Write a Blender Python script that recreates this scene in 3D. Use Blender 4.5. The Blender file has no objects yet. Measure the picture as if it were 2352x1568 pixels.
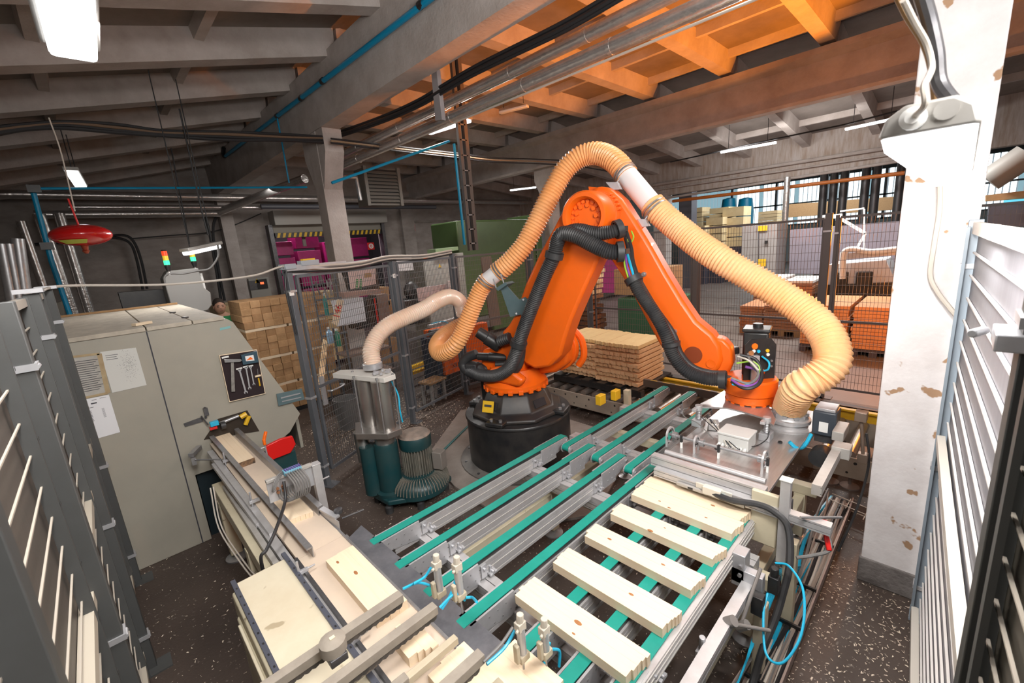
import bpy, math, random
from mathutils import Vector, Matrix
random.seed(7)
S = bpy.context.scene
COL = S.collection
# ---------------------------------------------------------------- camera
RX = Vector((0.71076017, 0.20696465, -0.67229875))
RY = Vector((-0.69920068, 0.10316076, -0.70744347))
RZ = Vector((-0.07706094, 0.97289439, 0.21803238))
EYE = Vector((0.0, 0.0, 2.25)); FPX = 987.506; CX, CY = 1176.0, 784.0
cd = bpy.data.cameras.new('camera'); cam = bpy.data.objects.new('camera', cd); COL.objects.link(cam)
cam.matrix_world = Matrix(((RX.x, RX.y, RX.z, EYE.x), (RY.x, RY.y, RY.z, EYE.y), (RZ.x, RZ.y, RZ.z, EYE.z), (0, 0, 0, 1)))
cd.sensor_width = 36.0; cd.lens = FPX / 2352 * 36.0; cd.clip_start = 0.02; cd.clip_end = 200
cd.dof.use_dof = True; cd.dof.focus_distance = 3.6; cd.dof.aperture_fstop = 5.6
S.camera = cam
# ---------------------------------------------------------------- world, lights, exposure
S.view_settings.view_transform = 'Standard'; S.view_settings.look = 'None'
S.view_settings.gamma = 1.0; S.view_settings.use_curve_mapping = False
S.view_settings.exposure = 0.0
W = bpy.data.worlds.new('world'); S.world = W; W.use_nodes = True
W.node_tree.nodes['Background'].inputs[0].default_value = (0.62, 0.72, 0.80, 1)
W.node_tree.nodes['Background'].inputs[1].default_value = 0.5
def light(name, kind, loc, power, col, size=0.3, size_y=None, aim=None, spot=None, blend=0.5, spread=None):
    d = bpy.data.lights.new(name, kind); d.energy = power; d.color = col
    o = bpy.data.objects.new(name, d); COL.objects.link(o); o.location = loc
    if kind == 'AREA':
        d.size = size
        if size_y: d.shape = 'RECTANGLE'; d.size_y = size_y
    elif kind in ('POINT', 'SPOT'): d.shadow_soft_size = size
    if kind == 'AREA' and spread: d.spread = math.radians(spread)
    if spot: d.spot_size = spot; d.spot_blend = blend
    if aim is not None:
        o.rotation_euler = (Vector(aim) - Vector(loc)).to_track_quat('-Z', 'Y').to_euler()
    return o
COOL = (1.0, 0.965, 0.93)
LIGHTS = [
 # fluorescent battens of the hall (most beside a fitting)
 ('tube_or_fill_light', (1.55, 0.054, 2.30), 44, COOL, 1.1, 0.08, (2.6, 0.3, 0.2)),
 ('tube_or_fill_light', (2.14, 0.054, 2.33), 12, COOL, 0.10, 0.06, (3.1, 0.10, 0.4)),
 ('tube_or_fill_light', (0.12, 1.7, 2.98), 42, COOL, 0.12, 1.1, (0.35, 2.4, 0.0)),
 ('tube_or_fill_light', (1.0, 6.3, 2.75), 22, COOL, 0.5, 0.14, (0.6, 5.4, 0.0)),
 ('tube_or_fill_light', (5.3, 6.7, 4.36), 110, COOL, 1.2, 0.14, (5.2, 5.8, 0.0)),
 ('tube_or_fill_light', (12.4, 11.7, 4.15), 110, COOL, 1.2, 0.14, (11.5, 11, 0.0)),
 ('tube_or_fill_light', (7.0, 9.5, 4.6), 60, COOL, 1.2, 0.3, (7.0, 9.5, 0.0)),  # no fitting hangs here
 ('tube_or_fill_light', (11.3, 3.6, 4.1), 190, COOL, 1.2, 0.14, (11.0, 3.0, 0.0)),
 ('tube_or_fill_light', (11.3, 1.4, 4.1), 190, COOL, 1.2, 0.14, (11.0, 1.4, 0.0)),
 # unseen lights without a fitting, several added as fill
 ('tube_or_fill_light', (0.6, -1.0, 3.6), 130, COOL, 1.4, 0.9, (1.9, 2.2, 0.6)),  # unseen fill light added behind the camera
 ('tube_or_fill_light', (-1.6, 1.0, 3.2), 14, COOL, 1.3, 0.5, (0.8, 3.2, 1.2)),
 ('tube_or_fill_light', (13.0, 3.5, 4.2), 60, COOL, 3.0, 0.2, (16.2, 3.5, 4.0)),  # added to brighten the stained lintel
 ('tube_or_fill_light', (4.4, 1.2, 4.2), 45, COOL, 1.2, 0.14, (4.6, 2.6, 0.6)),  # added overhead to brighten the board stack behind the robot
 ('tube_or_fill_light', (0.8, -1.5, 2.6), 30, COOL, 1.3, 0.4, (3.1, 3.5, 4.9)),  # unseen uplight added for the big beam face and ceiling
 ('tube_or_fill_light', (19.5, 4.0, 5.4), 500, (0.93, 0.97, 1.0), 4.0, 3.0, (19.5, 4.5, 0.0)),
 ('tube_or_fill_light', (5.0, 12.0, 4.0), 50, COOL, 3.0, 0.4, (5.0, 13.5, 1.0)),
]
for n, loc, pw, c, sx, sy, aim in LIGHTS: light(n, 'AREA', loc, pw, c, sx, sy, aim, spread=(75 if loc[1] == -1.5 else None))
# orange-gelled work lamp standing in the aisle, hidden by the pillar
OR = (1.0, 0.27, 0.012)
light('orange_lamp_light', 'SPOT', (7.25, 0.22, 1.5), 2300, OR, 0.05, None, (6.4, 2.5, 5.3), math.radians(80), 0.25)
light('orange_lamp_light', 'POINT', (7.25, 0.2, 1.35), 150, (1.0, 0.30, 0.03), 0.08)


# ---------------------------------------------------------------- picture ray -> point on a real plane
def ray(px, py):
    c = Vector((px - CX, CY - py, -FPX)); return Vector((RX.dot(c), RY.dot(c), RZ.dot(c)))
def PZ(px, py, z=0.0):
    r = ray(px, py); return EYE + r * ((z - EYE.z) / r.z)
def PX(px, py, x):
    r = ray(px, py); return EYE + r * ((x - EYE.x) / r.x)
def PY(px, py, y):
    r = ray(px, py); return EYE + r * ((y - EYE.y) / r.y)
def PV(px, py, p):
    r = ray(px, py); t = (r.x * p[0] + r.y * p[1]) / (r.x ** 2 + r.y ** 2); return EYE + r * t
def PP(px, py, p, n):     # plane through p with normal n
    r = ray(px, py); n = Vector(n); return EYE + r * ((Vector(p) - EYE).dot(n) / r.dot(n))
V = Vector
# ---------------------------------------------------------------- materials
MT = {}
def mat(name, col, rough=0.6, metal=0.0, col2=None, scale=8.0, fac=0.5, bump=0.0, bscale=40.0, spots=None, wood=False,
        emit=None, estr=1.0, alpha=1.0, trans=0.0, stretch=None, lo=0.35, hi=0.65, coat=0.0, spotscale=22.0, spotthr=0.62, sheen=0.0):
    if name in MT: return MT[name]
    m = bpy.data.materials.new(name); m.use_nodes = True; nt = m.node_tree; N = nt.nodes; L = nt.links
    b = N['Principled BSDF']; b.inputs['Roughness'].default_value = rough; b.inputs['Metallic'].default_value = metal
    b.inputs['Base Color'].default_value = (*col, 1)
    if coat: b.inputs['Coat Weight'].default_value = coat
    if trans: b.inputs['Transmission Weight'].default_value = trans; b.inputs['IOR'].default_value = 1.45
    if alpha < 1: b.inputs['Alpha'].default_value = alpha
    if emit: b.inputs['Emission Color'].default_value = (*emit, 1); b.inputs['Emission Strength'].default_value = estr
    if col2 or bump or spots:
        tc = N.new('ShaderNodeTexCoord'); mp = N.new('ShaderNodeMapping'); L.new(tc.outputs['Object'], mp.inputs[0])
        if stretch: mp.inputs['Scale'].default_value = stretch
        out = None
        if col2:
            nz = N.new('ShaderNodeTexNoise'); nz.inputs['Scale'].default_value = scale; nz.inputs['Detail'].default_value = 6; nz.inputs['Roughness'].default_value = 0.65
            if wood: nz.inputs['Distortion'].default_value = 0.6
            L.new(mp.outputs[0], nz.inputs['Vector'])
            rp = N.new('ShaderNodeValToRGB'); rp.color_ramp.elements[0].position = lo; rp.color_ramp.elements[1].position = hi
            rp.color_ramp.elements[0].color = (*col, 1); rp.color_ramp.elements[1].color = (*[col[i] * (1 - fac) + col2[i] * fac for i in range(3)], 1)
            L.new(nz.outputs['Fac'], rp.inputs[0]); out = rp.outputs[0]
        if spots:
            n2 = N.new('ShaderNodeTexNoise'); n2.inputs['Scale'].default_value = spotscale; n2.inputs['Detail'].default_value = 3
            L.new(mp.outputs[0] if stretch else tc.outputs['Object'], n2.inputs['Vector'])
            r2 = N.new('ShaderNodeValToRGB'); r2.color_ramp.elements[0].position = spotthr; r2.color_ramp.elements[1].position = spotthr + 0.03
            L.new(n2.outputs['Fac'], r2.inputs[0]); mx = N.new('ShaderNodeMix'); mx.data_type = 'RGBA'
            L.new(r2.outputs[0], mx.inputs[0])
            if out: L.new(out, mx.inputs[6])
            else: mx.inputs[6].default_value = (*col, 1)
            mx.inputs[7].default_value = (*spots, 1); out = mx.outputs[2]
        if out: L.new(out, b.inputs['Base Color'])
        if bump:
            n3 = N.new('ShaderNodeTexNoise'); n3.inputs['Scale'].default_value = bscale; n3.inputs['Detail'].default_value = 5
            L.new(mp.outputs[0], n3.inputs['Vector']); bp = N.new('ShaderNodeBump'); bp.inputs['Strength'].default_value = bump; bp.inputs['Distance'].default_value = 0.02
            L.new(n3.outputs['Fac'], bp.inputs['Height']); L.new(bp.outputs[0], b.inputs['Normal'])
    MT[name] = m; return m
def lin(r, g, b):
    f = lambda c: (c / 255 / 12.92) if c <= 10 else ((c / 255 + 0.055) / 1.055) ** 2.4
    return (f(r), f(g), f(b))
ORANGE = mat('robot_orange', (0.84, 0.125, 0.003), 0.42, 0, (0.70, 0.12, 0.010), 5, 0.5, coat=0.05)
BLACKP = mat('black_paint', (0.012, 0.013, 0.015), 0.38, 0, (0.05, 0.045, 0.04), 7, 0.5)
RUBBER = mat('black_rubber', (0.022, 0.023, 0.026), 0.5, 0, (0.09, 0.085, 0.08), 6, 0.35)
ALU = mat('aluminium', (0.56, 0.55, 0.555), 0.36, 0.45, (0.42, 0.41, 0.41), 12, 0.5, stretch=(1, 1, 1))
ALUD = mat('aluminium_dusty', (0.50, 0.48, 0.455), 0.5, 0.3, (0.36, 0.34, 0.31), 9, 0.6)
STEEL = mat('steel', (0.40, 0.40, 0.41), 0.34, 0.65, (0.26, 0.25, 0.25), 20, 0.5)
GALV = mat('galvanised_steel', (0.52, 0.52, 0.54), 0.38, 0.5, (0.42, 0.43, 0.45), 14, 0.6)
DSTEEL = mat('dark_steel', (0.10, 0.10, 0.11), 0.45, 0.7, (0.2, 0.19, 0.18), 18, 0.5)
BELT = mat('belt_green', (0.0, 0.235, 0.185), 0.55, 0, (0.01, 0.30, 0.24), 10, 0.5)
CREAM = mat('cream_paint', (0.62, 0.56, 0.41), 0.5, 0, (0.50, 0.44, 0.31), 4, 0.6, spots=(0.30, 0.25, 0.16), spotscale=30, spotthr=0.70)
BEIGE = mat('machine_beige', (0.35, 0.325, 0.27), 0.5, 0, (0.30, 0.285, 0.24), 2.5, 0.7, spots=(0.14, 0.12, 0.09), spotscale=9, spotthr=0.74)
BEIGET = mat('machine_beige_dusty', (0.50, 0.45, 0.37), 0.75, 0, (0.36, 0.32, 0.26), 5, 0.8, stretch=(2, 1, 1), spots=(0.30, 0.26, 0.2), spotscale=12, spotthr=0.68)
PINE = mat('pine_wood', (0.84, 0.70, 0.52), 0.6, 0, (0.76, 0.58, 0.38), 3.0, 0.75, wood=True, stretch=(14, 1.2, 14), lo=0.3, hi=0.8, bump=0.02, bscale=14)
PINEX = mat('pine_wood_lengthwise', (0.80, 0.62, 0.38), 0.6, 0, (0.66, 0.45, 0.23), 3.0, 0.75, wood=True, stretch=(1.2, 14, 14), lo=0.3, hi=0.75)
PINEB = mat('pine_board_end', (0.48, 0.29, 0.14), 0.75, 0, (0.30, 0.16, 0.07), 14, 0.7, stretch=(1, 1, 1))
PINEO = mat('stacked_pine', (0.86, 0.62, 0.37), 0.65, 0, (0.66, 0.42, 0.21), 7, 0.6)
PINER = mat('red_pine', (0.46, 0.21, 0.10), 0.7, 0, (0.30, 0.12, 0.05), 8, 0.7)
KNOT = mat('wood_knot', (0.30, 0.12, 0.04), 0.6, 0, (0.45, 0.2, 0.08), 40, 0.5)
PLY = mat('chipboard', (0.40, 0.24, 0.11), 0.75, 0, (0.30, 0.17, 0.08), 20, 0.6)
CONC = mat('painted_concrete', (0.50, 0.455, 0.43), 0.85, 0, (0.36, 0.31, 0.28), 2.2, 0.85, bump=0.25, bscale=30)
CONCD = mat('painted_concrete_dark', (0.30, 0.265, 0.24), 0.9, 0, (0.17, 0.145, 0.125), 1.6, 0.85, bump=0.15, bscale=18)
WALLM = mat('whitewashed_wall', (0.38, 0.34, 0.315), 0.9, 0, (0.235, 0.205, 0.185), 1.3, 0.85, bump=0.2, bscale=12, stretch=(1, 1, 2.2))
SILV = mat('foil_lagging', (0.66, 0.63, 0.61), 0.24, 0.75, (0.44, 0.42, 0.4), 9, 0.5, bump=0.35, bscale=16)
BLUEP = mat('blue_pipe', (0.0, 0.26, 0.48), 0.35, 0)
BLUEH = mat('blue_air_hose', (0.02, 0.42, 0.66), 0.3, 0)
CABLE = mat('black_cable', (0.018, 0.018, 0.02), 0.5)
CABLEW = mat('white_cable', (0.55, 0.50, 0.44), 0.5)
GREYC = mat('grey_cable', (0.16, 0.155, 0.15), 0.5)
FGREY = mat('fence_grey', (0.105, 0.115, 0.13), 0.45, 0.1, (0.14, 0.145, 0.155), 6, 0.5)
FGREYD = mat('fence_grey_near', (0.075, 0.078, 0.078), 0.5, 0.1, (0.06, 0.06, 0.058), 6, 0.5)
WIRE = mat('fence_wire', (0.17, 0.17, 0.175), 0.45, 0.4)
WIREL = mat('fence_wire_pale', (0.52, 0.47, 0.40), 0.5, 0.2)
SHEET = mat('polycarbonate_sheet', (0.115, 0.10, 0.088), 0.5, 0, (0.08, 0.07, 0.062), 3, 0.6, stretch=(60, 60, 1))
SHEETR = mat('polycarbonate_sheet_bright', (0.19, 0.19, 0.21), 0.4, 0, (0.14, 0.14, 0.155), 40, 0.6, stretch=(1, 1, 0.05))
WHITE = mat('white_plastic', (0.78, 0.78, 0.76), 0.4)
PAPER = mat('paper', (0.72, 0.72, 0.74), 0.7)
INK = mat('ink', (0.04, 0.04, 0.05), 0.7)
RED = mat('red_plastic', (0.62, 0.012, 0.01), 0.35)
YEL = mat('yellow_paint', (0.75, 0.46, 0.02), 0.45, 0, (0.6, 0.34, 0.02), 6, 0.5)
ORPL = mat('orange_plastic', (0.9, 0.16, 0.01), 0.4)
TEALD = mat('motor_teal', (0.006, 0.045, 0.052), 0.4, 0, (0.06, 0.07, 0.06), 5, 0.3, bump=0.02)
GLOW = mat('lamp_diffuser', (1, 1, 1), 0.4, emit=(0.97, 0.98, 1.0), estr=3.5)
LAMPG = mat('lamp_housing', (0.42, 0.41, 0.39), 0.5, 0, (0.3, 0.28, 0.25), 8, 0.5)
# suction hose: amber translucent film with wire
HOSE = mat('hose_amber', (0.90, 0.48, 0.20), 0.42, 0, (0.93, 0.66, 0.42), 1.6, 0.9, lo=0.3, hi=0.7, coat=0.15)
HOSE2 = mat('hose_amber_deep', (0.84, 0.36, 0.11), 0.42, 0, (0.88, 0.50, 0.24), 1.6, 0.9, lo=0.3, hi=0.7, coat=0.15)
HOSEW = mat('hose_clear_film', (0.74, 0.60, 0.50), 0.35, 0, (0.72, 0.44, 0.28), 1.5, 0.7, coat=0.3)
HOSEP = mat('hose_smooth_tube', (0.82, 0.58, 0.38), 0.3, 0, (0.80, 0.46, 0.22), 2, 0.8, coat=0.3)
for m_, s_ in ((HOSE, 0.12), (HOSEW, 0.12)):
    m_.node_tree.nodes['Principled BSDF'].inputs['Subsurface Weight'].default_value = s_
# ---------------------------------------------------------------- mesh builder
ORG = {}
class MB:
    def __init__(s): s.v = []; s.f = []
    def add(s, vs, fs):
        k = len(s.v); s.v += [V(v) for v in vs]; s.f += [tuple(i + k for i in f) for f in fs]; return s
    def hexa(s, p):  # 8 points: bottom 4 ccw, top 4
        return s.add(p, [(3, 2, 1, 0), (4, 5, 6, 7), (0, 1, 5, 4), (1, 2, 6, 5), (2, 3, 7, 6), (3, 0, 4, 7)])
    def box(s, c, size, rz=0, rot=None):
        x, y, z = [d / 2 for d in size]; c = V(c)
        M = rot if rot is not None else Matrix.Rotation(rz, 3, 'Z')
        P = [(-x, -y, -z), (x, -y, -z), (x, y, -z), (-x, y, -z), (-x, -y, z), (x, -y, z), (x, y, z), (-x, y, z)]
        return s.hexa([c + M @ V(p) for p in P])
    def bp(s, a, b):
        a, b = V(a), V(b); lo = V([min(a[i], b[i]) for i in range(3)]); hi = V([max(a[i], b[i]) for i in range(3)])
        return s.box((lo + hi) / 2, hi - lo)
    def bar(s, a, b, w, h, up=(0, 0, 1)):
        a, b = V(a), V(b); d = (b - a).normalized(); u = V(up)
        if abs(d.dot(u)) > 0.98: u = V((1, 0, 0))
        l = u.cross(d).normalized(); u = d.cross(l).normalized(); l = l * w / 2; u = u * h / 2
        return s.hexa([a - l - u, b - l - u, b + l - u, a + l - u, a - l + u, b - l + u, b + l + u, a + l + u])
    def prism(s, poly, vec):
        poly = [V(p) for p in poly]; n = len(poly); vec = V(vec)
        return s.add(poly + [p + vec for p in poly], [tuple(range(n))[::-1], tuple(range(n, 2 * n))] + [(i, (i + 1) % n, n + (i + 1) % n, n + i) for i in range(n)])
    def rings(s, R, cap=True, close=False):
        n = len(R[0]); k = len(s.v)
        for r in R: s.v += [V(p) for p in r]
        for i in range(len(R) - 1):
            for j in range(n):
                s.f.append((k + i * n + j, k + i * n + (j + 1) % n, k + (i + 1) * n + (j + 1) % n, k + (i + 1) * n + j))
        if cap:
            s.f.append(tuple(k + j for j in range(n))[::-1]); m = k + (len(R) - 1) * n; s.f.append(tuple(m + j for j in range(n)))
        return s
    def cyl(s, a, b, r, n=14, r2=None, cap=True):
        a, b = V(a), V(b); d = (b - a).normalized(); u = d.orthogonal().normalized(); w = d.cross(u); r2 = r if r2 is None else r2
        C_ = [(math.cos(t * 2 * math.pi / n), math.sin(t * 2 * math.pi / n)) for t in range(n)]
        return s.rings([[a + (u * c + w * q) * r for c, q in C_], [b + (u * c + w * q) * r2 for c, q in C_]], cap)
    def lathe(s, prof, o, ax=(0, 0, 1), n=24, cap=True, phase=0):
        o = V(o); d = V(ax).normalized(); u = d.orthogonal().normalized(); w = d.cross(u)
        C_ = [(math.cos(phase + t * 2 * math.pi / n), math.sin(phase + t * 2 * math.pi / n)) for t in range(n)]
        return s.rings([[o + d * h + (u * c + w * q) * r for c, q in C_] for r, h in prof], cap)
    def tube(s, pts, r, n=8, cap=True, rad=None):
        pts = [V(p) for p in pts]; m = len(pts); R = []
        T = [(pts[min(i + 1, m - 1)] - pts[max(i - 1, 0)]).normalized() for i in range(m)]
        u = T[0].orthogonal().normalized()
        for i in range(m):
            u = (u - T[i] * u.dot(T[i])).normalized(); w = T[i].cross(u); q = rad[i] if rad else r
            R.append([pts[i] + (u * math.cos(t * 2 * math.pi / n) + w * math.sin(t * 2 * math.pi / n)) * q for t in range(n)])
        return s.rings(R, cap)
    def ball(s, c, r, sc=(1, 1, 1), n=14, m=8):
        c = V(c); R = []
        for i in range(m + 1):
            a = -math.pi / 2 + math.pi * i / m; q = max(math.cos(a), 0.02) * r
            R.append([c + V((q * math.cos(t * 2 * math.pi / n) * sc[0], q * math.sin(t * 2 * math.pi / n) * sc[1], r * math.sin(a) * sc[2])) for t in range(n)])
        return s.rings(R)
    def build(s, name, m, parent=None, smooth=35, bevel=0, origin=None):
        me = bpy.data.meshes.new(name); lo = V([min(v[i] for v in s.v) for i in range(3)]); hi = V([max(v[i] for v in s.v) for i in range(3)])
        if origin is None: origin = (lo + hi) / 2; origin.z = lo.z
        origin = V(origin)
        me.from_pydata([v - origin for v in s.v], [], s.f); me.materials.append(m); me.update()
        if smooth:
            me.polygons.foreach_set('use_smooth', [True] * len(me.polygons)); me.set_sharp_from_angle(angle=math.radians(smooth))
        o = bpy.data.objects.new(name, me); COL.objects.link(o); ORG[o.name] = origin
        if parent is not None: o.parent = parent; o.location = origin - ORG[parent.name]
        else: o.location = origin
        if bevel:
            md = o.modifiers.new('bevel', 'BEVEL'); md.width = bevel; md.segments = 2; md.limit_method = 'ANGLE'; md.harden_normals = False
        return o
def tag(o, label, cat, group=None):
    o['label'] = label; o['category'] = cat
    if group: o['group'] = group
    return o
def root(name, loc, label, cat, group=None):
    o = bpy.data.objects.new(name, None); COL.objects.link(o); o.location = V(loc); ORG[o.name] = V(loc); o.empty_display_size = 0.1
    return tag(o, label, cat, group)
def struct(o): o['kind'] = 'structure'; return o
def copy_tree(o, delta, parent=None, label=None):
    c = o.copy(); COL.objects.link(c); ORG[c.name] = ORG[o.name] + V(delta)
    if parent is not None: c.parent = parent
    else: c.location = o.location + V(delta)
    if label: c['label'] = label
    for ch in [x for x in ALLCH.get(o.name, [])]: copy_tree(ch, delta, c)
    return c
ALLCH = {}
def index_children():
    ALLCH.clear()
    for o in bpy.data.objects:
        if o.parent: ALLCH.setdefault(o.parent.name, []).append(o)
def crom(P, k=8):
    P = [V(p) for p in P]; Q = [P[0] * 2 - P[1]] + P + [P[-1] * 2 - P[-2]]; out = []
    for i in range(1, len(Q) - 2):
        a, b, c, d = Q[i - 1], Q[i], Q[i + 1], Q[i + 2]
        for j in range(k):
            t = j / k; out.append(0.5 * ((2 * b) + (c - a) * t + (2 * a - 5 * b + 4 * c - d) * t * t + (3 * b - a - 3 * c + d) * t ** 3))
    out.append(P[-1]); return out
def resample(P, step):
    out = [P[0]]; acc = 0
    for a, b in zip(P, P[1:]):
        L_ = (b - a).length; t = step - acc
        while t <= L_: out.append(a.lerp(b, t / L_)); t += step
        acc = (acc + L_) % step
    return out
def corr(path, r, amp, pitch, n=18, sub=4):
    P = resample(crom(path, 24), pitch / sub); rad = [r + amp * math.cos(2 * math.pi * i / sub) for i in range(len(P))]
    return MB().tube(P, r, n, True, rad)
# ================================================================ SETTING
YB = 15.5
FLM = mat('factory_floor', (0.048, 0.034, 0.028), 0.55, 0, (0.085, 0.062, 0.050), 0.9, 0.9, bump=0.2, bscale=60, spots=(0.17, 0.14, 0.12), spotscale=38, spotthr=0.665)
FLM2 = mat('aisle_floor', (0.16, 0.13, 0.115), 0.5, 0, (0.10, 0.085, 0.075), 0.7, 0.8, bump=0.1, bscale=30)
struct(MB().bp((-4.2, -4, -0.2), (6.5, YB + 0.3, 0)).build('floor', FLM, smooth=0))
struct(MB().bp((6.5, -4, -0.2), (31, YB + 0.3, 0)).build('floor', FLM2, smooth=0))
SLABM = mat('cement_slab', (0.30, 0.26, 0.23), 0.85, 0, (0.20, 0.17, 0.15), 3, 0.8, bump=0.2)
struct(MB().prism([(2.25, 2.15, 0), (2.6, 1.9, 0), (4.0, 2.3, 0), (4.05, 4.3, 0), (3.4, 4.75, 0), (2.3, 3.95, 0), (2.12, 3.2, 0), (2.08, 2.6, 0)], (0, 0, 0.02)).build('floor_slab', SLABM, smooth=0))
# ceiling slabs, three bays
def zl(x): return 5.07 + 0.24 * (x - 3.115)
def zr(x): return 5.12 - 0.115 * (x - 9.8)
CE = mat('ceiling_slab', (0.24, 0.205, 0.185), 0.9, 0, (0.15, 0.125, 0.11), 1.2, 0.8, bump=0.1, bscale=14)
def quadslab(n, p, m, t=0.1): return struct(MB().prism(p, (0, 0, t)).build(n, m, smooth=0))
quadslab('ceiling', [(-4.2, -4, zl(-4.2) + .34), (3.3, -4, zl(3.3) + .34), (3.3, YB + .3, zl(3.3) + .34), (-4.2, YB + .3, zl(-4.2) + .34)], CE)
quadslab('ceiling', [(3.3, -4, 5.46), (9.85, -4, 5.46), (9.85, YB + .3, 5.46), (3.3, YB + .3, 5.46)], CE)
quadslab('ceiling', [(9.85, -4, zr(9.85) + .34), (16.3, -4, zr(16.3) + .34), (16.3, YB + .3, zr(16.3) + .34), (9.85, YB + .3, zr(9.85) + .34)], CE)
CEH = mat('hall_ceiling', (0.07, 0.085, 0.09), 0.8)
quadslab('ceiling', [(16.3, -6, 6.3), (31, -6, 6.3), (31, YB + .3, 6.3), (16.3, YB + .3, 6.3)], CEH)
RIBY = [-2.9, -1.3, 0.26, 1.9, 3.52, 5.12, 6.68, 8.26, 9.95, 11.62, 13.2, 14.8]
for y in RIBY:
    struct(MB().prism([(-4.2, y - .11, zl(-4.2)), (3.2, y - .11, zl(3.2)), (3.2, y - .15, zl(3.2) + .35), (-4.2, y - .15, zl(-4.2) + .35)], (0, .24, 0)).build('ceiling_joist', CONC if y > 4 else CONC, smooth=0))
    struct(MB().prism([(3.25, y - .10, 5.14), (9.72, y - .10, 5.14), (9.72, y - .14, 5.47), (3.25, y - .14, 5.47)], (0, .22, 0)).build('ceiling_joist', CONC, smooth=0))
    struct(MB().prism([(9.85, y - .10, zr(9.85)), (16.1, y - .10, zr(16.1)), (16.1, y - .13, zr(16.1) + .35), (9.85, y - .13, zr(9.85) + .35)], (0, .2, 0)).build('ceiling_joist', CONC, smooth=0))
for i in range(len(RIBY) - 1):
    y0, y1 = RIBY[i] + .1, RIBY[i + 1] - .1
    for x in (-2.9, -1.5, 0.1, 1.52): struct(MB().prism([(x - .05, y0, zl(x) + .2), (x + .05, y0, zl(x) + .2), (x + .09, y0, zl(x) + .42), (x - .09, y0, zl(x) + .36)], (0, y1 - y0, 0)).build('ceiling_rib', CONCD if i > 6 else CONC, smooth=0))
    for x in (4.7, 6.3, 7.95, 9.35): struct(MB().prism([(x - .04, y0, 5.33), (x + .04, y0, 5.33), (x + .07, y0, 5.47), (x - .07, y0, 5.47)], (0, y1 - y0, 0)).build('ceiling_rib', CONC, smooth=0))
    for x in (11.4, 13.0, 14.6): struct(MB().prism([(x - .05, y0, zr(x) + .2), (x + .05, y0, zr(x) + .2), (x + .08, y0, zr(x) + .35), (x - .08, y0, zr(x) + .36)], (0, y1 - y0, 0)).build('ceiling_rib', CONC, smooth=0))
# main beams along the pillars
struct(MB().prism([(3.115, -4, 4.3), (3.415, -4, 4.3), (3.46, -4, 4.98), (3.46, -4, 5.14), (3.07, -4, 5.14), (3.09, -4, 4.95)], (0, 19.5, 0)).build('ceiling_beam', CONC, smooth=0))
struct(MB().prism([(9.67, -4, 4.3), (9.95, -4, 4.3), (9.95, -4, 5.08), (9.52, -4, 5.08), (9.52, -4, 4.98), (9.67, -4, 4.9)], (0, 19.5, 0)).build('ceiling_beam', CONC, smooth=0))
struct(MB().prism([(9.52, -4, 4.26), (9.67, -4, 4.26), (9.67, -4, 4.32), (9.52, -4, 4.32)], (0, 19.5, 0)).build('ceiling_beam_ledge', CONC, smooth=0))
LINT = mat('stained_plaster', (0.52, 0.48, 0.46), 0.9, 0, (0.36, 0.28, 0.22), 3.2, 0.9, bump=0.2, stretch=(1, 3.5, 0.5))
struct(MB().prism([(16.0, -6, 3.62), (16.35, -6, 3.62), (16.35, -6, 6.4), (16.35, -6, 4.9), (16.0, -6, 4.9)], (0, 21.6, 0)).build('ceiling_beam', LINT, smooth=0))
# pillars
PEEL = mat('peeling_whitewash', (0.74, 0.71, 0.71), 0.8, 0, (0.58, 0.53, 0.52), 4, 0.7, bump=0.12, bscale=26, spots=(0.36, 0.22, 0.13), spotscale=9.0, spotthr=0.665)
def pillar(x, y, w, m, haunch=True, zt=4.3):
    mb = MB().box((x, y, zt / 2), (w, w, zt)); o = struct(mb.build('pillar', m, smooth=0, bevel=0.006))
    if haunch:
        mb = MB().prism([(x - w / 2 + .01, y - w / 2, zt - .9), (x - w / 2 + .01, y - w / 2 - .28, zt - .35), (x - w / 2 + .01, y - w / 2 - .28, zt), (x - w / 2 + .01, y + w / 2 + .28, zt), (x - w / 2 + .01, y + w / 2 + .28, zt - .35), (x - w / 2 + .01, y + w / 2, zt - .9)], (w - .02, 0, 0))
        struct(mb.build('pillar_haunch', m, smooth=0))
struct(MB().bp((3.115, -0.05, 0), (3.415, 0.24, 4.35)).build('pillar', PEEL, smooth=0, bevel=0.006))
struct(MB().bp((3.105, -0.06, 0), (3.425, 0.25, 0.17)).build('pillar_base', mat('grimy_plaster', (0.22, 0.20, 0.19), 0.9, 0, (0.10, 0.085, 0.08), 6, 0.9, bump=0.4), smooth=0, bevel=0.008))
pillar(3.29, 7.72, 0.33, CONC); pillar(9.85, 8.3, 0.33, CONC); pillar(9.85, 0.1, 0.33, CONC, False)
pillar(3.29, YB - .16, 0.33, CONC, False); pillar(16.15, 8.1, 0.5, CONC, False, 3.7)
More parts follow.
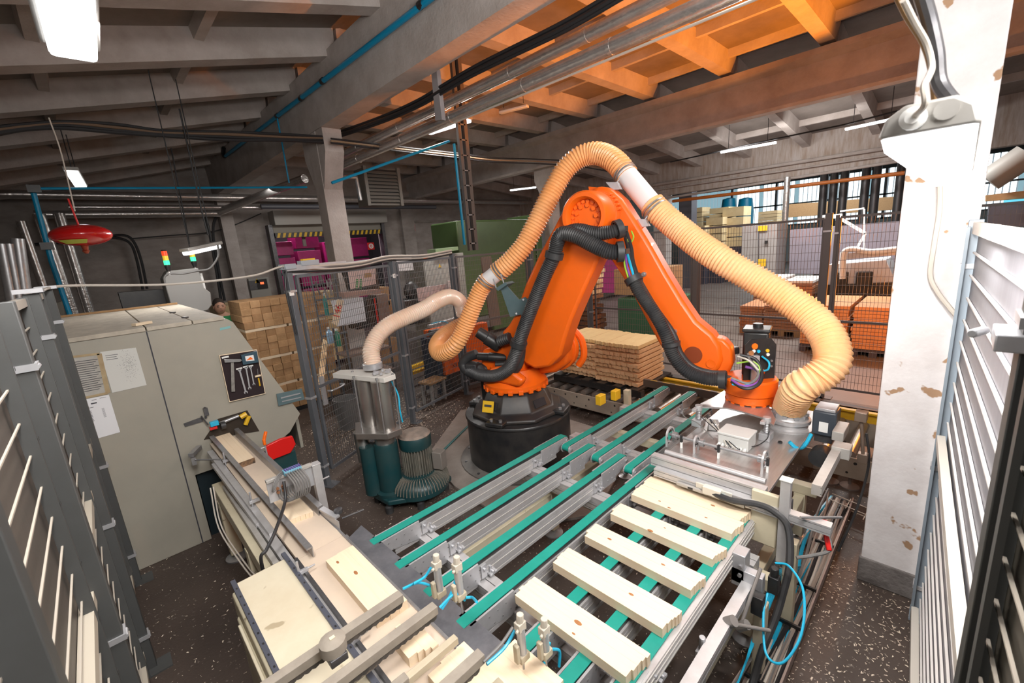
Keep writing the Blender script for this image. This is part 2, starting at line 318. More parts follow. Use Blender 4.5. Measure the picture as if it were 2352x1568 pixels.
# walls
wl = [(-4.2, 4.35, 0, 4.2), (8.35, 16.3, 0, 6.2), (4.35, 8.35, 3.45, 6.2), (-4.2, 4.35, 4.2, 6.2), (16.3, 31, 0, 6.4)]
for a, b, c, d in wl: struct(MB().bp((a, YB, c), (b, YB + .3, d)).build('wall_back', WALLM, smooth=0))
struct(MB().bp((-4.3, -4, 0), (-4.2, YB, 4)).build('wall_left', WALLM, smooth=0))
struct(MB().bp((-4.3, -4.2, 0), (31, -4, 6.4)).build('wall_front', WALLM, smooth=0))
for x0, x1 in ((3.12, 3.72), (9.2, 9.75), (12.6, 13.1)): struct(MB().bp((x0, YB - .14, 0), (x1, YB, 4.6)).build('trim_1', WALLM, smooth=0))
struct(MB().bp((9.75, YB - .05, 3.42), (16, YB, 3.50)).build('trim_2', CONCD, smooth=0))
struct(MB().bp((5.4, YB - .06, 2.75), (5.5, YB, 3.4)).build('trim_3', CONCD, smooth=0))
# loading door in the back wall
DK = mat('dark_interior_shade', (0.02, 0.016, 0.018), 0.9)  # interior darkness put into the colour of bay walls and base windows

struct(MB().bp((3.2, YB + 3.2, 0), (9.6, YB + 3.3, 4.5)).build('wall_loading_bay', DK, smooth=0))
struct(MB().bp((3.2, YB + .3, 0), (3.3, YB + 3.2, 4.5)).build('wall_loading_bay', DK, smooth=0))
struct(MB().bp((9.5, YB + .3, 0), (9.6, YB + 3.2, 4.5)).build('wall_loading_bay', DK, smooth=0))
struct(MB().bp((3.2, YB + .3, 4.4), (9.6, YB + 3.2, 4.5)).build('ceiling_loading_bay', DK, smooth=0))
struct(MB().bp((3.2, YB + .3, -.1), (9.6, YB + 3.2, 0)).build('floor_loading_bay', DK, smooth=0))
light('loading_bay_light', 'AREA', (6.0, YB + .8, 4.2), 120, (1, 0.85, 0.95), 2.5, 0.3, (6.0, YB + 1.8, 1.5))
r = root('loading_door', (6.4, YB, 0), 'rolled-up loading door with a pale shutter box and a striped lower edge in the back wall', 'door')
SHUT = mat('shutter_box', (0.36, 0.34, 0.31), 0.6)
MB().bp((4.5, YB - .55, 3.42), (8.35, YB, 3.86)).build('shutter_box', SHUT, r, bevel=0.01)
MB().bp((4.5, YB - .25, 3.20), (8.2, YB - .1, 3.42)).build('shutter_curtain', mat('shutter_dusty', (0.28, 0.26, 0.22), 0.7), r)
e = MB().bp((4.52, YB - .28, 3.04), (8.18, YB - .12, 3.20)).build('bottom_rail', BLACKP, r)
st = MB()
for i in range(22):
    x = 4.56 + i * .165; st.prism([(x, YB - .286, 3.05), (x + .08, YB - .286, 3.05), (x + .13, YB - .286, 3.19), (x + .05, YB - .286, 3.19)], (0, .004, 0))
st.build('warning_stripes', YEL, e)
for x in (4.42, 8.28): MB().bp((x - .06, YB - .3, 0), (x + .06, YB, 3.45)).build('guide_rail', DSTEEL, r)
# lit translucent wall of the far hall: window bands with panes
WG = mat('translucent_panel', (0.75, 0.85, 0.86), 0.5, emit=(0.80, 0.93, 0.95), estr=1.9, col2=(0.5, 0.62, 0.66), scale=3)
WGD = mat('translucent_panel_dull', (0.3, 0.42, 0.45), 0.5, emit=(0.30, 0.5, 0.58), estr=0.8)
FRM = mat('window_frame_grey', (0.11, 0.12, 0.13), 0.6)
struct(MB().bp((30.3, -7, 0), (30.5, YB + .3, 2.1)).build('wall_far', mat('corrugated_wall', (0.36, 0.42, 0.42), 0.6, 0, (0.2, 0.25, 0.26), 3, 0.8, stretch=(1, 9, .1)), smooth=0))
struct(MB().bp((30.3, -7, 4.6), (30.5, YB + .3, 6.4)).build('wall_far', CEH, smooth=0))
k = 0
for i in range(9):
    y0 = -7 + i * 2.5; k += 1
    w = struct(MB().bp((30.28, y0, 2.1), (30.42, y0 + .1, 4.6)).bp((30.28, y0, 3.3), (30.42, y0 + 2.5, 3.38)).bp((30.28, y0, 2.1), (30.42, y0 + 2.5, 2.18)).build('window_%d' % k, FRM, smooth=0))
    n = 11
    for j in range(n):
        a = y0 + .12 + j * 2.36 / n
        for z0, z1 in ((2.18, 3.3), (3.38, 4.6)):
            MB().bp((30.33, a, z0), (30.36, a + 2.36 / n - .045, z1)).build('pane', WG if (i * 3 + j) % 7 and i < 7 else WGD, w, smooth=0)
struct(MB().bp((16.4, -7.2, 0), (31, -7, 6.4)).build('wall_right', WALLM, smooth=0))
# wood chips and shavings on the floor
random.seed(3); mb = MB()
def chip(x, y, z, s):
    a = random.random() * 6.28; c, q = math.cos(a) * s, math.sin(a) * s; w = random.uniform(.25, .7); h = s * random.uniform(.1, .5)
    mb.add([(x - c, y - q, z), (x + c, y + q, z + h * .4), (x + c * .4 - q * w, y + q * .4 + c * w, z + h), (x - c * .7 - q * w, y - q * .7 + c * w, z + h * .2)], [(0, 1, 2, 3)])
for i in range(9500):
    x = random.uniform(-0.2, 4.6); y = random.uniform(-0.1, 5.6); s = random.choice((.002, .003, .004, .006, .009)); chip(x, y, .003, s)
for i in range(5200):   # drift of shavings behind the gate and by the blower
    x = random.gauss(2.5, .55); y = random.gauss(5.35, .45)
    if (x - 3.29) ** 2 + (y - 7.7) ** 2 > .1: chip(x, y, .003 + random.random() * .01, random.choice((.003, .005, .008, .012)))
for i in range(900): chip(random.gauss(1.95, .12), random.gauss(3.05, .14), .003, random.choice((.002, .004)))
for i in range(1300): chip(random.uniform(2.0, 3.2), random.uniform(-.05, .75), .003, random.choice((.004, .006, .009)))
o = mb.build('wood_chips', mat('wood_shavings', (0.72, 0.62, 0.50), 0.8), smooth=0); o['kind'] = 'stuff'
tag(o, 'pale wood chips and shavings scattered over the dark factory floor', 'wood chips')
# ================================================================ BELT CONVEYORS AND BOARDS
BZ = 0.68
def band(mb, x0, x1, y0, y1, zt, hgt, th=.004):
    r = hgt / 2; zc = zt - r; out = []; inn = []
    for i in range(9): a = math.pi / 2 - math.pi * i / 8; out.append((x1 - r + r * math.cos(a), zc + r * math.sin(a))); inn.append((x1 - r + (r - th) * math.cos(a), zc + (r - th) * math.sin(a)))
    for i in range(9): a = -math.pi / 2 - math.pi * i / 8; out.append((x0 + r + r * math.cos(a), zc + r * math.sin(a))); inn.append((x0 + r + (r - th) * math.cos(a), zc + (r - th) * math.sin(a)))
    n = len(out); vs = [(x, y0, z) for x, z in out] + [(x, y1, z) for x, z in out] + [(x, y0, z) for x, z in inn] + [(x, y1, z) for x, z in inn]; fs = []
    for i in range(n):
        j = (i + 1) % n; fs += [(i, j, n + j, n + i), (2 * n + j, 2 * n + i, 3 * n + i, 3 * n + j), (j, i, 2 * n + i, 2 * n + j), (n + i, n + j, 3 * n + j, 3 * n + i)]
    return mb.add(vs, fs)
def profile_x(mb, x0, x1, yc, zt, w, h):   # aluminium extrusion with T-slots, along X
    g = .006; a, b = yc - w / 2, yc + w / 2; P = []
    z = [zt, zt - h * .18, zt - h * .24, zt - h * .30, zt - h * .70, zt - h * .76, zt - h * .82, zt - h]
    P = [(a, z[0]), (a, z[1]), (a + g, z[1]), (a + g, z[2]), (a, z[2]), (a, z[5]), (a + g, z[5]), (a + g, z[6]), (a, z[6]), (a, z[7]), (b, z[7]), (b, z[0])]
    return mb.prism([(x0, y, zz) for y, zz in P], (x1 - x0, 0, 0))
def profile_y(mb, y0, y1, xc, zt, w, h):
    g = .006; a, b = xc - w / 2, xc + w / 2; z = [zt, zt - h * .18, zt - h * .24, zt - h * .30, zt - h * .70, zt - h * .76, zt - h * .82, zt - h]
    P = [(a, z[0]), (a, z[1]), (a + g, z[1]), (a + g, z[2]), (a, z[2]), (a, z[5]), (a + g, z[5]), (a + g, z[6]), (a, z[6]), (a, z[7]), (b, z[7]), (b, z[0])]
    P = [P[0]] + P[1:]
    return mb.prism([(x, y0, zz) for x, zz in P][::-1], (0, y1 - y0, 0))
LIP = mat('rail_lip_pale', (0.50, 0.48, 0.45), 0.4, 0.2)
def conveyor(yh, x0, x1, label, noseL=True, noseR=True, z=BZ, w=.056):
    yl = yh - w; r = root('belt_conveyor', ((x0 + x1) / 2, yh - w / 2, z - .16), label, 'conveyor', 'green belt conveyors')
    mb = MB(); band(mb, x0, x1, yl, yh, z, .052); mb.build('belt', BELT, r, smooth=40)
    MB().bp((x0 + .03, yl + .004, z - .046), (x1 - .03, yh - .004, z - .006)).build('belt_guide', BLACKP, r, smooth=0)
    mb = MB(); profile_x(mb, x0 + .13, x1 - .16, yh - w / 2, z - .03, w + .012, .105); rl = mb.build('rail', ALU, r, smooth=0)
    for zz in (z - .075, z - .118): MB().bp((x0 + .30, yl - .008, zz - .0016), (x1 - .34, yl - .004, zz + .0016)).build('rail_lip', LIP, rl, smooth=0)
    for s, nx in ((1, x0), (-1, x1)):
        if (s == 1 and not noseL) or (s == -1 and not noseR): continue
        L_ = .30 if s == 1 else .34
        for yy in (yl - .014, yh + .004):
            pl = []
            ra = .036; cx_ = nx + s * (ra + .004)
            for i in range(7): a = math.pi / 2 + math.pi * i / 6; pl.append((cx_ + s * ra * math.cos(a), yy, z - .036 + ra * math.sin(a) - .004))
            pl += [(nx + s * L_, yy, z - .12), (nx + s * L_, yy, z - .004)]
            o = MB().prism(pl, (0, .010, 0)).build('side_plate', GALV, r, smooth=0)
            if yy < yl:
                bo = MB(); 
                for i in range(8): bo.cyl((nx + s * (.09 + .026 * i), yy - .002, z - .035 - .05 * (i % 2)), (nx + s * (.09 + .026 * i), yy + .003, z - .035 - .05 * (i % 2)), .0045, 6)
                bo.build('bolts', STEEL, o, smooth=0)['kind'] = 'stuff'
        MB().cyl((nx + s * .03, yl - .004, z - .028), (nx + s * .03, yh + .004, z - .028), .0225, 16).build('pulley', STEEL, r)
        MB().cyl((nx + s * .03, yl - .022, z - .036), (nx + s * .03, yl - .004, z - .036), .012, 12).build('bearing', STEEL, r)
    for xb in ((x0 + .33), (x1 - .42)):
        b = MB().box((xb, yl - .012, z - .065), (.035, .012, .075)).box((xb + .05, yl - .02, z - .10), (.05, .028, .012)).box((xb + .045, yl - .012, z - .085), (.012, .012, .05))
        b.cyl((xb, yl - .03, z - .05), (xb, yl - .01, z - .05), .009, 8).cyl((xb + .05, yl - .035, z - .09), (xb + .05, yl - .01, z - .09), .008, 8); b.build('clamp_bracket', GALV, r, bevel=.001)
    return r
y1_ = [2.183, 1.900, 1.628, 1.369]
nm = ['belt conveyor with a green belt, nearest the blower and farthest from the loose boards', 'second green belt conveyor counted from the blower, starting on the dark slide plate', 'third green belt conveyor counted from the blower, between two empty lanes', 'long green belt conveyor just left of the row of loose boards']
for y, n in zip(y1_, nm): conveyor(y, .82, 2.57, n)
nm = ['left green belt under the row of loose boards', 'middle green belt under the row of loose boards', 'outer right green belt under the board ends, beside the bare aluminium edge rail']
for y, n in zip([1.087, .880, .716], nm): conveyor(y, .88, 2.55, n)
nm = ['transfer belt beyond the robot pedestal, farthest left of those reaching the slotted rail', 'middle transfer belt running from the green rollers to the slotted rail', 'transfer belt starting beside the gripper, its green roller end in view', 'transfer belt running beneath the gripper plate', 'outermost transfer belt hidden mostly under the gripper plate']
for y, n in zip([2.050, 1.765, 1.490, 1.225, .98], nm): conveyor(y, 2.40, 4.12 if y > 1.3 else 3.7, n)
# outer edge rail
o = MB(); profile_x(o, .95, 2.36, .652, .672, .028, .085); er_ = o.build('edge_rail', ALU, smooth=0)
for zz in (.660, .630, .602): MB().bp((.96, .634, zz - .002), (2.35, .638, zz + .002)).build('rail_lip', LIP, er_, smooth=0)
tag(er_, 'bare aluminium edge rail alongside the outermost green belt', 'rail')
# frame carrying the belts
fr = root('conveyor_frame', (1.8, 1.4, 0), 'aluminium and cream steel frame with round feet carrying the green belts', 'conveyor frame')
for x in (1.13, 2.13, 2.78, 3.6):
    for dx in (0, .05):
        o = MB(); profile_y(o, .57 if x < 2.5 else .75, 2.26, x + dx, .565, .045, .055); o.build('cross_profile', ALU, fr, smooth=0)
    o = MB(); profile_y(o, .57 if x < 2.5 else .75, 2.26, x + .025, .51, .09, .05); o.build('cross_profile', ALUD, fr, smooth=0)
for x in (1.22, 2.22, 3.3):
    MB().bp((x - .035, .52, .385), (x + .035, 2.3, .455)).build('cross_beam', CREAM, fr, bevel=.004)
    for y in (.62, 2.03):
        l = MB().bp((x - .035, y - .035, .05), (x + .035, y + .035, .385)).build('leg', CREAM, fr, bevel=.003)
        MB().lathe([(.012, .02), (.012, .055), (.0, .055)], (x, y, 0), n=8).lathe([(.075, 0), (.075, .01), (.03, .026), (0.01, .03)], (x, y, 0), n=20).build('foot', STEEL, l)
for y in (.62, 2.03): MB().bp((1.22, y - .03, .30), (3.3, y + .03, .37)).build('side_beam', CREAM, fr, bevel=.004)
# ---- boards
def knot(mb, x, y, z, r, n=(0, 0, 1)):
    if n[2]: mb.lathe([(r, -.0006), (r, .0004)], (x, y, z), n, 10)
    else: mb.lathe([(r, -.0006), (r, .0004)], (x, y, z), n, 10)
def slope(r, y0, y1):
    r.location.z += TZ((y0 + y1) / 2) - .668; r.rotation_euler = (math.atan(.0875), 0, math.atan(.0486))
def board(x0, x1, y0, y1, z, h, label, group, n=5, seed=1, step=.010, knots=(), m=None):
    R_ = random.Random(seed); r = root('pine_board', ((x0 + x1) / 2, (y0 + y1) / 2, z), label, 'board', group)
    ws = [R_.uniform(.8, 1.25) for _ in range(n)]; ws[0] = 1.6; t = sum(ws); x = x0; a = 0
    for i in range(n):
        w = (x1 - x0) * ws[i] / t; b = R_.uniform(-.3, 1) * step; a = (n - 1 - i) * .55 + R_.uniform(-.3, .3)
        MB().bp((x, y0 + a * step * .9, z), (x + w - .0001, y1 + b * .6 - (.01 if i == 0 else 0), z + h - (.0004 if i % 2 else 0))).build('lamella', m or PINE, r, smooth=0)
        x += w
    for (fx, fy, rad) in knots:
        mb = MB(); X, Y = x0 + (x1 - x0) * fx, y0 + (y1 - y0) * fy
        vs = [(X + rad * 1.0 * math.cos(t), Y + rad * 2.1 * math.sin(t), z + h + .0008) for t in [i * math.pi / 6 for i in range(12)]]; mb.prism(vs, (0, 0, -.002)); mb.build('knot', KNOT, r, smooth=0)
    return r
G1 = 'loose boards lying across the belts'
BH = .045
board(1.069, 1.207, .655, 1.245, BZ, BH, 'nearest loose pine board across the green belts, with a large red knot', G1, 5, 1, knots=((.5, .48, .009), (.12, .45, .004)))
board(1.333, 1.465, .650, 1.243, BZ, BH, 'second loose pine board from the near end of the belts', G1, 5, 2, knots=((.55, .34, .006),))
board(1.590, 1.712, .652, 1.246, BZ, BH, 'third loose pine board from the near end, two small knots on its face', G1, 5, 3, knots=((.5, .79, .006), (.55, .30, .005)))
board(1.836, 1.957, .650, 1.244, BZ, BH, 'fourth loose pine board from the near end, a knot on its near edge', G1, 5, 4, knots=((.6, .5, .003), (.05, .58, .008)))
board(2.075, 2.207, .652, 1.248, BZ, BH, 'fifth loose pine board, pushed against the batch waiting under the gripper', G1, 5, 5, knots=((.3, .72, .004), (.4, .28, .004), (.1, .6, .005)))
board(2.209, 2.333, .655, 1.250, BZ, BH, 'sixth pine board, second of the tight batch in front of the gripper', G1, 5, 6, knots=((.4, .3, .006),))
board(2.335, 2.458, .650, 1.248, BZ, BH, 'seventh pine board, directly in front of the slotted sensor strip', G1, 5, 7)
board(2.460, 2.585, .652, 1.246, BZ, BH, 'eighth pine board, half under the near edge of the gripper', G1, 5, 8)
# ---- slide plate between infeed and belts
tag(MB().prism([(.755, 2.30, .655), (.87, 2.36, .655), (.90, 1.10, .655), (.755, 1.10, .655)], (0, 0, .021)).build('slide_plate', mat('slide_plate_steel', (0.10, 0.105, 0.12), 0.42, 0.4, (0.22, 0.22, 0.24), 6, 0.7), bevel=.002), 'dark dusty steel slide plate between the infeed trough and the green belts', 'plate')
# ================================================================ INFEED
inf = root('infeed_conveyor', (.55, 2.7, 0), 'cream steel infeed conveyor with a board trough leading out of the beige machine', 'conveyor')
DUSTW = mat('dusty_trough', (0.66, 0.54, 0.42), 0.6, 0, (0.56, 0.46, 0.38), 3, 0.7)
MB().bp((.50, .75, .648), (.757, 2.36, .668)).build('trough_bed', DUSTW, inf, smooth=0)
def TL(y): return .545 - (y - 2.35) * .0432
def TR(y): return .735 - (y - 2.35) * .0540
def TZ(y): return .668 + max(0, y - 2.36) * .0875
MB().hexa([(.50, 2.362, .648), (.757, 2.362, .648), (TR(4.22), 4.22, TZ(4.22) - .02), (TL(4.22) - .02, 4.22, TZ(4.22) - .02), (.50, 2.362, .668), (.757, 2.362, .668), (TR(4.22), 4.22, TZ(4.22)), (TL(4.22) - .02, 4.22, TZ(4.22))]).build('trough_bed', DUSTW, inf, smooth=0)
MB().bp((.752, 1.05, .60), (.764, 2.62, .677)).bp((.757, 1.05, .655), (.775, 2.35, .672)).build('edge_strip', STEEL, inf, smooth=0)
MB().bar((TR(4.2) + .01, 4.2, TZ(4.2) + .065), (.742, 2.64, TZ(2.64) + .055), .032, .012).bar((TR(4.2) - .004, 4.2, TZ(4.2) + .03), (.728, 2.64, TZ(2.64) + .025), .005, .07).build('right_guide', STEEL, inf, smooth=0)
MB().bar((.742, 2.62, .745), (.775, 2.46, .735), .034, .012).bar((.725, 2.8, .715), (.765, 2.42, .70), .004, .06).build('flared_guide', GALV, inf, smooth=0)
MB().bar((TL(4.2), 4.2, TZ(4.2) + .065), (.555, 2.30, .735), .032, .010).bar((TL(4.2) + .013, 4.2, TZ(4.2) + .03), (.568, 2.30, .705), .005, .065).build('left_guide', STEEL, inf, smooth=0)
MB().bar((TL(4.1) - .05, 4.1, TZ(4.1) - .03), (.475, 2.7, TZ(2.7) - .03), .04, .05).bar((TL(3.9) - .08, 3.9, TZ(3.9) - .04), (.44, 2.9, TZ(2.9) - .05), .02, .03).build('sloping_profile', ALU, inf, smooth=0)
o = MB(); profile_y(o, .7, 3.2, .462, .668, .05, .08); o.build('side_profile', ALU, inf, smooth=0)
o = MB(); profile_y(o, .7, 3.7, .415, .655, .03, .03); o.build('slot_profile', ALUD, inf, smooth=0)
MB().bp((.484, .7, .60), (.499, 2.35, .69)).build('wear_strip', DSTEEL, inf, smooth=0)
MB().bp((.36, 2.4, .50), (.455, 3.93, .60)).build('long_beam', CREAM, inf, bevel=.004)
MB().bp((.36, .8, .49), (.44, 2.398, .575)).build('long_beam', CREAM, inf, bevel=.004)
MB().bp((.66, .8, .50), (.74, 3.9, .60)).build('long_beam', CREAM, inf, bevel=.004)
for y in (3.8, 2.95, 2.35, 1.2): MB().bp((.44, y - .04, .5), (.68, y + .04, .58)).build('cross_beam', CREAM, inf, bevel=.004)
for x, y in ((.395, 3.78), (.395, 2.95), (.70, 3.7), (.70, 2.0)):
    l = MB().bp((x - .04, y - .04, .05), (x + .04, y + .04, .51)).build('leg', CREAM, inf, bevel=.003)
    MB().lathe([(.08, 0), (.08, .012), (.03, .03), (.014, .03), (.014, .06)], (x, y, 0), n=20).build('foot', STEEL, l)
for y in (3.75, 3.05, 2.2, 1.6):
    b = MB().cyl((.46, y, .50), (.46, y, TZ(y) + .10), .006, 8).box((.475, y, TZ(y) + .03), (.06, .016, .02)).box((.44, y + .01, .62), (.014, .03, .14)).cyl((.44, y, .70), (.54, y, .70), .005, 8); b.build('guide_clamp', GALV, inf, bevel=.001)
MB().cyl((.30, 4.05, .80), (.46, 3.85, .80), .007, 8).box((.33, 4.12, .84), (.035, .16, .03), -.5).box((.30, 4.05, .79), (.03, .03, .06)).build('sensor_rod', STEEL, inf)
for sx, sy in ((.74, 3.75), (.80, 2.82)):
    lv = MB().bar((sx, sy, .88), (sx + .03, sy + .02, .94), .02, .018); lv.cyl((sx, sy, .84), (sx, sy, .89), .012, 10); o = lv.build('clamp_lever', ORPL, inf, bevel=.003)
    MB().cyl((sx - .07, sy, .82), (sx + .09, sy + .02, .82), .006, 8).cyl((sx, sy, .62), (sx, sy, .85), .006, 8).build('clamp_rod', GALV, o)
MB().cyl((.80, 2.46, .715), (.93, 2.44, .715), .006, 8).lathe([(.012, 0), (.026, .008), (.026, .03), (.01, .036)], (.80, 2.5, .73), n=10).build('clamp_knob', DSTEEL, inf)
# boards in the trough
G2 = 'boards in the infeed trough'
r_ = board(.490, .610, 3.62, 4.25, .668, .04, 'finger-jointed pine board just leaving the beige machine, its end stained black', G2, 5, 11); slope(r_, 3.62, 4.25)
MB().bp((.486, 3.612, .668), (.612, 3.62, .709)).build('burnt_end', mat('burnt_wood', (0.30, 0.17, 0.09), 0.8, 0, (0.02, 0.015, 0.012), 30, 0.95), r_)
r_ = board(.550, .690, 2.66, 3.12, .668, .035, 'pine board sliding under the valve plate in the infeed trough', G2, 5, 12); slope(r_, 2.66, 3.12)
board(.585, .735, 1.60, 2.17, .668, .045, 'wide pine board with two brown knots at the bend of the infeed trough', G2, 3, 13, knots=((.25, .88, .006), (.45, .62, .008)))
board(.585, .70, 1.30, 1.50, .668, .045, 'short finger-jointed pine piece behind the near gripper bar', G2, 4, 14, step=.03)
board(.76, .93, .85, 1.10, .668, .03, 'pale pine board end in front of the fourth green belt, under the gripper fingers', G2, 4, 15)
board(.60, .78, .75, 1.24, .668, .04, 'pine board under the gripper fingers at the bottom edge of the photo', G2, 4, 16)
# cream cabinet beside the infeed
cb = root('cream_cabinet', (.31, 1.7, 0), 'cream steel cabinet with two black slotted strips on its dusty top', 'cabinet')
CREAMT = mat('cream_top', (0.66, 0.60, 0.46), 0.55, 0, (0.58, 0.50, 0.36), 4, 0.7, spots=(0.40, 0.33, 0.22), spotscale=7, spotthr=0.68)
MB().bp((.205, 1.02, .55), (.455, 2.385, .70)).build('top', CREAMT, cb, bevel=.012)
MB().bp((.185, 1.0, .50), (.225, 2.34, .69)).build('left_ledge', CREAM, cb, bevel=.012)
MB().bp((.175, 1.0, .0), (.225, 2.27, .60)).build('left_panel', CREAM, cb, bevel=.01)
MB().bp((.215, 1.0, .0), (.45, 2.30, .54)).build('body', CREAM, cb, bevel=.005)
MB().bp((.165, 1.0, .56), (.178, 2.18, .62)).build('side_lip', CREAMT, cb, bevel=.003)
for xa, ya, yb in ((.196, .9, 2.40), (.440, .9, 2.42)):
    s = MB().bp((xa, ya, .70), (xa + .022, yb, .712)).build('slotted_strip', mat('blued_strip', (0.13, 0.14, 0.18), 0.35, 0.5), cb, bevel=.001)
    q = MB()
    for i in range(19): q.bp((xa + .008, ya + .06 + i * .075, .7122), (xa + .015, ya + .072 + i * .075, .7128))
    q.build('slots', BLACKP, s, smooth=0)['kind'] = 'stuff'
tag(MB().bp((.08, 1.18, .36), (.17, 1.62, .375)).bp((.07, 1.18, .36), (.08, 1.66, .42)).bp((.10, 1.18, .0), (.16, 1.5, .36)).build('sheet_metal_tray', CREAMT, bevel=.003), 'sheet metal tray sticking out left of the cream cabinet at the bottom edge', 'tray')
# air valve manifold on its stand
vs_ = root('valve_stand', (.66, 2.75, .6), 'aluminium plate and post carrying a blue air valve block with looping grey hoses', 'valve')
MB().bp((.505, 2.745, .775), (.775, 2.752, .905)).build('plate', GALV, vs_)
o = MB(); o.bp((.505, 2.735, .905), (.77, 2.765, .925)); o.build('top_rail', ALUD, vs_, bevel=.002)
MB().bp((.765, 2.72, .56), (.815, 2.77, .985)).bp((.762, 2.717, .985), (.818, 2.773, .992)).build('post', ALU, vs_, bevel=.002)
vb = MB().bp((.60, 2.70, .925), (.70, 2.745, .955)).build('valve_block', mat('valve_blue', (0.18, 0.42, 0.55), 0.4), vs_, bevel=.003)
q = MB()
for i in range(7): q.bp((.606 + i * .0135, 2.697, .957), (.614 + i * .0135, 2.73, .963))
q.build('valve_button', mat('purple_button', (0.10, 0.06, 0.25), 0.5), vb, smooth=0)
for i in range(7):
    x = .607 + i * .0135
    MB().tube(crom([(x, 2.70, .94), (x + .004, 2.665, .935), (x + .018, 2.63, .88), (x + .01, 2.64, .80), (x - .03, 2.69, .775), (x - .05, 2.725, .80), (x - .045, 2.738, .84)], 6), .0052, 7).build('air_hose', GREYC, vs_)
for i in range(4): MB().tube(crom([(.60, 2.74, .945 - i * .004), (.565, 2.72, .94 - i * .01), (.53, 2.70, .90 - i * .012), (.52, 2.71, .86)], 5), .004, 6).build('air_hose', GREYC, vs_)
for k in range(4): MB().cyl((.555 + .03 * (k % 2), 2.742, .83 + .025 * (k // 2)), (.555 + .03 * (k % 2), 2.728, .83 + .025 * (k // 2)), .009, 10).build('fitting', mat('copper_fitting', (0.45, 0.22, 0.12), 0.4, 0.7), vs_)
for o_ in [c for c in bpy.data.objects if c.parent == vs_ and not c.name.startswith('post')]: o_.location.z += .075
tag(MB().tube(crom([PY(652, 1105, 2.72), PY(655, 1150, 2.66), PY(632, 1220, 2.5), PY(612, 1262, 2.45), PY(600, 1290, 2.45), (.37, 2.5, .35)], 8), .009, 8).build('black_cable', CABLE), 'thick black cable drooping from the valve plate past the cream beam', 'cable')
WC = MB()
for dx in (0, .018): WC.tube(crom([PY(483, 1120, 3.6) + V((dx, 0, 0)), (.30 + dx, 3.5, .45), (.33 + dx, 3.1, .36), (.345 + dx, 2.7, .42), (.352 + dx, 2.5, .5)], 8), .005, 6)
tag(WC.build('white_cable', CABLEW), 'pair of pale cables hanging along the cream infeed beam', 'cable')
# near gripper: bars with chain undersides, pneumatic cylinders
GR = mat('dusty_gripper', (0.33, 0.29, 0.24), 0.7, 0, (0.22, 0.19, 0.16), 10, 0.7)
GRC = mat('dusty_cream', (0.52, 0.45, 0.33), 0.65, 0, (0.42, 0.36, 0.26), 10, 0.7)
CHN = mat('chain_dusty', (0.03, 0.028, 0.026), 0.6, 0, (0.12, 0.1, 0.085), 20, 0.6)
pf = root('pusher_frame', (.5, 1.3, .668), 'dusty pusher with parallel bars, black chain undersides and upright air cylinders', 'pusher')
for ya, xa, xb in ((1.475, .10, .655), (1.315, .16, .715), (1.02, .42, .705)):
    MB().bp((xa, ya - .019, .852), (xb, ya + .019, .888)).build('bar', GR, pf, bevel=.002)
    c = MB()
    for i in range(int((xb - xa) / .026)): c.lathe([(.004, -.011), (.017, -.014), (.017, .014), (.004, .011)], (xa + .013 + i * .026, ya, .846), (0, 1, 0), 8)
    c.bp((xa, ya - .009, .842), (xb, ya + .009, .856)); c.build('chain', CHN, pf)['kind'] = 'stuff'
for ya, xa, xb in ((1.40, .36, .70), (1.23, .40, .74), (.97, .45, .74)):
    MB().bp((xa, ya - .014, .745), (xb, ya + .014, .775)).build('pusher_arm', GRC, pf, bevel=.002)
    MB().bp((xa - .05, ya - .017, .735), (xa + .12, ya + .017, .785)).build('slider', GR, pf, bevel=.003)
for px, py0, py1, yy in ((1003, 1300, 1380, 1.42), (1050, 1305, 1400, 1.32), (1195, 1440, 1530, .985), (1250, 1450, 1560, .93)):
    t = PY(px, py0, yy); b = V((t.x, t.y, max(.77, t.z - .12)))
    c = MB().cyl(b, t, .0165, 14).build('air_cylinder', GALV, pf)
    MB().box(t + V((0, 0, .008)), (.036, .030, .034)).cyl(t + V((0, 0, .02)), t + V((.004, 0, .055)), .014, 8).cyl(t, t + V((-.03, -.01, .004)), .006, 8).build('fitting', mat('dusty_fitting', (0.55, 0.50, 0.42), 0.6), c, bevel=.002)
    MB().box(b - V((0, 0, .012)), (.045, .034, .03)).box(b + V((-.028, 0, .02)), (.016, .022, .075)).build('mount_block', GRC, pf, bevel=.003)
    MB().cyl(b - V((0, 0, .10)), b, .004, 8).build('piston_rod', STEEL, pf)
for P, m_ in (([(925, 1352, 1.47), (960, 1338, 1.46), (990, 1345, 1.44), (1003, 1352, 1.43)], BLUEH), ([(950, 1340, 1.44), (975, 1325, 1.44), (990, 1303, 1.43)], BLUEH),
          ([(1015, 1398, 1.33), (1035, 1365, 1.33), (1050, 1318, 1.33)], BLUEH), ([(1010, 1395, 1.33), (1045, 1363, 1.32), (1068, 1378, 1.31)], BLUEH), ([(1070, 1372, 1.3), (1085, 1372, 1.28), (1095, 1382, 1.2)], BLUEH),
          ([(1110, 1520, 1.0), (1150, 1480, 1.0), (1178, 1440, 1.0)], GREYC), ([(1118, 1525, 1.0), (1158, 1488, 1.0), (1184, 1446, 1.0)], BLUEH), ([(1235, 1560, .95), (1255, 1510, .95), (1262, 1475, .95)], BLUEH), ([(1268, 1490, .93), (1285, 1495, .93), (1284, 1530, .93)], BLUEH)):
    MB().tube(crom([PY(*p) for p in P], 6), .0058, 7).build('air_hose', m_, pf)
mt = root('small_gear_motor', PY(765, 1490, 1.39) - V((0, 0, .06)), 'small dusty gear motor behind the gripper bars, over the cream cabinet', 'motor')
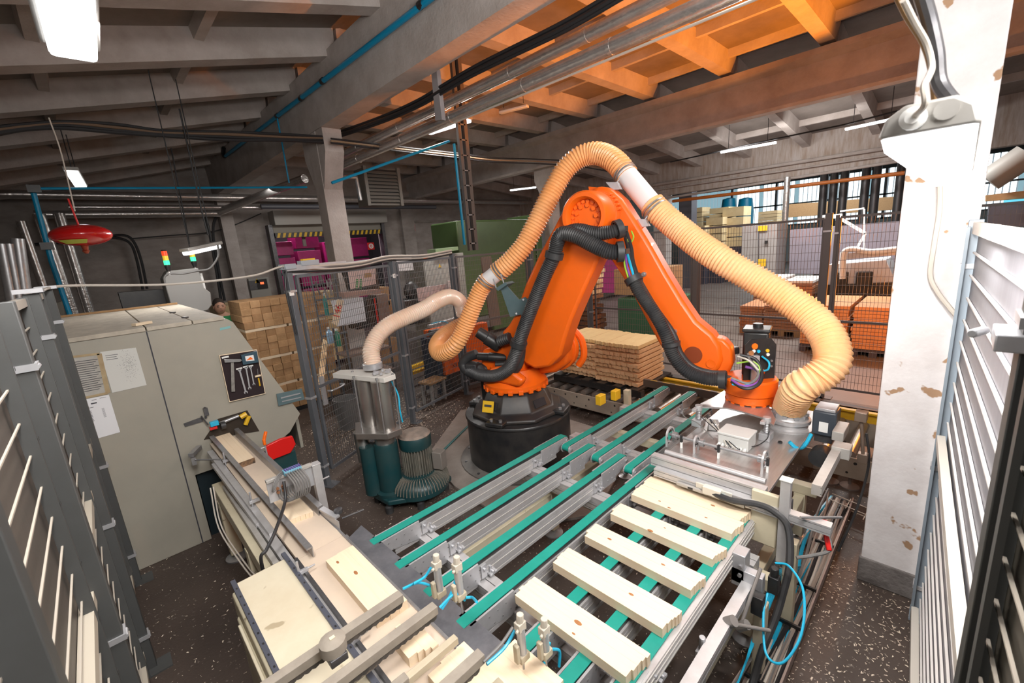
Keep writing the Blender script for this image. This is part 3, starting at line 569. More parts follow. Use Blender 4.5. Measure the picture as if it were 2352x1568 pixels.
c = PY(765, 1480, 1.40); MB().lathe([(.03, -.03), (.045, -.02), (.045, .02), (.03, .03), (.012, .032)], c, (0, 0, 1), 14).build('housing', GR, mt)
MB().box(c + V((0, -.02, -.035)), (.06, .05, .03)).build('base', DSTEEL, mt, bevel=.003); MB().box(c + V((.0, -.005, .0325)), (.018, .014, .004)).build('label', CREAMT, mt)
# ================================================================ ROBOT
def PD(px, py, D): return EYE + ray(px, py) * (D / FPX)
BC = V((3.0, 3.15, 0)); DU = V((.19382, -.98104, 0)); DN = V((.98104, .19382, 0))
def RB(u, o, z): return BC + DU * u + DN * o + V((0, 0, z))
def PO(px, py, off): return PP(px, py, BC + DN * off, DN)      # picture ray on the robot's own vertical plane
pd = root('robot_pedestal', (3, 3.15, 0), 'black round steel pedestal bolted to the cement slab under the orange robot', 'pedestal')
MB().lathe([(.55, .02), (.55, .52), (.562, .525), (.562, .54), (.555, .55), (.30, .55)], (3, 3.15, 0), n=48).build('drum', BLACKP, pd)
fl = MB().lathe([(.66, .02), (.66, .035), (.55, .05)], (3, 3.15, 0), n=40).build('base_flange', mat('flange_dusty', (0.10, 0.095, 0.09), 0.6, 0, (0.22, 0.2, 0.18), 5, 0.6), pd)
for i in range(12):
    a = i * math.pi / 6; MB().cyl((3 + .61 * math.cos(a), 3.15 + .61 * math.sin(a), .035), (3 + .61 * math.cos(a), 3.15 + .61 * math.sin(a), .05), .014, 6).build('bolt', DSTEEL, fl, smooth=0)
rb = root('industrial_robot', (3, 3.15, .55), 'large orange industrial robot arm holding an aluminium gripper over the boards', 'robot')
bs = MB().lathe([(.50, .55), (.50, .585), (.40, .62), (.33, .77), (.30, .80), (.24, .82)], (3, 3.15, 0), n=8, phase=.35).build('base_casting', mat('base_black', (0.018, 0.018, 0.020), 0.42, 0, (0.07, 0.05, 0.035), 4, 0.5), rb, bevel=.012)
for i in range(8):
    a = i * math.pi / 4 + .35; ca, sa = math.cos(a), math.sin(a)
    if i % 2 == 0:
        f = MB().box((3 + .475 * ca, 3.15 + .475 * sa, .575), (.16, .19, .045), a).build('foot_pad', BLACKP, bs, bevel=.012)
        q = MB()
        for s in (-.05, .05): q.cyl((3 + .50 * ca - s * sa, 3.15 + .50 * sa + s * ca, .595), (3 + .50 * ca - s * sa, 3.15 + .50 * sa + s * ca, .618), .017, 8)
        q.build('bolts', STEEL, f)['kind'] = 'stuff'
    else:
        a2 = a; M_ = Matrix.Rotation(a2, 3, 'Z') @ Matrix.Rotation(-.42, 3, 'Y')
    b = a + math.pi / 8; M_ = Matrix.Rotation(b, 3, 'Z') @ Matrix.Rotation(-.42, 3, 'Y')
    if i % 2: MB().box((3 + .345 * math.cos(b), 3.15 + .345 * math.sin(b), .685), (.012, .155, .085), rot=M_).build('window', DK, bs, bevel=.004)  # dark plate stands for the shade inside a casting opening
for (px_, py_) in ((1121, 934),):
    c = V((2.93, 2.78, .665)); aa = math.atan2(-.9, -.25)
    e = PP(px_, py_, (2.62, 3.0, .66), (-1, -.35, .35)); w = MB(); M_ = Matrix.Rotation(math.atan2(-.35, -1), 3, 'Z') @ Matrix.Rotation(-.35, 3, 'Y')
    w.box(e, (.004, .125, .115), rot=M_); y_ = w.build('warning_label', YEL, bs)
    MB().box(e + V((-.003, -.003, .012)), (.003, .08, .022), rot=M_).box(e + V((-.003, 0, -.025)), (.003, .035, .035), rot=M_).build('label_print', INK, y_)
# turntable with toothed rim
tt = MB().lathe([(.31, .81), (.33, .825), (.33, .875), (.30, .90), (.27, .93), (.25, 1.02)], (3, 3.15, 0), n=40).build('turntable', ORANGE, rb)
for i in range(20):
    a = i * math.pi / 10; MB().box((3 + .318 * math.cos(a), 3.15 + .318 * math.sin(a), .825), (.05, .045, .04), a).build('rim_tooth', ORANGE, tt, smooth=0, bevel=.002)
# shoulder housing: two cheeks carrying axis two
SH = RB(.34, 0, 1.17)
for o0, o1, nm in ((.12, .26, 'shoulder_cheek'), (-.30, -.20, 'shoulder_cheek')):
    pl = [(-.16, .93), (.2, .90), (.42, .95), (.55, 1.05), (.58, 1.22), (.48, 1.36), (.32, 1.40), (.15, 1.33), (-.02, 1.12)] if o0 > 0 else [(-.18, .93), (.24, .90), (.30, .98), (.1, 1.10), (-.1, 1.06)]
    MB().prism([RB(u, o0, z) for u, z in pl], DN * (o1 - o0)).build(nm, ORANGE, rb, bevel=.03)
MB().lathe([(.20, .26), (.25, .27), (.25, .34), (.21, .38), (.0, .38)], SH, DN, 32).build('axis_cover', ORANGE, rb, bevel=.006)
MB().tube(crom([RB(.50, .37, 1.38), RB(.60, .38, 1.25), RB(.62, .38, 1.08), RB(.56, .37, .97)], 6), .035, 10).build('cover_rib', ORANGE, rb)
MB().cyl(RB(.56, .37, .985), RB(.56, .37, .955), .025, 12).build('rubber_stop', WHITE, rb)
MB().prism([RB(-.30, -.12, z_) if 0 else RB(u, -.13, z_) for u, z_ in ((-.36, .98), (.15, .93), (.25, 1.15), (.12, 1.32), (-.05, 1.25), (-.30, 1.20))], DN * .25).build('shoulder_body', ORANGE, rb, bevel=.02)
# link arm (outline on its near face, .21 m thick)
LK = [(1150, 765), (1166, 748), (1182, 722), (1206, 652), (1238, 582), (1274, 516), (1293, 478), (1330, 455), (1372, 455), (1400, 490), (1400, 545), (1372, 600), (1340, 670), (1312, 735), (1298, 775), (1288, 815), (1262, 843), (1228, 848), (1204, 836), (1188, 805), (1174, 788)]
la = MB().prism([PO(x, y, -.16) for x, y in LK], DN * .24).build('link_arm', ORANGE, rb, bevel=.028)
EB = PO(1348, 497, -.19)
er = MB()
er.lathe([(.135, -.005), (.135, -.045), (.155, -.075), (.185, -.075), (.20, -.055), (.205, .10), (.19, .12)], EB, DN, 40, cap=False).build('elbow_ring', ORANGE, rb)
MB().lathe([(.15, -.005), (.15, .01)], EB, DN, 32).build('elbow_disc', ORANGE, rb)
for i in range(18):
    if i in (11, 12, 13, 14): continue
    a = i * 2 * math.pi / 18; u_ = DU * math.cos(a) + V((0, 0, 1)) * math.sin(a); c = EB + u_ * .118
    MB().lathe([(.008, -.022), (.015, -.022), (.016, .0)], c, DN, 10).build('elbow_bolt', ORANGE, rb, smooth=0)
    if i % 2 == 0 and i < 12: c = EB + u_ * .088; MB().lathe([(.009, -.026), (.018, -.026), (.019, .0)], c, DN, 10).build('elbow_bolt', ORANGE, rb)
EC = EB + DN * .2
MB().lathe([(.17, -.08), (.205, -.07), (.205, .02), (.17, .05)], EC, DN, 36).build('elbow_hub', ORANGE, rb)
for a0 in (.2, 1.9): 
    q = MB()
    for i in range(5):
        a = a0 + i * .17; u_ = DU * math.cos(a) + V((0, 0, 1)) * math.sin(a); q.lathe([(.013, -.006), (.013, .05)], EC + u_ * .212 - DN * .05, DN, 8)
    q.build('hub_flange', ORANGE, rb)
# forearm
FA = [(1352, 440), (1372, 427), (1398, 430), (1428, 458), (1455, 500), (1492, 560), (1530, 628), (1566, 688), (1600, 738), (1636, 768), (1654, 795), (1660, 828), (1650, 852), (1628, 862), (1600, 856), (1572, 828), (1540, 782), (1500, 716), (1466, 655), (1432, 600), (1400, 560), (1370, 520)]
MB().prism([PO(x, y, .02) for x, y in FA], DN * .20).build('forearm', ORANGE, rb, bevel=.03)
MB().prism([PO(x, y, -.0) for x, y in ((1400, 590), (1440, 650), (1480, 725), (1515, 790), (1550, 840), (1520, 760), (1480, 690), (1430, 590))], DN * .1).build('forearm_rib', ORANGE, rb, bevel=.01)
c = PO(1592, 815, .019); MB().lathe([(.070, -.004), (.070, .01)], c, DN, 24).build('forearm_hole', mat('orange_hollow_shade', (0.22, 0.035, 0.004), 0.6), rb, smooth=0)  # solid disc, the hole's shade put into a darker orange
c = PO(1633, 835, .018); MB().lathe([(.016, -.006), (.034, -.008), (.036, .01)], c, DN, 18).build('axis_pin', ORANGE, rb)
MB().prism([PO(x, y, .12) for x, y in ((1372, 430), (1350, 428), (1352, 440), (1385, 452))], DN * .09).build('forearm_lug', ORANGE, rb, bevel=.008)
for px_, py_ in ((1548, 762), (1552, 795), (1478, 630)):
    c = PO(px_, py_, 0); MB().lathe([(.012, -.02), (.012, .0), (.02, .0), (.022, .03)], c, DN, 8).build('hose_bolt', STEEL, rb)
# wrist
MB().prism([PO(x, y, .05) for x, y in ((1640, 775), (1662, 780), (1680, 800), (1684, 835), (1672, 862), (1640, 858), (1630, 820))], DN * .15).build('wrist_lug', ORANGE, rb, bevel=.02)
FL = PZ(1722, 912, .975); FL.z = 0
MB().lathe([(.165, .965), (.168, .975), (.168, 1.02), (.160, 1.025), (.182, 1.03), (.182, 1.13), (.17, 1.145), (.05, 1.145)], FL, n=40).build('flange_drum', ORANGE, rb)
for i in range(14):
    a = i * math.pi / 7; MB().box(FL + V((.158 * math.cos(a), .158 * math.sin(a), .957)), (.026, .026, .022), a).build('flange_tooth', ORANGE, rb, smooth=0)
sv = MB().box(FL + V((.10, .0, 1.31)), (.17, .17, .34), .2).build('servo_motor', BLACKP, rb, bevel=.014)
MB().box(FL + V((.10, .0, 1.492)), (.185, .185, .025), .2).build('motor_cap', BLACKP, sv, bevel=.008); MB().cyl(FL + V((.12, 0, 1.50)), FL + V((.12, 0, 1.53)), .035, 16).build('motor_plug', BLACKP, sv)
pn = [(-.10, 1.12), (.13, 1.10), (.13, 1.40), (.09, 1.45), (-.06, 1.45), (-.10, 1.41)]
ax = V((.72, -.69, 0)); no = V((-.69, -.72, 0))
cp = MB().prism([FL + no * .075 + ax * u + V((0, 0, z)) for u, z in pn], no * .008).build('connector_plate', BLACKP, rb)
for u, z, m_, r_ in ((-.03, 1.40, ORPL, .022), (-.055, 1.35, KNOT, .02), (-.035, 1.365, WHITE, .012), (.0, 1.36, BLUEH, .012), (.065, 1.36, YEL, .013), (.07, 1.33, WHITE, .012), (.03, 1.20, ORPL, .024), (.1, 1.28, STEEL, .008), (.1, 1.24, STEEL, .008)):
    p = FL + no * .083 + ax * u + V((0, 0, z)); MB().cyl(p, p + no * .008, r_, 12).build('port', m_, cp)
MB().box(FL + no * .10 + ax * -.03 + V((0, 0, 1.29)), (.05, .035, .09), math.atan2(ax.y, ax.x)).build('plug_block', GALV, cp, bevel=.003)
MB().box(FL + no * .10 + ax * -.02 + V((0, 0, 1.17)), (.07, .012, .13), math.atan2(ax.y, ax.x)).build('bracket', GALV, cp)
PURP = mat('purple_cable', (0.20, 0.06, 0.33), 0.45); GRN = mat('green_cable', (0.30, 0.55, 0.05), 0.45)
for P, r_, m_ in (([(1680, 872, 3.05), (1705, 886, 2.98), (1735, 882, 2.97), (1747, 865, 3.0), (1735, 848, 3.05), (1712, 842, 3.08)], .010, PURP),
                  ([(1680, 876, 3.05), (1712, 892, 2.96), (1742, 882, 2.95), (1750, 855, 3.0), (1735, 825, 3.05), (1700, 815, 3.1)], .012, CABLE),
                  ([(1680, 868, 3.05), (1715, 880, 3.0), (1735, 872, 3.0), (1742, 855, 3.02), (1725, 835, 3.05)], .010, GREYC),
                  ([(1748, 860, 3.0), (1742, 840, 3.02), (1725, 830, 3.04), (1692, 834, 3.1)], .006, GRN),
                  ([(1682, 882, 3.04), (1700, 886, 3.0), (1722, 884, 2.98)], .008, BLUEH),
                  ([(1694, 818, 3.08), (1720, 828, 3.0), (1742, 850, 2.98)], .007, CABLEW), ([(1718, 812, 3.1), (1722, 826, 3.05), (1740, 842, 3.0)], .008, GREYC),
                  ([(1750, 818, 3.12), (1766, 832, 3.12), (1764, 848, 3.1), (1750, 852, 3.05)], .007, BLUEH)):
    MB().tube(crom([PD(*p) for p in P], 6), r_, 8).build('wrist_cable', m_, rb)
w = MB().box(PO(1672, 800, .28), (.06, .20, .06), -.5).box(PO(1668, 795, .34), (.05, .06, .10), -.5).build('wrist_motor', DSTEEL, rb, bevel=.01)
# rear: motors, balancer
for P, r_, nm in (([(1150, 796, -.12), (1098, 762, -.22)], .072, 'axis_motor'), ([(1165, 822, -.1), (1098, 818, -.2)], .05, 'balancer'), ([(1190, 835, -.05), (1140, 838, -.15)], .07, 'axis_motor'), ([(1120, 850, -.1), (1075, 835, -.2)], .055, 'junction_drum')):
    a, b = [PO(x, y, o) for x, y, o in P]; MB().lathe([(r_ * .8, 0), (r_, .02), (r_, (b - a).length * .6), (r_ * .85, (b - a).length * .62), (r_ * .8, (b - a).length), (r_ * .4, (b - a).length + .01)], a, b - a, 18).build(nm, BLACKP, rb)
g = PO(1108, 770, -.21); MB().lathe([(.022, -.02), (.026, -.02), (.026, .03)], g, (-.7, -.7, .1), 16).build('gauge', STEEL, rb); MB().lathe([(.020, -.023), (.020, -.02)], g, (-.7, -.7, .1), 16).build('gauge_dial', WHITE, rb)
a, b = PO(1165, 795, -.2), PO(1135, 808, -.22)
MB().lathe([(.05 + .008 * (i % 2), i * .012) for i in range(12)], PO(1172, 775, -.19), PO(1125, 792, -.2) - PO(1172, 775, -.19), 18).build('bellows', RUBBER, rb)
MB().prism([RB(u, -.1, z) for u, z in ((-.40, .62), (-.22, .62), (-.22, 1.0), (-.40, 1.0))], DN * .3).build('cable_box', BLACKP, rb, bevel=.01)
MB().box(PO(1085, 848, -.26), (.09, .12, .13), .5).build('hose_clamp_block', RUBBER, rb, bevel=.01)
# dress-pack hoses
def hose(name, P, r, amp, pitch, m, parent=None, f=PO, n=16, sub=4): return corr([f(*p) for p in P], r, amp, pitch, n, sub).build(name, m, parent, smooth=60)
hose('dress_hose', [(1078, 852, -.27), (1105, 862, -.29), (1140, 862, -.31), (1168, 846, -.32), (1184, 815, -.33), (1196, 775, -.33), (1222, 705, -.32), (1252, 632, -.31), (1272, 588, -.30), (1280, 556, -.30), (1292, 537, -.31), (1322, 541, -.32), (1362, 562, -.31), (1400, 578, -.29), (1428, 578, -.26)], .060, .0035, .017, RUBBER, rb)
hose('dress_hose', [(1305, 532, -.25), (1330, 528, -.27), (1365, 535, -.27), (1400, 533, -.25), (1425, 525, -.22)], .052, .0035, .017, RUBBER, rb)
hose('dress_hose', [(1100, 845, -.2), (1125, 868, -.22), (1160, 866, -.24), (1188, 842, -.25), (1197, 805, -.25), (1192, 790, -.25)], .045, .0, .012, RUBBER, rb)
hose('dress_hose', [(1095, 812, -.2), (1072, 822, -.24), (1064, 838, -.26), (1075, 856, -.27)], .05, .0, .012, RUBBER, rb)
hose('dress_hose', [(1452, 636, -.14), (1470, 672, -.16), (1505, 722, -.17), (1530, 770, -.18), (1546, 815, -.18), (1575, 850, -.17), (1618, 868, -.14), (1668, 872, -.10)], .050, .0035, .016, RUBBER, rb)
hose('dress_hose', [(1460, 632, -.05), (1500, 700, -.06), (1545, 765, -.06), (1562, 810, -.06), (1590, 842, -.05), (1630, 856, -.04), (1668, 858, -.03)], .026, .0, .011, RUBBER, rb)
def clampring(P, Q, r, m=RUBBER, L_=.05): 
    a, b = P, Q; d = (b - a).normalized(); MB().lathe([(r, -L_ / 2), (r + .018, -L_ / 2), (r + .018, L_ / 2), (r, L_ / 2)], a, d, 20, cap=False).box(a + V((.04, -.02, 0)), (.06, .05, .04)).build('hose_clamp', m, rb)
clampring(PO(1191, 789, -.33), PO(1200, 760, -.33), .062); clampring(PO(1273, 586, -.30), PO(1279, 560, -.30), .062); clampring(PO(1424, 578, -.27), PO(1436, 577, -.25), .062); clampring(PO(1420, 526, -.23), PO(1432, 522, -.2), .056)
clampring(PO(1455, 642, -.15), PO(1470, 670, -.16), .052); clampring(PO(1541, 790, -.18), PO(1545, 815, -.18), .05, RUBBER, .03); clampring(PO(1660, 872, -.10), PO(1680, 873, -.1), .052)
for P, r_, m_ in (([(1440, 580, -.2), (1447, 605, -.15), (1455, 632, -.14)], .011, BLUEH), ([(1436, 582, -.2), (1440, 610, -.16), (1447, 635, -.15)], .009, PURP), ([(1433, 585, -.2), (1435, 610, -.17), (1443, 638, -.15)], .007, GRN), ([(1436, 530, -.15), (1448, 570, -.1), (1452, 600, -.1), (1462, 632, -.1)], .022, CABLE), ([(1440, 550, -.16), (1446, 560, -.1), (1455, 545, -.1), (1450, 530, -.1)], .006, GRN), ([(1436, 545, -.2), (1444, 580, -.14), (1449, 610, -.13), (1456, 634, -.14)], .012, CABLE)):
    MB().tube(crom([PO(*p) for p in P], 6), r_, 8).build('dress_cable', m_, rb)
# teal hose bracket on the link arm
TB = mat('bracket_teal', (0.09, 0.145, 0.16), 0.4, 0, (0.14, 0.19, 0.2), 6, 0.5)
bt = MB().prism([PO(x, y, -.20) for x, y in ((1150, 664), (1162, 655), (1192, 688), (1205, 682), (1236, 706), (1218, 752), (1208, 748), (1196, 722), (1172, 728))], DN * .012).build('hose_bracket', TB, rb)
MB().prism([PO(x, y, -.26) for x, y in ((1138, 662), (1160, 648), (1166, 652), (1144, 668))], DN * .12).build('bracket_flange', TB, bt)
for x, y in ((1202, 688), (1229, 714), (1213, 747), (1186, 720)): MB().cyl(PO(x, y, -.2), PO(x, y, -.215), .010, 8).build('bolt', STEEL, bt)
for x, y, x2, y2 in ((1133, 640, 1140, 662), (1150, 630, 1158, 652)): MB().cyl(PO(x, y, -.25), PO(x2, y2, -.23), .007, 6).build('stud', GALV, bt)
for x, y in ((1405, 430), (1470, 515)):
    b = MB().prism([PO(x + a_, y + b_, .1) for a_, b_ in ((-14, -12), (12, -12), (20, 4), (4, 6), (-4, 0))], DN * .05).cyl(PO(x + 6, y - 4, .12), PO(x + 20, y - 22, .14), .006, 6).build('tube_holder', GALV, rb)
# ---------------------------------------------------------------- big suction hose
sh = root('suction_hose', PD(1366, 352, 3.9), 'thick ribbed amber suction hose arching over the orange robot arm to the gripper', 'hose')
P0 = PZ(1812, 955, .90)
A = [P0 - V((0, 0, .02)), P0 + V((0, 0, .06))] + [PD(*p) for p in ((1838, 890, 2.82), (1885, 862, 2.74), (1912, 828, 2.72), (1903, 778, 2.78), (1868, 732, 2.88), (1810, 688, 3.0), (1740, 645, 3.12), (1670, 605, 3.22), (1605, 562, 3.36), (1550, 518, 3.48), (1515, 488, 3.54), (1496, 468, 3.58))]
corr(A, .099, .0072, .026, 22, 4).build('hose', HOSE, sh, smooth=60)
B_ = [PD(*p) for p in ((1502, 478, 3.57), (1468, 437, 3.64), (1434, 396, 3.72))]
MB().tube(crom(B_, 6), .089, 24).build('rigid_tube', mat('white_tube', (0.78, 0.76, 0.76), 0.4), sh, smooth=60)
Cc = [PD(*p) for p in ((1440, 404, 3.71), (1418, 376, 3.76), (1392, 358, 3.84), (1362, 352, 3.92), (1328, 363, 3.98), (1298, 390, 4.03), (1275, 428, 4.07), (1252, 472, 4.1), (1228, 520, 4.14), (1202, 566, 4.18), (1170, 602, 4.24), (1142, 626, 4.3))]
corr(Cc, .094, .0075, .030, 22, 5).build('hose', HOSE2, sh, smooth=60)
MB().tube(crom([PD(*p) for p in ((1147, 622, 4.28), (1130, 636, 4.32), (1115, 648, 4.36))], 4), .082, 22).build('collar', mat('white_tube', (0.78, 0.76, 0.76), 0.4), sh, smooth=60)
Dd = [PD(*p) for p in ((1122, 642, 4.34), (1106, 662, 4.38), (1092, 692, 4.42), (1078, 726, 4.46), (1064, 760, 4.5), (1048, 788, 4.52), (1028, 806, 4.6), (1009, 810, 4.74), (1003, 794, 4.9), (1014, 775, 5.04), (1038, 757, 5.14), (1066, 742, 5.2))]
corr(Dd, .086, .0070, .029, 22, 5).build('hose', HOSE2, sh, smooth=60)
for (x, y, D_), (x2, y2, D2), r_ in (((1438, 401, 3.715), (1430, 392, 3.74), .100), ((1500, 476, 3.57), (1507, 484, 3.56), .105), ((1146, 623, 4.285), (1152, 618, 4.27), .095), ((1117, 646, 4.35), (1112, 653, 4.36), .092)):
    for k in (0, .03): 
        a = PD(x, y, D_); d = (PD(x2, y2, D2) - a).normalized(); MB().lathe([(r_ - .01, -.006), (r_ + .004, -.006), (r_ + .004, .006), (r_ - .01, .006)], a + d * k, d, 24, cap=False).build('clamp_band', STEEL, sh)
# gripper
gp = root('gripper', (3.1, .95, .72), 'aluminium vacuum gripper plate with shaft, springs and a grey junction box under the robot flange', 'gripper')
BRA = mat('brushed_aluminium', (0.60, 0.585, 0.58), 0.30, 0.8, (0.46, 0.44, 0.43), 5, 0.6, stretch=(1, 12, 1))
MB().bp((2.36, .60, .80), (3.78, 1.235, .822)).build('base_plate', BRA, gp, bevel=.002)
MB().bp((2.40, .64, .745), (3.72, 1.20, .80)).build('vacuum_box', ALUD, gp, bevel=.003)
sp = [(620, 275), (740, 215), (850, 145), (1000, 105), (1240, 100), (1430, 110), (1350, 165), (1260, 240), (1240, 310), (1275, 365), (1300, 420), (1280, 470), (1180, 400), (1000, 345), (860, 312), (640, 302)]
MB().prism([PZ(1450 + .2551 * x, 860 + .2551 * y, .945) for x, y in sp], (0, 0, .012)).build('star_plate', BRA, gp)
def G(x, y, z): return PZ(1450 + .2551 * x, 860 + .2551 * y, z)
for (x, y) in ((605, 400), (1215, 520)):
    b = G(x, y, .87); b = V((b.x, b.y, .822)); s = MB()
    MB().box(b + V((0, 0, .025)), (.09, .07, .05)).build('spring_block', GALV, gp, bevel=.003)
    s.lathe([(.018 + .005 * (i % 2), .05 + i * .006) for i in range(13)], b, n=14).build('spring', STEEL, gp); MB().cyl(b + V((0, 0, .12)), b + V((0, 0, .16)), .026, 14).box(b + V((-.04, .01, .135)), (.05, .03, .02)).build('spring_cap', ALU, gp, bevel=.002)
jb = G(950, 560, .88); jb = V((jb.x, jb.y, .822))
j = MB().box(jb + V((0, 0, .045)), (.16, .19, .09)).build('junction_box', mat('box_grey', (0.55, 0.55, 0.53), 0.5), gp, bevel=.008)
MB().box(jb + V((0, 0, .094)), (.168, .198, .018)).build('box_lid', mat('box_grey', (0.55, 0.55, 0.53), 0.5), j, bevel=.005)
for i in range(7): MB().cyl(jb + V((-.08, -.08 + i * .027, .02)), jb + V((-.105, -.08 + i * .027, .018)), .009, 10).build('cable_gland', WHITE, j)
a, b = G(350, 530, .90), G(1235, 765, .90); a.z = b.z = .90; xs = (a.x + b.x) / 2
a = V((xs, a.y, .895)); b = V((xs, b.y, .895))
MB().cyl(a, b, .011, 12).build('shaft', STEEL, gp)
for t, r_ in ((.0, .056), (.30, .040), (.97, .056)):
    c = a.lerp(b, t); MB().lathe([(r_ - .012, -.006), (r_, -.006), (r_, .006), (r_ - .012, .006)], c, (0, 1, 0), 24, cap=False).bp(c + V((-r_, -.006, -.073)), c + V((-r_ + .014, .006, 0))).bp(c + V((r_ - .014, -.006, -.073)), c + V((r_, .006, 0))).build('bearing_frame', ALU, gp)
for t in (.06, .36, .93): c = a.lerp(b, t); MB().cyl(c - V((0, .012, 0)), c + V((0, .012, 0)), .026, 16).build('shaft_collar', STEEL, gp)
for t in (.14, .54, 1.0): c = a.lerp(b, t); MB().box(c + V((-.01, 0, -.005)), (.018, .014, .05)).build('sensor', BLACKP, gp, bevel=.002); MB().box(c + V((-.01, 0, -.05)), (.014, .012, .045)).build('sensor_post', WHITE, gp)
o = MB(); profile_y(o, .60, 1.26, 2.375, .865, .05, .07); o.build('edge_profile', ALU, gp, smooth=0)
MB().cyl((2.43, .62, .872), (2.43, 1.2, .872), .017, 14).build('air_rail', ALU, gp)
pt = MB().lathe([(.15, .822), (.155, .835), (.12, .84), (.12, .87), (.135, .872), (.135, .895), (.12, .90), (.105, .93), (.105, .96)], (P0.x, P0.y, 0), n=32).build('hose_port', ALU, gp)
for i in range(10):
    t = i * math.pi / 5; MB().box((P0.x + .112 * math.cos(t), P0.y + .112 * math.sin(t), .925), (.014, .03, .022), t).build('port_clip', GALV, pt)
for x, y in ((1340, 612), (1430, 485), (1600, 255), (770, 670), (405, 520 + 60)):
    c = G(x, y, .823); MB().lathe([(.014, .0), (.014, .008), (.007, .008), (.007, .012)], c, n=10).build('cap_screw', BLACKP, gp)
mf = G(740, 440, .86); MB().box(V((mf.x, mf.y, .85)), (.10, .07, .05), .4).build('valve_manifold', ALU, gp, bevel=.004)
for i in range(4): MB().tube(crom([V((mf.x - .03, mf.y + .03 - i * .015, .87)), V((mf.x - .08, mf.y + .05 - i * .03, .92)), V((jb.x - .11, jb.y - .03 + i * .02, .86)), V((jb.x - .09, jb.y - .05 + i * .027, .845))], 6), .0032, 6).build('thin_cable', CABLEW if i % 2 else CABLE, gp)
MB().tube(crom([G(1240, 510, .9), G(1220, 580, .86), G(1130, 640, .84), G(1040, 650, .84)], 6), .0035, 6).build('thin_cable', CABLE, gp)
MB().tube(crom([G(510, 300, .95), G(465, 320, .95), G(480, 380, .92), G(600, 440, .90), G(740, 580, .86)], 6), .0035, 6).build('thin_cable', GREYC, gp)
# stationary gate with sensors just in front of the gripper
gt = root('stop_gate', (2.34, .9, .5), 'aluminium cross bar with slotted sensor strip and uprights in front of the gripper', 'gate bar')
o = MB(); profile_y(o, .30, 1.22, 2.335, .80, .05, .05); o.build('cross_bar', ALU, gt, smooth=0)
MB().bp((2.285, .68, .757), (2.305, 1.06, .775)).build('sensor_strip', ALUD, gt, bevel=.001)
for y in (.78, .85, .96): MB().bp((2.284, y, .760), (2.288, y + .03, .772)).build('strip_slot', BLACKP, gt, smooth=0)
MB().bp((2.27, .80, .77), (2.312, .90, .815)).bp((2.30, .75, .775), (2.31, .95, .81)).build('valve_pair', mat('valve_cream', (0.62, 0.58, 0.5), 0.5), gt, bevel=.003)
MB().bp((2.27, .785, .775), (2.30, .80, .79)).build('blue_fitting', BLUEH, gt)
# ================================================================ MACHINE, FENCES, BLOWER
def text(s, loc, size, m, parent, rot, name='lettering'):
    c = bpy.data.curves.new(name + '_curve', 'FONT'); c.body = s; c.size = size; c.extrude = .0006; c.align_x = 'CENTER'; c.align_y = 'CENTER'; c.materials.append(m)
    t_ = bpy.data.objects.new('tmp', c); COL.objects.link(t_); bpy.context.view_layer.update(); me = bpy.data.meshes.new_from_object(t_.evaluated_get(bpy.context.evaluated_depsgraph_get())); bpy.data.objects.remove(t_); me.materials.clear(); me.materials.append(m)
    o = bpy.data.objects.new(name, me); COL.objects.link(o); o['kind'] = 'stuff'; o.parent = parent; o.location = V(loc) - ORG[parent.name]; o.rotation_euler = rot; return o
FY = 4.23
mc = root('moulding_machine', (0, 5.4, 0), 'large beige wood moulding machine with taped papers and a tool board on its front', 'machine')
def F(px, py, y=FY): p = PY(px, py, y); return p
xs0 = -1.15
fr_ = [(xs0, 0), (.30, 0), (.30, .60), (.62, .60), (.86, .60), (1.06, .70), (1.177, .844), (.80, 1.80), (.74, 1.84), (xs0, 1.84)]
MB().prism([(x, FY, z) for x, z in fr_[:2]] + [(.30, FY, .60), (.86, FY, .60), (1.06, FY, .70), (1.177, FY, .844), (.80, FY, 1.80), (.76, FY, 1.835), (xs0, FY, 1.835)], (0, 2.45, 0)).build('body', BEIGE, mc, smooth=0, bevel=.006)
tp = MB().bp((xs0, FY - .012, 1.83), (.232, 6.7, 1.862)).build('lid_panel', BEIGET, mc, bevel=.004)
MB().bp((.240, FY - .012, 1.83), (.52, 6.7, 1.862)).build('lid_panel', BEIGET, mc, bevel=.004)
MB().prism([(.528, FY - .012, 1.83), (.74, FY - .012, 1.83), (.74, 6.7, 1.83), (.528, 6.7, 1.83)], (0, 0, .03)).build('lid_panel', BEIGET, mc, bevel=.004)
MB().bp((.2315, FY - .0025, .0), (.2395, FY + .004, 1.83)).build('panel_seam', INK, mc, smooth=0)
for y in (4.55, 5.3): MB().box((.524, y, 1.866), (.03, .05, .012), .4).build('hinge', DSTEEL, mc)
MB().prism([(.31, FY + .06, 0), (1.0, FY + .06, 0), (1.0, FY + .06, .62), (.31, FY + .06, .62)], (0, 2.2, 0)).build('dark_plinth', mat('teal_black', (0.008, 0.018, 0.024), 0.5), mc, smooth=0)
MB().box((1.165, FY + .9, .62), (.03, 1.6, .3)).build('side_panel', BEIGE, mc, bevel=.005)
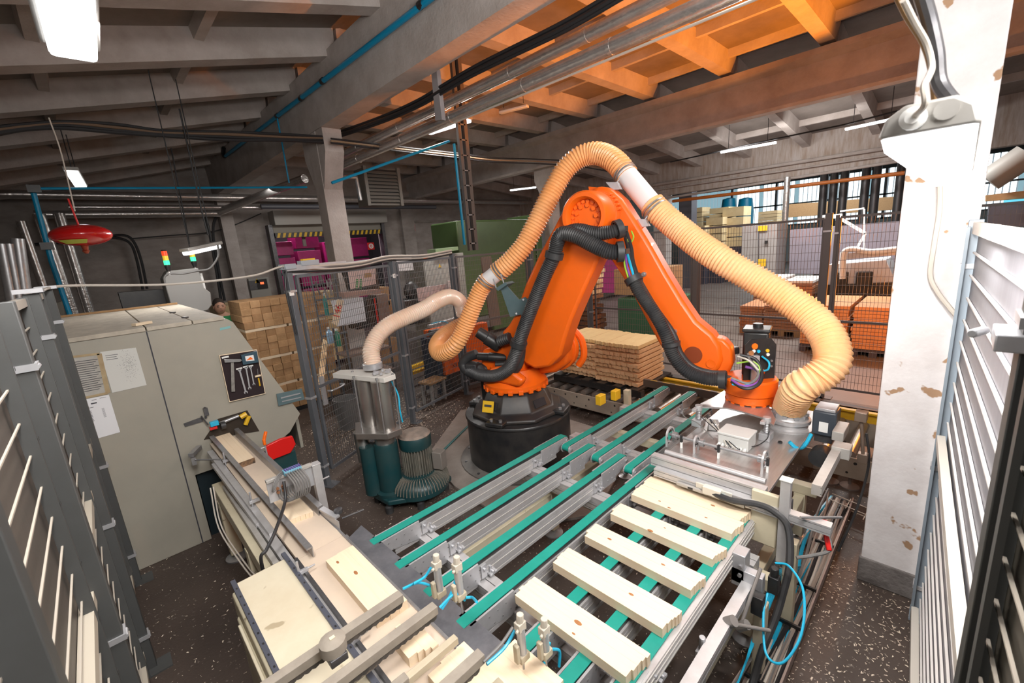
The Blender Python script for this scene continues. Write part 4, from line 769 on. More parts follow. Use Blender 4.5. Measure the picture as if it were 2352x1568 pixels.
# opening with rollers
op = MB().prism([F(468, 1010, FY - .003), F(596, 990, FY - .003), F(568, 942, FY - .003), F(500, 962, FY - .003)], (0, .002, 0)).build('outfeed_opening', mat('opening_dark', (0.03, 0.02, 0.012), 0.8), mc, smooth=0)
MB().cyl(F(505, 972, FY - .03), F(548, 955, FY - .03), .014, 12).build('feed_shaft', STEEL, op); MB().cyl(F(552, 958, FY - .04), F(566, 950, FY - .04), .022, 8).cyl(F(564, 975, FY - .03), F(572, 955, FY - .03), .018, 8).build('gear', YEL, op)
MB().cyl(F(507, 978, FY - .05), F(518, 975, FY - .05), .032, 16).build('rubber_roller', RUBBER, op)
MB().box(F(492, 972, FY - .06), (.06, .04, .04)).build('blue_motor', BLUEH, op, bevel=.004); MB().box(F(490, 982, FY - .06), (.05, .04, .02)).build('red_guard', RED, op)
MB().prism([F(422, 973, FY - .012), F(425, 980, FY - .012), F(466, 968, FY - .012), F(466, 957, FY - .012)], (0, .01, 0)).box(F(473, 945, FY - .02), (.03, .03, .06)).cyl(F(462, 955, FY - .05), F(478, 975, FY - .05), .006, 6).cyl(F(470, 935, FY - .02), F(473, 960, FY - .02), .008, 8).build('adjusting_arm', DSTEEL, op)
# papers on the front
TAPE = mat('old_tape', (0.42, 0.33, 0.19), 0.6, 0, (0.30, 0.2, 0.1), 12, 0.7); FOIL = mat('paper_sleeve', (0.46, 0.45, 0.42), 0.3, 0, (0.34, 0.31, 0.27), 10, 0.8)
def paper(q, m, lbl, lines=(), frame=None, spots=0, seed=2):
    P = [F(x, y, FY - .004) for x, y in q]; o = MB().prism(P, (0, .002, 0)).build('paper_sheet', m, smooth=0); tag(o, lbl, 'paper', 'papers on the beige machine')
    a, b, c, d = P; L_ = MB(); R_ = random.Random(seed)
    def at(u, v): return a.lerp(b, u).lerp(d.lerp(c, u), v) - V((0, .0008, 0))
    for (u0, u1, v, h) in lines: L_.add([at(u0, v), at(u1, v), at(u1, v + h), at(u0, v + h)], [(0, 1, 2, 3)])
    for i in range(spots):
        u, v, s = R_.gauss(.68, .12), R_.gauss(.4, .17), R_.uniform(.004, .014)
        if 0 < u < .95 and 0 < v < .95: L_.add([at(u, v), at(u + s, v), at(u + s * .6, v + s), at(u, v + s * .7)], [(0, 1, 2, 3)])
    if L_.v: L_.build('print', INK if not spots else DSTEEL, o, smooth=0)['kind'] = 'stuff'
    if frame:
        t = MB()
        for i in range(4):
            p, q_ = P[i] + V((0, -.001, 0)), P[(i + 1) % 4] + V((0, -.001, 0)); t.bar(p, q_, .002, .016 if i != 1 else .026, (0, -1, 0) if 0 else (0, 0, 1))
        t.build('tape', TAPE, o, smooth=0)['kind'] = 'stuff'
    return o
LN = [(.08, .9 - random.random() * .2, .08 + i * .058, .010) for i in range(14)]
paper([(146, 822), (228, 812), (248, 902), (172, 918)], FOIL, 'yellowed sheet in a plastic sleeve taped beside the fence post, upper left of the papers', [(.2, .92 - (i % 3) * .07, .12 + i * .052, .014) for i in range(15)], True)
paper([(230, 808), (312, 798), (337, 884), (258, 902)], mat('sleeve_white', (0.60, 0.60, 0.57), 0.25), 'glossy sheet spattered with black dirt, upper right of the taped papers', [(.1, .45, .1, .012), (.1, .4, .15, .012), (.1, .42, .2, .012)], False, 320)
paper([(174, 921), (250, 906), (276, 992), (203, 1013)], PAPER, 'clean white printed sheet, lowest of the three papers', [(.04, .3, .05, .01), (.45, .6, .05, .01), (.7, .9, .04, .008), (.4, .58, .12, .03), (.05, .45, .22, .01)] + [(.05, .35, .3 + i * .035, .012) for i in range(8)] + [(.66, .74, .3 + i * .02, .006) for i in range(12)])
# tool board
TBQ = [(505, 817), (590, 804), (609, 903), (528, 922)]
P = [F(x, y, FY - .03) for x, y in TBQ]; tb = MB().prism(P, (0, .026, 0)).build('tool_board', mat('felt_dark', (0.022, 0.012, 0.014), 0.9), bevel=.006); tag(tb, 'dark tool board with a pale wooden edge on the beige machine', 'tool board')
cen = sum(P, V((0, 0, 0))) / 4; MB().prism([cen + (p - cen) * 1.025 + V((0, .004, 0)) for p in P], (0, .018, 0)).build('wooden_backing', PINE, tb, smooth=0)
def T(x, y, d=.038): return F(100 + x * .4613, 690 + y * .4613, FY - d)
hm = root('hammer', T(935, 350), 'claw-less hammer with a worn wooden handle hanging at the left of the tool board', 'hammer')
MB().prism([T(896, 290), T(980, 290), T(986, 297), T(975, 305), T(900, 308)], (0, -.02, 0)).build('head', STEEL, hm, bevel=.003)
MB().prism([T(931, 308), T(946, 306), T(953, 452), T(934, 454)], (0, -.014, 0)).build('handle', mat('worn_handle', (0.16, 0.15, 0.14), 0.6, 0, (0.35, 0.33, 0.3), 20, .7), hm, bevel=.003)
for i, (x0, y0, x1, y1, nm) in enumerate(((975, 345, 1005, 450, 'largest open-ended spanner, left of the three on the tool board'), (1008, 335, 1025, 430, 'middle spanner of the three on the tool board'), (1030, 332, 1046, 412, 'smallest spanner of the three, right on the tool board'))):
    a, b = T(x0, y0), T(x1, y1); d = (b - a).normalized(); s_ = .95 - .12 * i; w = MB().bar(a, b, .004, .013 * s_, (1, 0, 0) if 0 else (0, 0, 1))
    w = MB(); l = V((d.z, 0, -d.x)); h = .0065 * s_; w.prism([a - l * h, b - l * h, b + l * h, a + l * h], (0, -.005, 0)); r_ = .016 * s_
    w.prism([b - l * h] + [b + d * (r_ * .8) + (d * math.cos(t) + l * math.sin(t)) * r_ for t in (-2.2, -1.5, -.9, -.5)] + [b + d * r_ * .7 - l * .006, b + d * r_ * .7 + l * .006] + [b + d * (r_ * .8) + (d * math.cos(t) + l * math.sin(t)) * r_ for t in (.5, .9, 1.5, 2.2)] + [b + l * h], (0, -.005, 0))
    w.lathe([(r_ * .5, 0), (r_ * .5, .006), (r_ * .9, .006), (r_ * .9, 0)], a, (0, -1, 0), 12)
    tag(w.build('spanner', GALV, smooth=0), nm, 'spanner')
    MB().box(a + V((0, -.004, .012)), (.045, .003, .012)).build('white_tape_tag', WHITE, tb)
sw = MB().cyl(T(1065, 340), T(1068, 370), .003, 8).build('screwdriver', STEEL); tag(sw, 'screwdriver with a wooden and yellow handle at the right of the tool board', 'screwdriver')
MB().box(T(1067, 375), (.045, .014, .014)).build('wooden_grip', PINE, sw); MB().cyl(T(1070, 385), T(1078, 425), .006, 8).build('yellow_handle', YEL, sw)
hk = MB().prism([T(980, 270), T(1058, 250), T(1066, 305), T(990, 318)], (0, -.028, 0)).build('hex_key_case', mat('case_blue', (0.03, 0.07, 0.10), 0.4)); tag(hk, 'dark blue hex key case at the top of the tool board', 'key case'); MB().prism([T(1003, 278, .067), T(1045, 270, .067), T(1050, 298, .067), T(1008, 302, .067)], (0, -.001, 0)).build('printed_label', WHITE, hk); MB().prism([T(1010, 298, .069), T(1030, 280, .069), T(1045, 292, .069)], (0, -.001, 0)).build('label_mark', ORPL, hk)
MB().box(T(905, 282, .034), (.05, .003, .014)).build('white_tape_tag', WHITE, tb)
lb = MB().prism([F(505, 753, FY - .003), F(529, 748, FY - .003), F(530, 753, FY - .003), F(505, 759, FY - .003)], (0, .001, 0)).build('maker_label', mat('label_teal', (0.2, 0.42, 0.42), 0.5), mc)
wd = MB().box((.235, 4.45, 1.874), (.12, .05, .02), .5).build('wood_offcut', PINE); tag(wd, 'short pine offcut lying on the joint of the machine lid', 'offcut')
o = MB().bar((-.5, 6.75, 1.875), (.72, 6.6, 1.875), .05, .02).build('wooden_batten', PLY); tag(o, 'long brown batten along the rear edge of the machine roof', 'batten')
# red guard and teal column beside the infeed
gd = MB().prism([F(608, 1026, 3.75), F(644, 1008, 3.75), F(672, 1001, 3.75), F(680, 1020, 3.75), F(668, 1040, 3.75), F(622, 1058, 3.75)], (0, .03, 0)).build('red_guard_hood', RED, bevel=.006); tag(gd, 'bright red guard hood on the dark teal column beside the infeed trough', 'guard')
a = F(640, 1050, 3.8); o = MB().bp((a.x - .10, 3.78, 0), (a.x + .13, 3.95, a.z + .02)).build('teal_column', TEALD, bevel=.005); tag(o, 'dark teal column under the red guard hood', 'column')
# second machine behind
m2 = root('rear_hood', (.6, 6.6, 0), 'grey rounded machine hood rising behind the beige machine roof', 'machine hood')
MB().prism([PY(x, y, 7.0) for x, y in ((392, 700), (375, 640), (385, 622), (455, 615), (468, 660), (484, 672), (487, 700), (478, 712), (440, 722))], (0, .35, 0)).build('hood', mat('grey_hood', (0.25, 0.245, 0.235), 0.5), m2, bevel=.01)
MB().bp((.25, 6.95, 0), (.95, 7.4, 1.75)).build('body', BEIGE, m2); 
o = MB().prism([PY(x, y, 7.4) for x, y in ((272, 672), (375, 664), (392, 705), (284, 712))], (0, .3, 0)).build('black_housing', BLACKP, m2)
def signal(px, py, y, n=.0, h=.22, lab=''):
    b = PY(px, py, y); r = root('signal_tower', b, lab, 'signal light', 'signal towers above the machine')
    MB().cyl(b, b + V((0, 0, .06)), .008, 8).build('post', WHITE, r); MB().lathe([(.018, .05), (.032, .10), (.032, .13)], b, n=14).build('socket', BLACKP, r)
    for i, (c, e, s) in enumerate((((.0, .5, .12), (.05, 1, .3), 2.2), ((.7, .5, .05), (.8, .5, .03), .5), ((.7, .03, .01), (1, .08, .02), .9))):
        MB().lathe([(.030, 0), (.030, .055)], b + V((0, 0, .13 + i * .058)), n=16).build('lens', mat('signal_%d' % i, c, .3, emit=e, estr=s), r)
    MB().lathe([(.031, 0), (.025, .012)], b + V((0, 0, .304)), n=14).build('cap', BLACKP, r)
signal(390, 632, 7.0, lab='left signal tower with its green lamp lit, above the machine'); signal(450, 622, 7.15, lab='right signal tower, just under the hanging lamp')
mb = MB().tube(crom([PY(*p, 7.0) for p in ((380, 655), (378, 636), (392, 628), (420, 628), (452, 622), (478, 618), (492, 605), (502, 585), (500, 562))], 6), .012, 6); tag(mb.build('dangling_cable', GREYC), 'grey cable looping from the signal towers up to the hanging lamp', 'cable')
mb = MB().tube(crom([PY(*p, 7.1) for p in ((460, 628), (468, 660), (474, 690))], 4), .022, 8); tag(mb.build('white_conduit', WHITE), 'slim white conduit leaning beside the grey hood', 'conduit')
# ---------------------------------------------------------------- fences
def wiremesh(mb, a, b, z0, z1, ph=.07, pv=.03, t=.0032, n=None):
    a, b = V(a), V(b); d = b - a; L_ = d.length; d = d.normalized(); nn = V((-d.y, d.x, 0))
    k = int(L_ / pv)
    for i in range(1, k): p = a + d * (L_ * i / k); mb.bar(p + V((0, 0, z0)), p + V((0, 0, z1)), t, t, nn)
    k = int((z1 - z0) / ph)
    for i in range(1, k): z = z0 + (z1 - z0) * i / k; mb.bar(a + V((0, 0, z)) + nn * t, b + V((0, 0, z)) + nn * t, t * 1.25, t * 1.25)
    return mb
def fpanel(parent, a, b, z0, z1, ph=.07, pv=.03, t=.0032, fm=None, wm=None, w=.03, mid=None):
    a, b = V((a[0], a[1], 0)), V((b[0], b[1], 0)); fm = fm or FGREY
    f = MB()
    for z in ([z0, z1] + ([mid] if mid else [])): f.bar(a + V((0, 0, z)), b + V((0, 0, z)), w * .7, w)
    for p in (a, b): f.bar(p + V((0, 0, z0)), p + V((0, 0, z1)), w, w * .8, (b - a).normalized())
    o = f.build('panel_frame', fm, parent, smooth=0); wiremesh(MB(), a, b, z0, z1, ph, pv, t).build('mesh_panel', wm or WIRE, parent, smooth=0); return o
def post(parent, x, y, h, m=None, w=.06, rz=0, nm='post', foot=True):
    p = MB().box((x, y, h / 2), (w, w, h), rz).build(nm, m or FGREY, parent, bevel=.003)
    if foot: MB().box((x + .03, y - .03, .005), (.13, .12, .01), rz).build('foot_plate', m or FGREY, p)
    for z in (h - .21, .95, .22): MB().box((x, y, z), (w + .014, w + .014, .022), rz).cyl((x + w * .6, y - w * .6, z), (x + w * .6, y + w * .2, z), .007, 6).build('clamp', GALV, p)
    return p
A1, A2, A3, A4 = (1.318, 4.302), (2.76, 4.974), (3.92, 5.27), (5.35, 5.05)
gfn = root('safety_fence', (3.3, 5.0, 0), 'grey wire mesh safety fence with gate behind the blower and robot', 'fence')
ga = math.atan2(A2[1] - A1[1], A2[0] - A1[0])
for q, h in ((A1, 2.2), (A2, 2.2), (A3, 2.2), (A4, 2.2), ((6.45, 4.62), 2.25)): post(gfn, q[0], q[1], h, rz=ga)
gt_ = fpanel(gfn, (1.40, 4.34), (2.68, 4.937), .14, 2.12, mid=1.02)
MB().tube(crom([(1.50, 4.33, .96), (1.52, 4.28, .965), (1.60, 4.30, .97), (1.68, 4.35, .975), (1.66, 4.41, .97)], 5), .010, 8).box((1.47, 4.375, .96), (.05, .02, .30), ga).build('gate_handle', GALV, gt_)
fpanel(gfn, (2.83, 4.99), (3.85, 5.25), .14, 2.14, mid=1.12); fpanel(gfn, (3.98, 5.26), (5.28, 5.06), .14, 2.14, mid=1.12); fpanel(gfn, (5.42, 5.04), (6.40, 4.65), .14, 2.14)
MB().bar((1.30, 4.30, 2.16), (2.76, 4.97, 2.20), .03, .06).bar((1.30, 4.26, 2.20), (2.0, 4.58, 2.20), .02, .05).build('gate_top_rail', GALV, gfn, smooth=0)
MB().box((1.33, 4.30, 2.215), (.12, .09, .05), ga).box((1.55, 4.39, 2.235), (.22, .06, .05), ga).build('gate_switch', mat('switch_grey', (0.35, 0.38, 0.42), .4), gfn, bevel=.005)
MB().box((1.55, 4.385, 2.265), (.15, .03, .02), ga).build('yellow_switch_key', YEL, gfn)
MB().box((2.745, 4.935, 1.99), (.05, .006, .05), ga).build('number_tag', WHITE, gfn); MB().box((1.31, 4.262, 1.97), (.05, .006, .035), ga).build('number_tag', WHITE, gfn)
MB().prism([PY(635, 905, 4.2), PY(693, 892, 4.2), PY(700, 917, 4.2), PY(640, 932, 4.2)], (0, .008, 0)).build('slotted_bracket', TB, gfn)
MB().bar(PY(645, 914, 4.195), PY(690, 903, 4.195), .002, .012).bar(PY(648, 922, 4.195), PY(692, 912, 4.195), .002, .010).build('bracket_slot', GALV, gfn)
# cables along the fence top
for k, (m_, dz) in enumerate(((CABLEW, .0), (GREYC, .02), (CABLE, -.02), (CABLEW, .035), (CABLE, .01))):
    pts = [(-.22, 3.9, 2.20), (-.1, 4.12, 2.215), (.45, 4.16, 2.16), (1.0, 4.22, 2.165), (1.32, 4.29, 2.225)] if k == 0 else [(1.28, 4.25, 1.6), (1.26, 4.24, 2.0), (1.30, 4.26, 2.18)] if k == 4 else [(1.28, 4.26, 2.19 + dz)]
    if k != 4: pts += [(1.7, 4.44, 2.165 + dz), (2.2, 4.66, 2.16 + dz), (2.7, 4.92, 2.20 + dz), (3.3, 5.09, 2.175 + dz), (3.9, 5.24, 2.21 + dz)]
    o = MB().tube(crom(pts, 8), .009 if k != 3 else .012, 6).build('fence_cable', m_); tag(o, ['white cord strung from the left fence to the gate post and along its top', 'grey cable tied along the top of the gate fence', 'black cable sagging along the top of the gate fence', 'thick pale cable on top of the mesh fence', 'black cable hanging down the near gate post'][k], 'cable')
# left near fence
lf = root('left_fence', (-.22, 2.5, 0), 'near grey fence with sheet-backed panels and pale rails along the left edge', 'fence')
for y in (4.10, 3.075, 2.05, 1.03): post(lf, -.205, y, 2.2, FGREYD, .058)
for y in (3.95, 2.92, 1.90): 
    p = MB().bar((-.225, y, .06), (-.225, y, 2.19), .035, .018, (0, 1, 0)).build('panel_edge', FGREYD, lf, smooth=0)
    h = MB()
    for i in range(9): h.cyl((-.205, y, .25 + i * .22), (-.2045, y, .25 + i * .22), .007, 8)
    h.build('hole', BLACKP, p, smooth=0)['kind'] = 'stuff'
for i, (a, b) in enumerate(((4.07, 3.10), (3.04, 2.08), (2.02, 1.06), (1.0, -.2))):
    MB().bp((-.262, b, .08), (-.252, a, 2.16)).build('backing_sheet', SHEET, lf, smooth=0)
    wiremesh(MB(), (-.235, a, 0), (-.235, b, 0), .08, 2.16, .104, 3, .0040).build('mesh_panel', WIREL, lf, smooth=0)
    for z in (.10, 1.13): MB().bp((-.250, b, z), (-.212, a, z + .045)).build('pale_rail', mat('rail_pale', (0.50, 0.45, 0.37), 0.5), lf, smooth=0)
    MB().bp((-.25, b, 2.15), (-.215, a, 2.185)).build('top_rail', mat('rail_dusty', (0.42, 0.38, 0.33), 0.6), lf, smooth=0)
MB().box((-.20, 4.08, 2.215), (.10, .10, .02)).box((-.21, 3.07, 2.215), (.10, .10, .02)).build('post_cap', GALV, lf)['kind'] = 'stuff'
# right near fence (turns toward the camera)
rf = root('right_fence', (2.1, -.08, 0), 'bright sheet-backed mesh fence beside the white pillar, along the right edge', 'fence')
Q0, Q1, Q2 = V((2.94, -.018, 0)), V((1.30, -.095, 0)), V((.3, -.20, 0))
post(rf, Q0.x + .02, Q0.y - .02, 2.2, mat('fence_bluegrey', (0.22, 0.26, 0.30), 0.4), .05); post(rf, Q1.x, Q1.y - .055, 2.24, mat('fence_near_dark', (0.035, 0.036, 0.034), 0.5), .10)
MB().bar(Q0 + V((-.03, .002, .1)), Q0 + V((-.03, .002, 2.17)), .05, .012, (0, 1, 0)).build('panel_edge', mat('fence_bluegrey', (0.22, 0.26, 0.30), 0.4), rf, smooth=0)
MB().bar(Q1 + V((-.10, -.02, .1)), Q1 + V((-.10, -.02, 2.17)), .05, .012, (0, 1, 0)).build('panel_edge', mat('fence_near_dark2', (0.06, 0.062, 0.06), 0.5), rf, smooth=0)
E0, E1 = Q0 + V((-.05, -.02, 0)), Q1 + V((.05, -.03, 0))
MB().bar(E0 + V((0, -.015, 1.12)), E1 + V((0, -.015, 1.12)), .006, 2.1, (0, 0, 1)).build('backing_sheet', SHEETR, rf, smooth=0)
wiremesh(MB(), E0, E1, .08, 2.16, .104, 4, .006).build('mesh_panel', mat('wire_white', (0.62, 0.6, 0.58), .4), rf, smooth=0)
RW = mat('rail_white', (0.60, 0.56, 0.5), 0.4)
for (ya, za, wa, ha) in ((0, 2.165, .02, .05), (.01, 1.13, .03, .045), (.01, .10, .03, .05)): MB().bar(E0 + V((0, ya, za)), E1 + V((0, ya, za)), wa, ha).build('panel_rail', RW, rf, smooth=0)
H0, H1 = Q1 + V((-.06, -.03, 0)), Q2
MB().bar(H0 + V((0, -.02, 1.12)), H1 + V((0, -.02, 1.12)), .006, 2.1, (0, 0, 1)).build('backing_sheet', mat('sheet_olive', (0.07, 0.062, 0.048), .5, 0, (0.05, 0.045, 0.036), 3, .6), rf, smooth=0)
wiremesh(MB(), H0, H1, .08, 2.16, .104, 4, .005).build('mesh_panel', WIREL, rf, smooth=0)
MB().box(Q1 + V((0, -.02, 1.99)), (.125, .10, .035)).cyl(Q1 + V((.07, .04, 1.99)), Q1 + V((.02, .06, 1.99)), .010, 8).build('near_clamp', GALV, rf, bevel=.003)
# far right fence beyond the roller conveyor
ff = root('aisle_fence', (6.5, 2.4, 0), 'brown-lit mesh fence between the roller conveyor and the aisle', 'fence')
FX = 6.5
FBR = mat('fence_brown', (0.10, 0.085, 0.082), 0.5)
for y, h, w in ((1.145, 2.33, .07), (1.06, 2.30, .035), (2.74, 2.28, .07), (-.6, 2.3, .06)): post(ff, FX, y, h, FBR, w)
for a, b in ((4.55, 2.80), (2.68, 1.19), (1.03, -.55)): fpanel(ff, (FX, a), (FX, b), .16, 2.27, .10, .035, .0035, FBR, mat('wire_brown', (0.13, 0.10, 0.09), .5), .028, 1.02)
# ---------------------------------------------------------------- blower
bl = root('side_channel_blower', (1.67, 3.41, 0), 'dark teal vacuum blower with steel filter cylinders and a ribbed hose on top', 'blower')
bx, by = 1.60, 3.44
STN = mat('stainless', (0.50, 0.48, 0.46), 0.3, 0.85, (0.36, 0.34, 0.32), 5, 0.6)
MB().lathe([(.13, .10), (.14, .12), (.14, .16), (.105, .17), (.105, .60), (.10, .62)], (bx, by, 0), n=26).build('silencer', TEALD, bl)
MB().lathe([(.08, .14), (.075, .60)], (bx - .12, by + .10, 0), n=22).build('silencer', TEALD, bl)
MB().box((bx - .07, by + .0, .38), (.03, .05, .44), .7).build('dusty_strip', STN, bl, bevel=.004)
mx, my = 1.86, 3.37
MB().lathe([(.145, .50), (.150, .52), (.150, .60), (.14, .62), (.0, .63)], (mx, my, 0), n=30).build('motor_cowl', TEALD, bl)
MB().lathe([(.148, .615), (.13, .632), (.0, .636)], (mx, my, 0), n=30).build('dusty_cap', mat('dust_cap', (0.30, 0.24, 0.20), 0.9, 0, (0.16, 0.14, 0.12), 14, 0.8), bl)
fin = MB(); fin.lathe([(.115, .25), (.115, .50)], (mx, my, 0), n=24)
for i in range(34): a = i * 2 * math.pi / 34; fin.box((mx + .128 * math.cos(a), my + .128 * math.sin(a), .375), (.035, .005, .26), a)
o = fin.build('motor_fins', mat('motor_dusty', (0.15, 0.15, 0.13), 0.6, 0.2, (0.28, 0.25, 0.2), 12, 0.7), bl, smooth=0); o['kind'] = 'stuff'
MB().lathe([(.24, .085), (.27, .10), (.275, .16), (.26, .20), (.20, .245), (.12, .25)], (mx - .02, my - .02, 0), n=34).build('volute', TEALD, bl)
fin = MB()
for i in range(54): a = i * 2 * math.pi / 54; fin.prism([V((mx - .02, my - .02, 0)) + V((math.cos(a), math.sin(a), 0)) * r_ + V((0, 0, z)) for r_, z in ((.15, .25), (.21, .262), (.272, .21), (.285, .15), (.27, .15), (.2, .23))], V((-math.sin(a), math.cos(a), 0)) * .006)
o = fin.build('volute_fins', mat('motor_dusty', (0.15, 0.15, 0.13), 0.6, 0.2), bl, smooth=0); o['kind'] = 'stuff'
MB().box((1.99, 3.20, .36), (.09, .10, .17), .4).build('terminal_box', mat('box_dusty', (0.20, 0.18, 0.16), .7), bl, bevel=.006)
MB().prism([(1.48, 3.30, .085), (1.75, 3.12, .085), (2.1, 3.2, .085), (2.12, 3.5, .085), (1.75, 3.66, .085), (1.45, 3.6, .085)], (0, 0, .05)).build('base_plate', TEALD, bl, bevel=.012)
for x, y in ((1.50, 3.34), (1.72, 3.17), (2.05, 3.25), (1.52, 3.60)): MB().lathe([(.035, 0), (.035, .06), (.02, .07), (.02, .10)], (x, y, 0), n=16).build('rubber_foot', RUBBER, bl)
MB().lathe([(.085, .62), (.09, .70), (.06, .72)], (bx, by, 0), n=20).build('filter_neck', STN, bl); MB().lathe([(.06, .44), (.065, .72)], (bx - .13, by + .18, 0), n=18).build('filter_pipe', STN, bl)
px0, py0 = bx - .02, by + .06
MB().prism([(1.50, 3.78, .70), (1.76, 3.58, .70), (1.70, 3.28, .70), (1.56, 3.28, .70), (1.38, 3.52, .70)], (0, 0, .055)).build('lower_plate', STN, bl, bevel=.004)
for x, y, r_ in ((1.62, 3.40, .082), (1.58, 3.60, .08)): MB().lathe([(r_, .755), (r_, 1.20)], (x, y, 0), n=30).build('filter_cylinder', STN, bl)
MB().prism([(1.40, 3.86, 1.20), (1.50, 3.92, 1.20), (1.78, 3.52, 1.20), (1.72, 3.30, 1.20), (1.60, 3.28, 1.20)], (0, 0, .045)).build('upper_plate', mat('plate_white', (0.62, 0.60, 0.56), 0.5), bl, bevel=.004)
for x, y in ((1.46, 3.55), (1.55, 3.31), (1.70, 3.31), (1.73, 3.54), (1.53, 3.73)): MB().cyl((x, y, .75), (x, y, 1.24), .006, 8).cyl((x, y, 1.235), (x, y, 1.255), .012, 6).build('tie_rod', STEEL, bl)
MB().tube(crom([(1.70, 3.35, 1.18), (1.725, 3.31, 1.05), (1.71, 3.29, .92), (1.725, 3.30, .8)], 6), .007, 8).build('air_hose', BLUEH, bl)
hp = PD(857, 846, 3.86)
MB().lathe([(.082, 0), (.086, .01), (.086, .05), (.08, .055)], hp, n=26).build('hose_clamp', GALV, bl)
for i in range(6): t = i * 1.05; MB().box(V((1.66, 3.42, 1.262)) + V((.06 * math.cos(t), .05 * math.sin(t), 0)), (.05, .02, .02), t).build('latch', GALV, bl, bevel=.002)
hh = [hp + V((0, 0, -.01)), PD(855, 828, 3.87)] + [PD(*p) for p in ((853, 803, 3.89), (868, 770, 3.93), (896, 745, 4.0), (934, 727, 4.1), (975, 709, 4.24), (1006, 690, 4.38), (1034, 681, 4.54), (1056, 693, 4.68), (1064, 722, 4.8))]
ch = corr(hh, .076, .0045, .021, 20, 4).build('clear_suction_hose', HOSEW, smooth=60); tag(ch, 'pale clear ribbed hose rising from the blower and bending down behind the amber hose', 'hose')
# ================================================================ STACKS, ROLLER CONVEYOR, BACKGROUND
def share(proto, loc, rz, label, group, cat='board'):
    o = proto.copy(); COL.objects.link(o); o.location = loc; o.rotation_euler = (0, 0, rz); o['label'] = label; o['category'] = cat; o['group'] = group; return o
def protobox(name, size, m, jit=.002, bevel=.0015, seed=0, ends=0):
    R_ = random.Random(seed); mb = MB(); x, y, z = size
    if ends:   # lengthwise lamellae along X with staggered ends
        w = y / ends
        for i in range(ends): mb.bp((-x / 2 + R_.uniform(0, jit * 5), -y / 2 + i * w + .0006, 0), (x / 2 - R_.uniform(0, jit * 5), -y / 2 + (i + 1) * w - .0006, z - R_.uniform(0, .002)))
    else: mb.box((0, 0, z / 2), size)
    o = mb.build(name, m, smooth=0, bevel=bevel, origin=(0, 0, 0)); return o
random.seed(21)
NTH = ('first', 'second', 'third', 'fourth', 'fifth', 'sixth', 'seventh', 'eighth', 'ninth', 'tenth', 'eleventh', 'twelfth', 'thirteenth', 'fourteenth', 'fifteenth', 'sixteenth')
# stack behind the robot: 9 layers of 7 laminated boards with chunky ends
protos = [protobox('pine_board', (.66, .151, .044), PINEO, .006, .001, s, 5) for s in range(5)]
used = set(); n9 = 9; zb = .475
STKM = mat('stack_top_lit_pine', (0.92, 0.76, 0.40), 0.6, 0, (0.82, 0.62, 0.30), 5, 0.7)  # top layer only: yellow lamplight put into the wood colour
for k in range(n9):
    for j in range(8):
        i = random.randrange(5); off = .032 * (1 if k % 2 else -1); y = 2.53 + j * .152; x = 4.76 + off * (.6 if j < 4 else -.6) + random.uniform(-.008, .008)
        loc = (x, y + .075, zb + k * .058 + random.uniform(0, .003)); lab = 'board in stack behind robot, %s layer from top, %s from its right end' % (NTH[n9 - 1 - k], NTH[j]); gr = 'boards stacked behind the robot'
        if i in used: share(protos[i], loc, random.uniform(-.012, .012), lab, gr)
        else: used.add(i); protos[i].location = loc; tag(protos[i], lab, 'board', gr)
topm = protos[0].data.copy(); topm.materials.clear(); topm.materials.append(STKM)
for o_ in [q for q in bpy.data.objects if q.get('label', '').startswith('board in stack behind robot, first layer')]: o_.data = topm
pal = root('black_pallet', (4.75, 3.1, .36), 'black slatted pallet carrying the pine board stack behind the robot', 'pallet')
for i in range(6): MB().bp((4.33, 2.48 + i * .235, .445), (5.18, 2.60 + i * .235, .470)).build('slat', BLACKP, pal, smooth=0)
for x in (4.36, 4.72, 5.08): MB().bp((x, 2.46, .37), (x + .09, 3.80, .445)).build('runner', BLACKP, pal, smooth=0)
rc = root('roller_conveyor', (4.6, 2.5, 0), 'roller conveyor with a cream drilled side plate, grey rollers and yellow far rail', 'conveyor')
CRG = mat('side_plate_cream', (0.36, 0.31, 0.25), 0.55, 0, (0.27, 0.23, 0.19), 5, 0.7)
for ya, yb in ((.12, .72), (.722, 4.6)):
    p = MB().bp((4.235, ya, .115), (4.255, yb, .30)).build('side_plate', CRG, rc, smooth=0, bevel=.002); h = MB(); y = ya + .12
    while y < yb - .06:
        h.cyl((4.234, y, .255), (4.236, y, .255), .013, 10); 
        if int(y * 7) % 2: h.cyl((4.234, y + .05, .16), (4.236, y + .05, .16), .010, 10)
        y += .19
    h.build('bolt_hole', BLACKP, p, smooth=0)['kind'] = 'stuff'
MB().bp((5.02, -.35, .33), (5.06, 2.6, .45)).bp((4.97, -.35, .43), (5.06, 2.6, .45)).build('yellow_rail', YEL, rc, bevel=.003)
MB().bp((5.02, 2.6, .33), (5.06, 4.6, .45)).build('yellow_rail', YEL, rc, bevel=.003)
MB().bp((5.0, -.3, .1), (5.02, 4.6, .33)).build('far_plate', CRG, rc, smooth=0)
ROL = mat('roller_steel', (0.34, 0.30, 0.27), 0.35, 0.7, (0.22, 0.19, 0.17), 9, 0.7)
for i in range(25):
    y = .30 + i * .172
    MB().cyl((4.26, y, .31), (5.0, y, .31), .040, 16).build('roller', ROL, rc)
for y in (.46, .60, 1.9, 3.6, 4.4):
    for x in (4.30, 4.95): MB().lathe([(.07, 0), (.07, .012), (.02, .03), (.012, .03), (.012, .13)], (x, y, 0), n=18).build('foot', mat('foot_dusty', (0.22, 0.18, 0.16), .6, .4), rc)
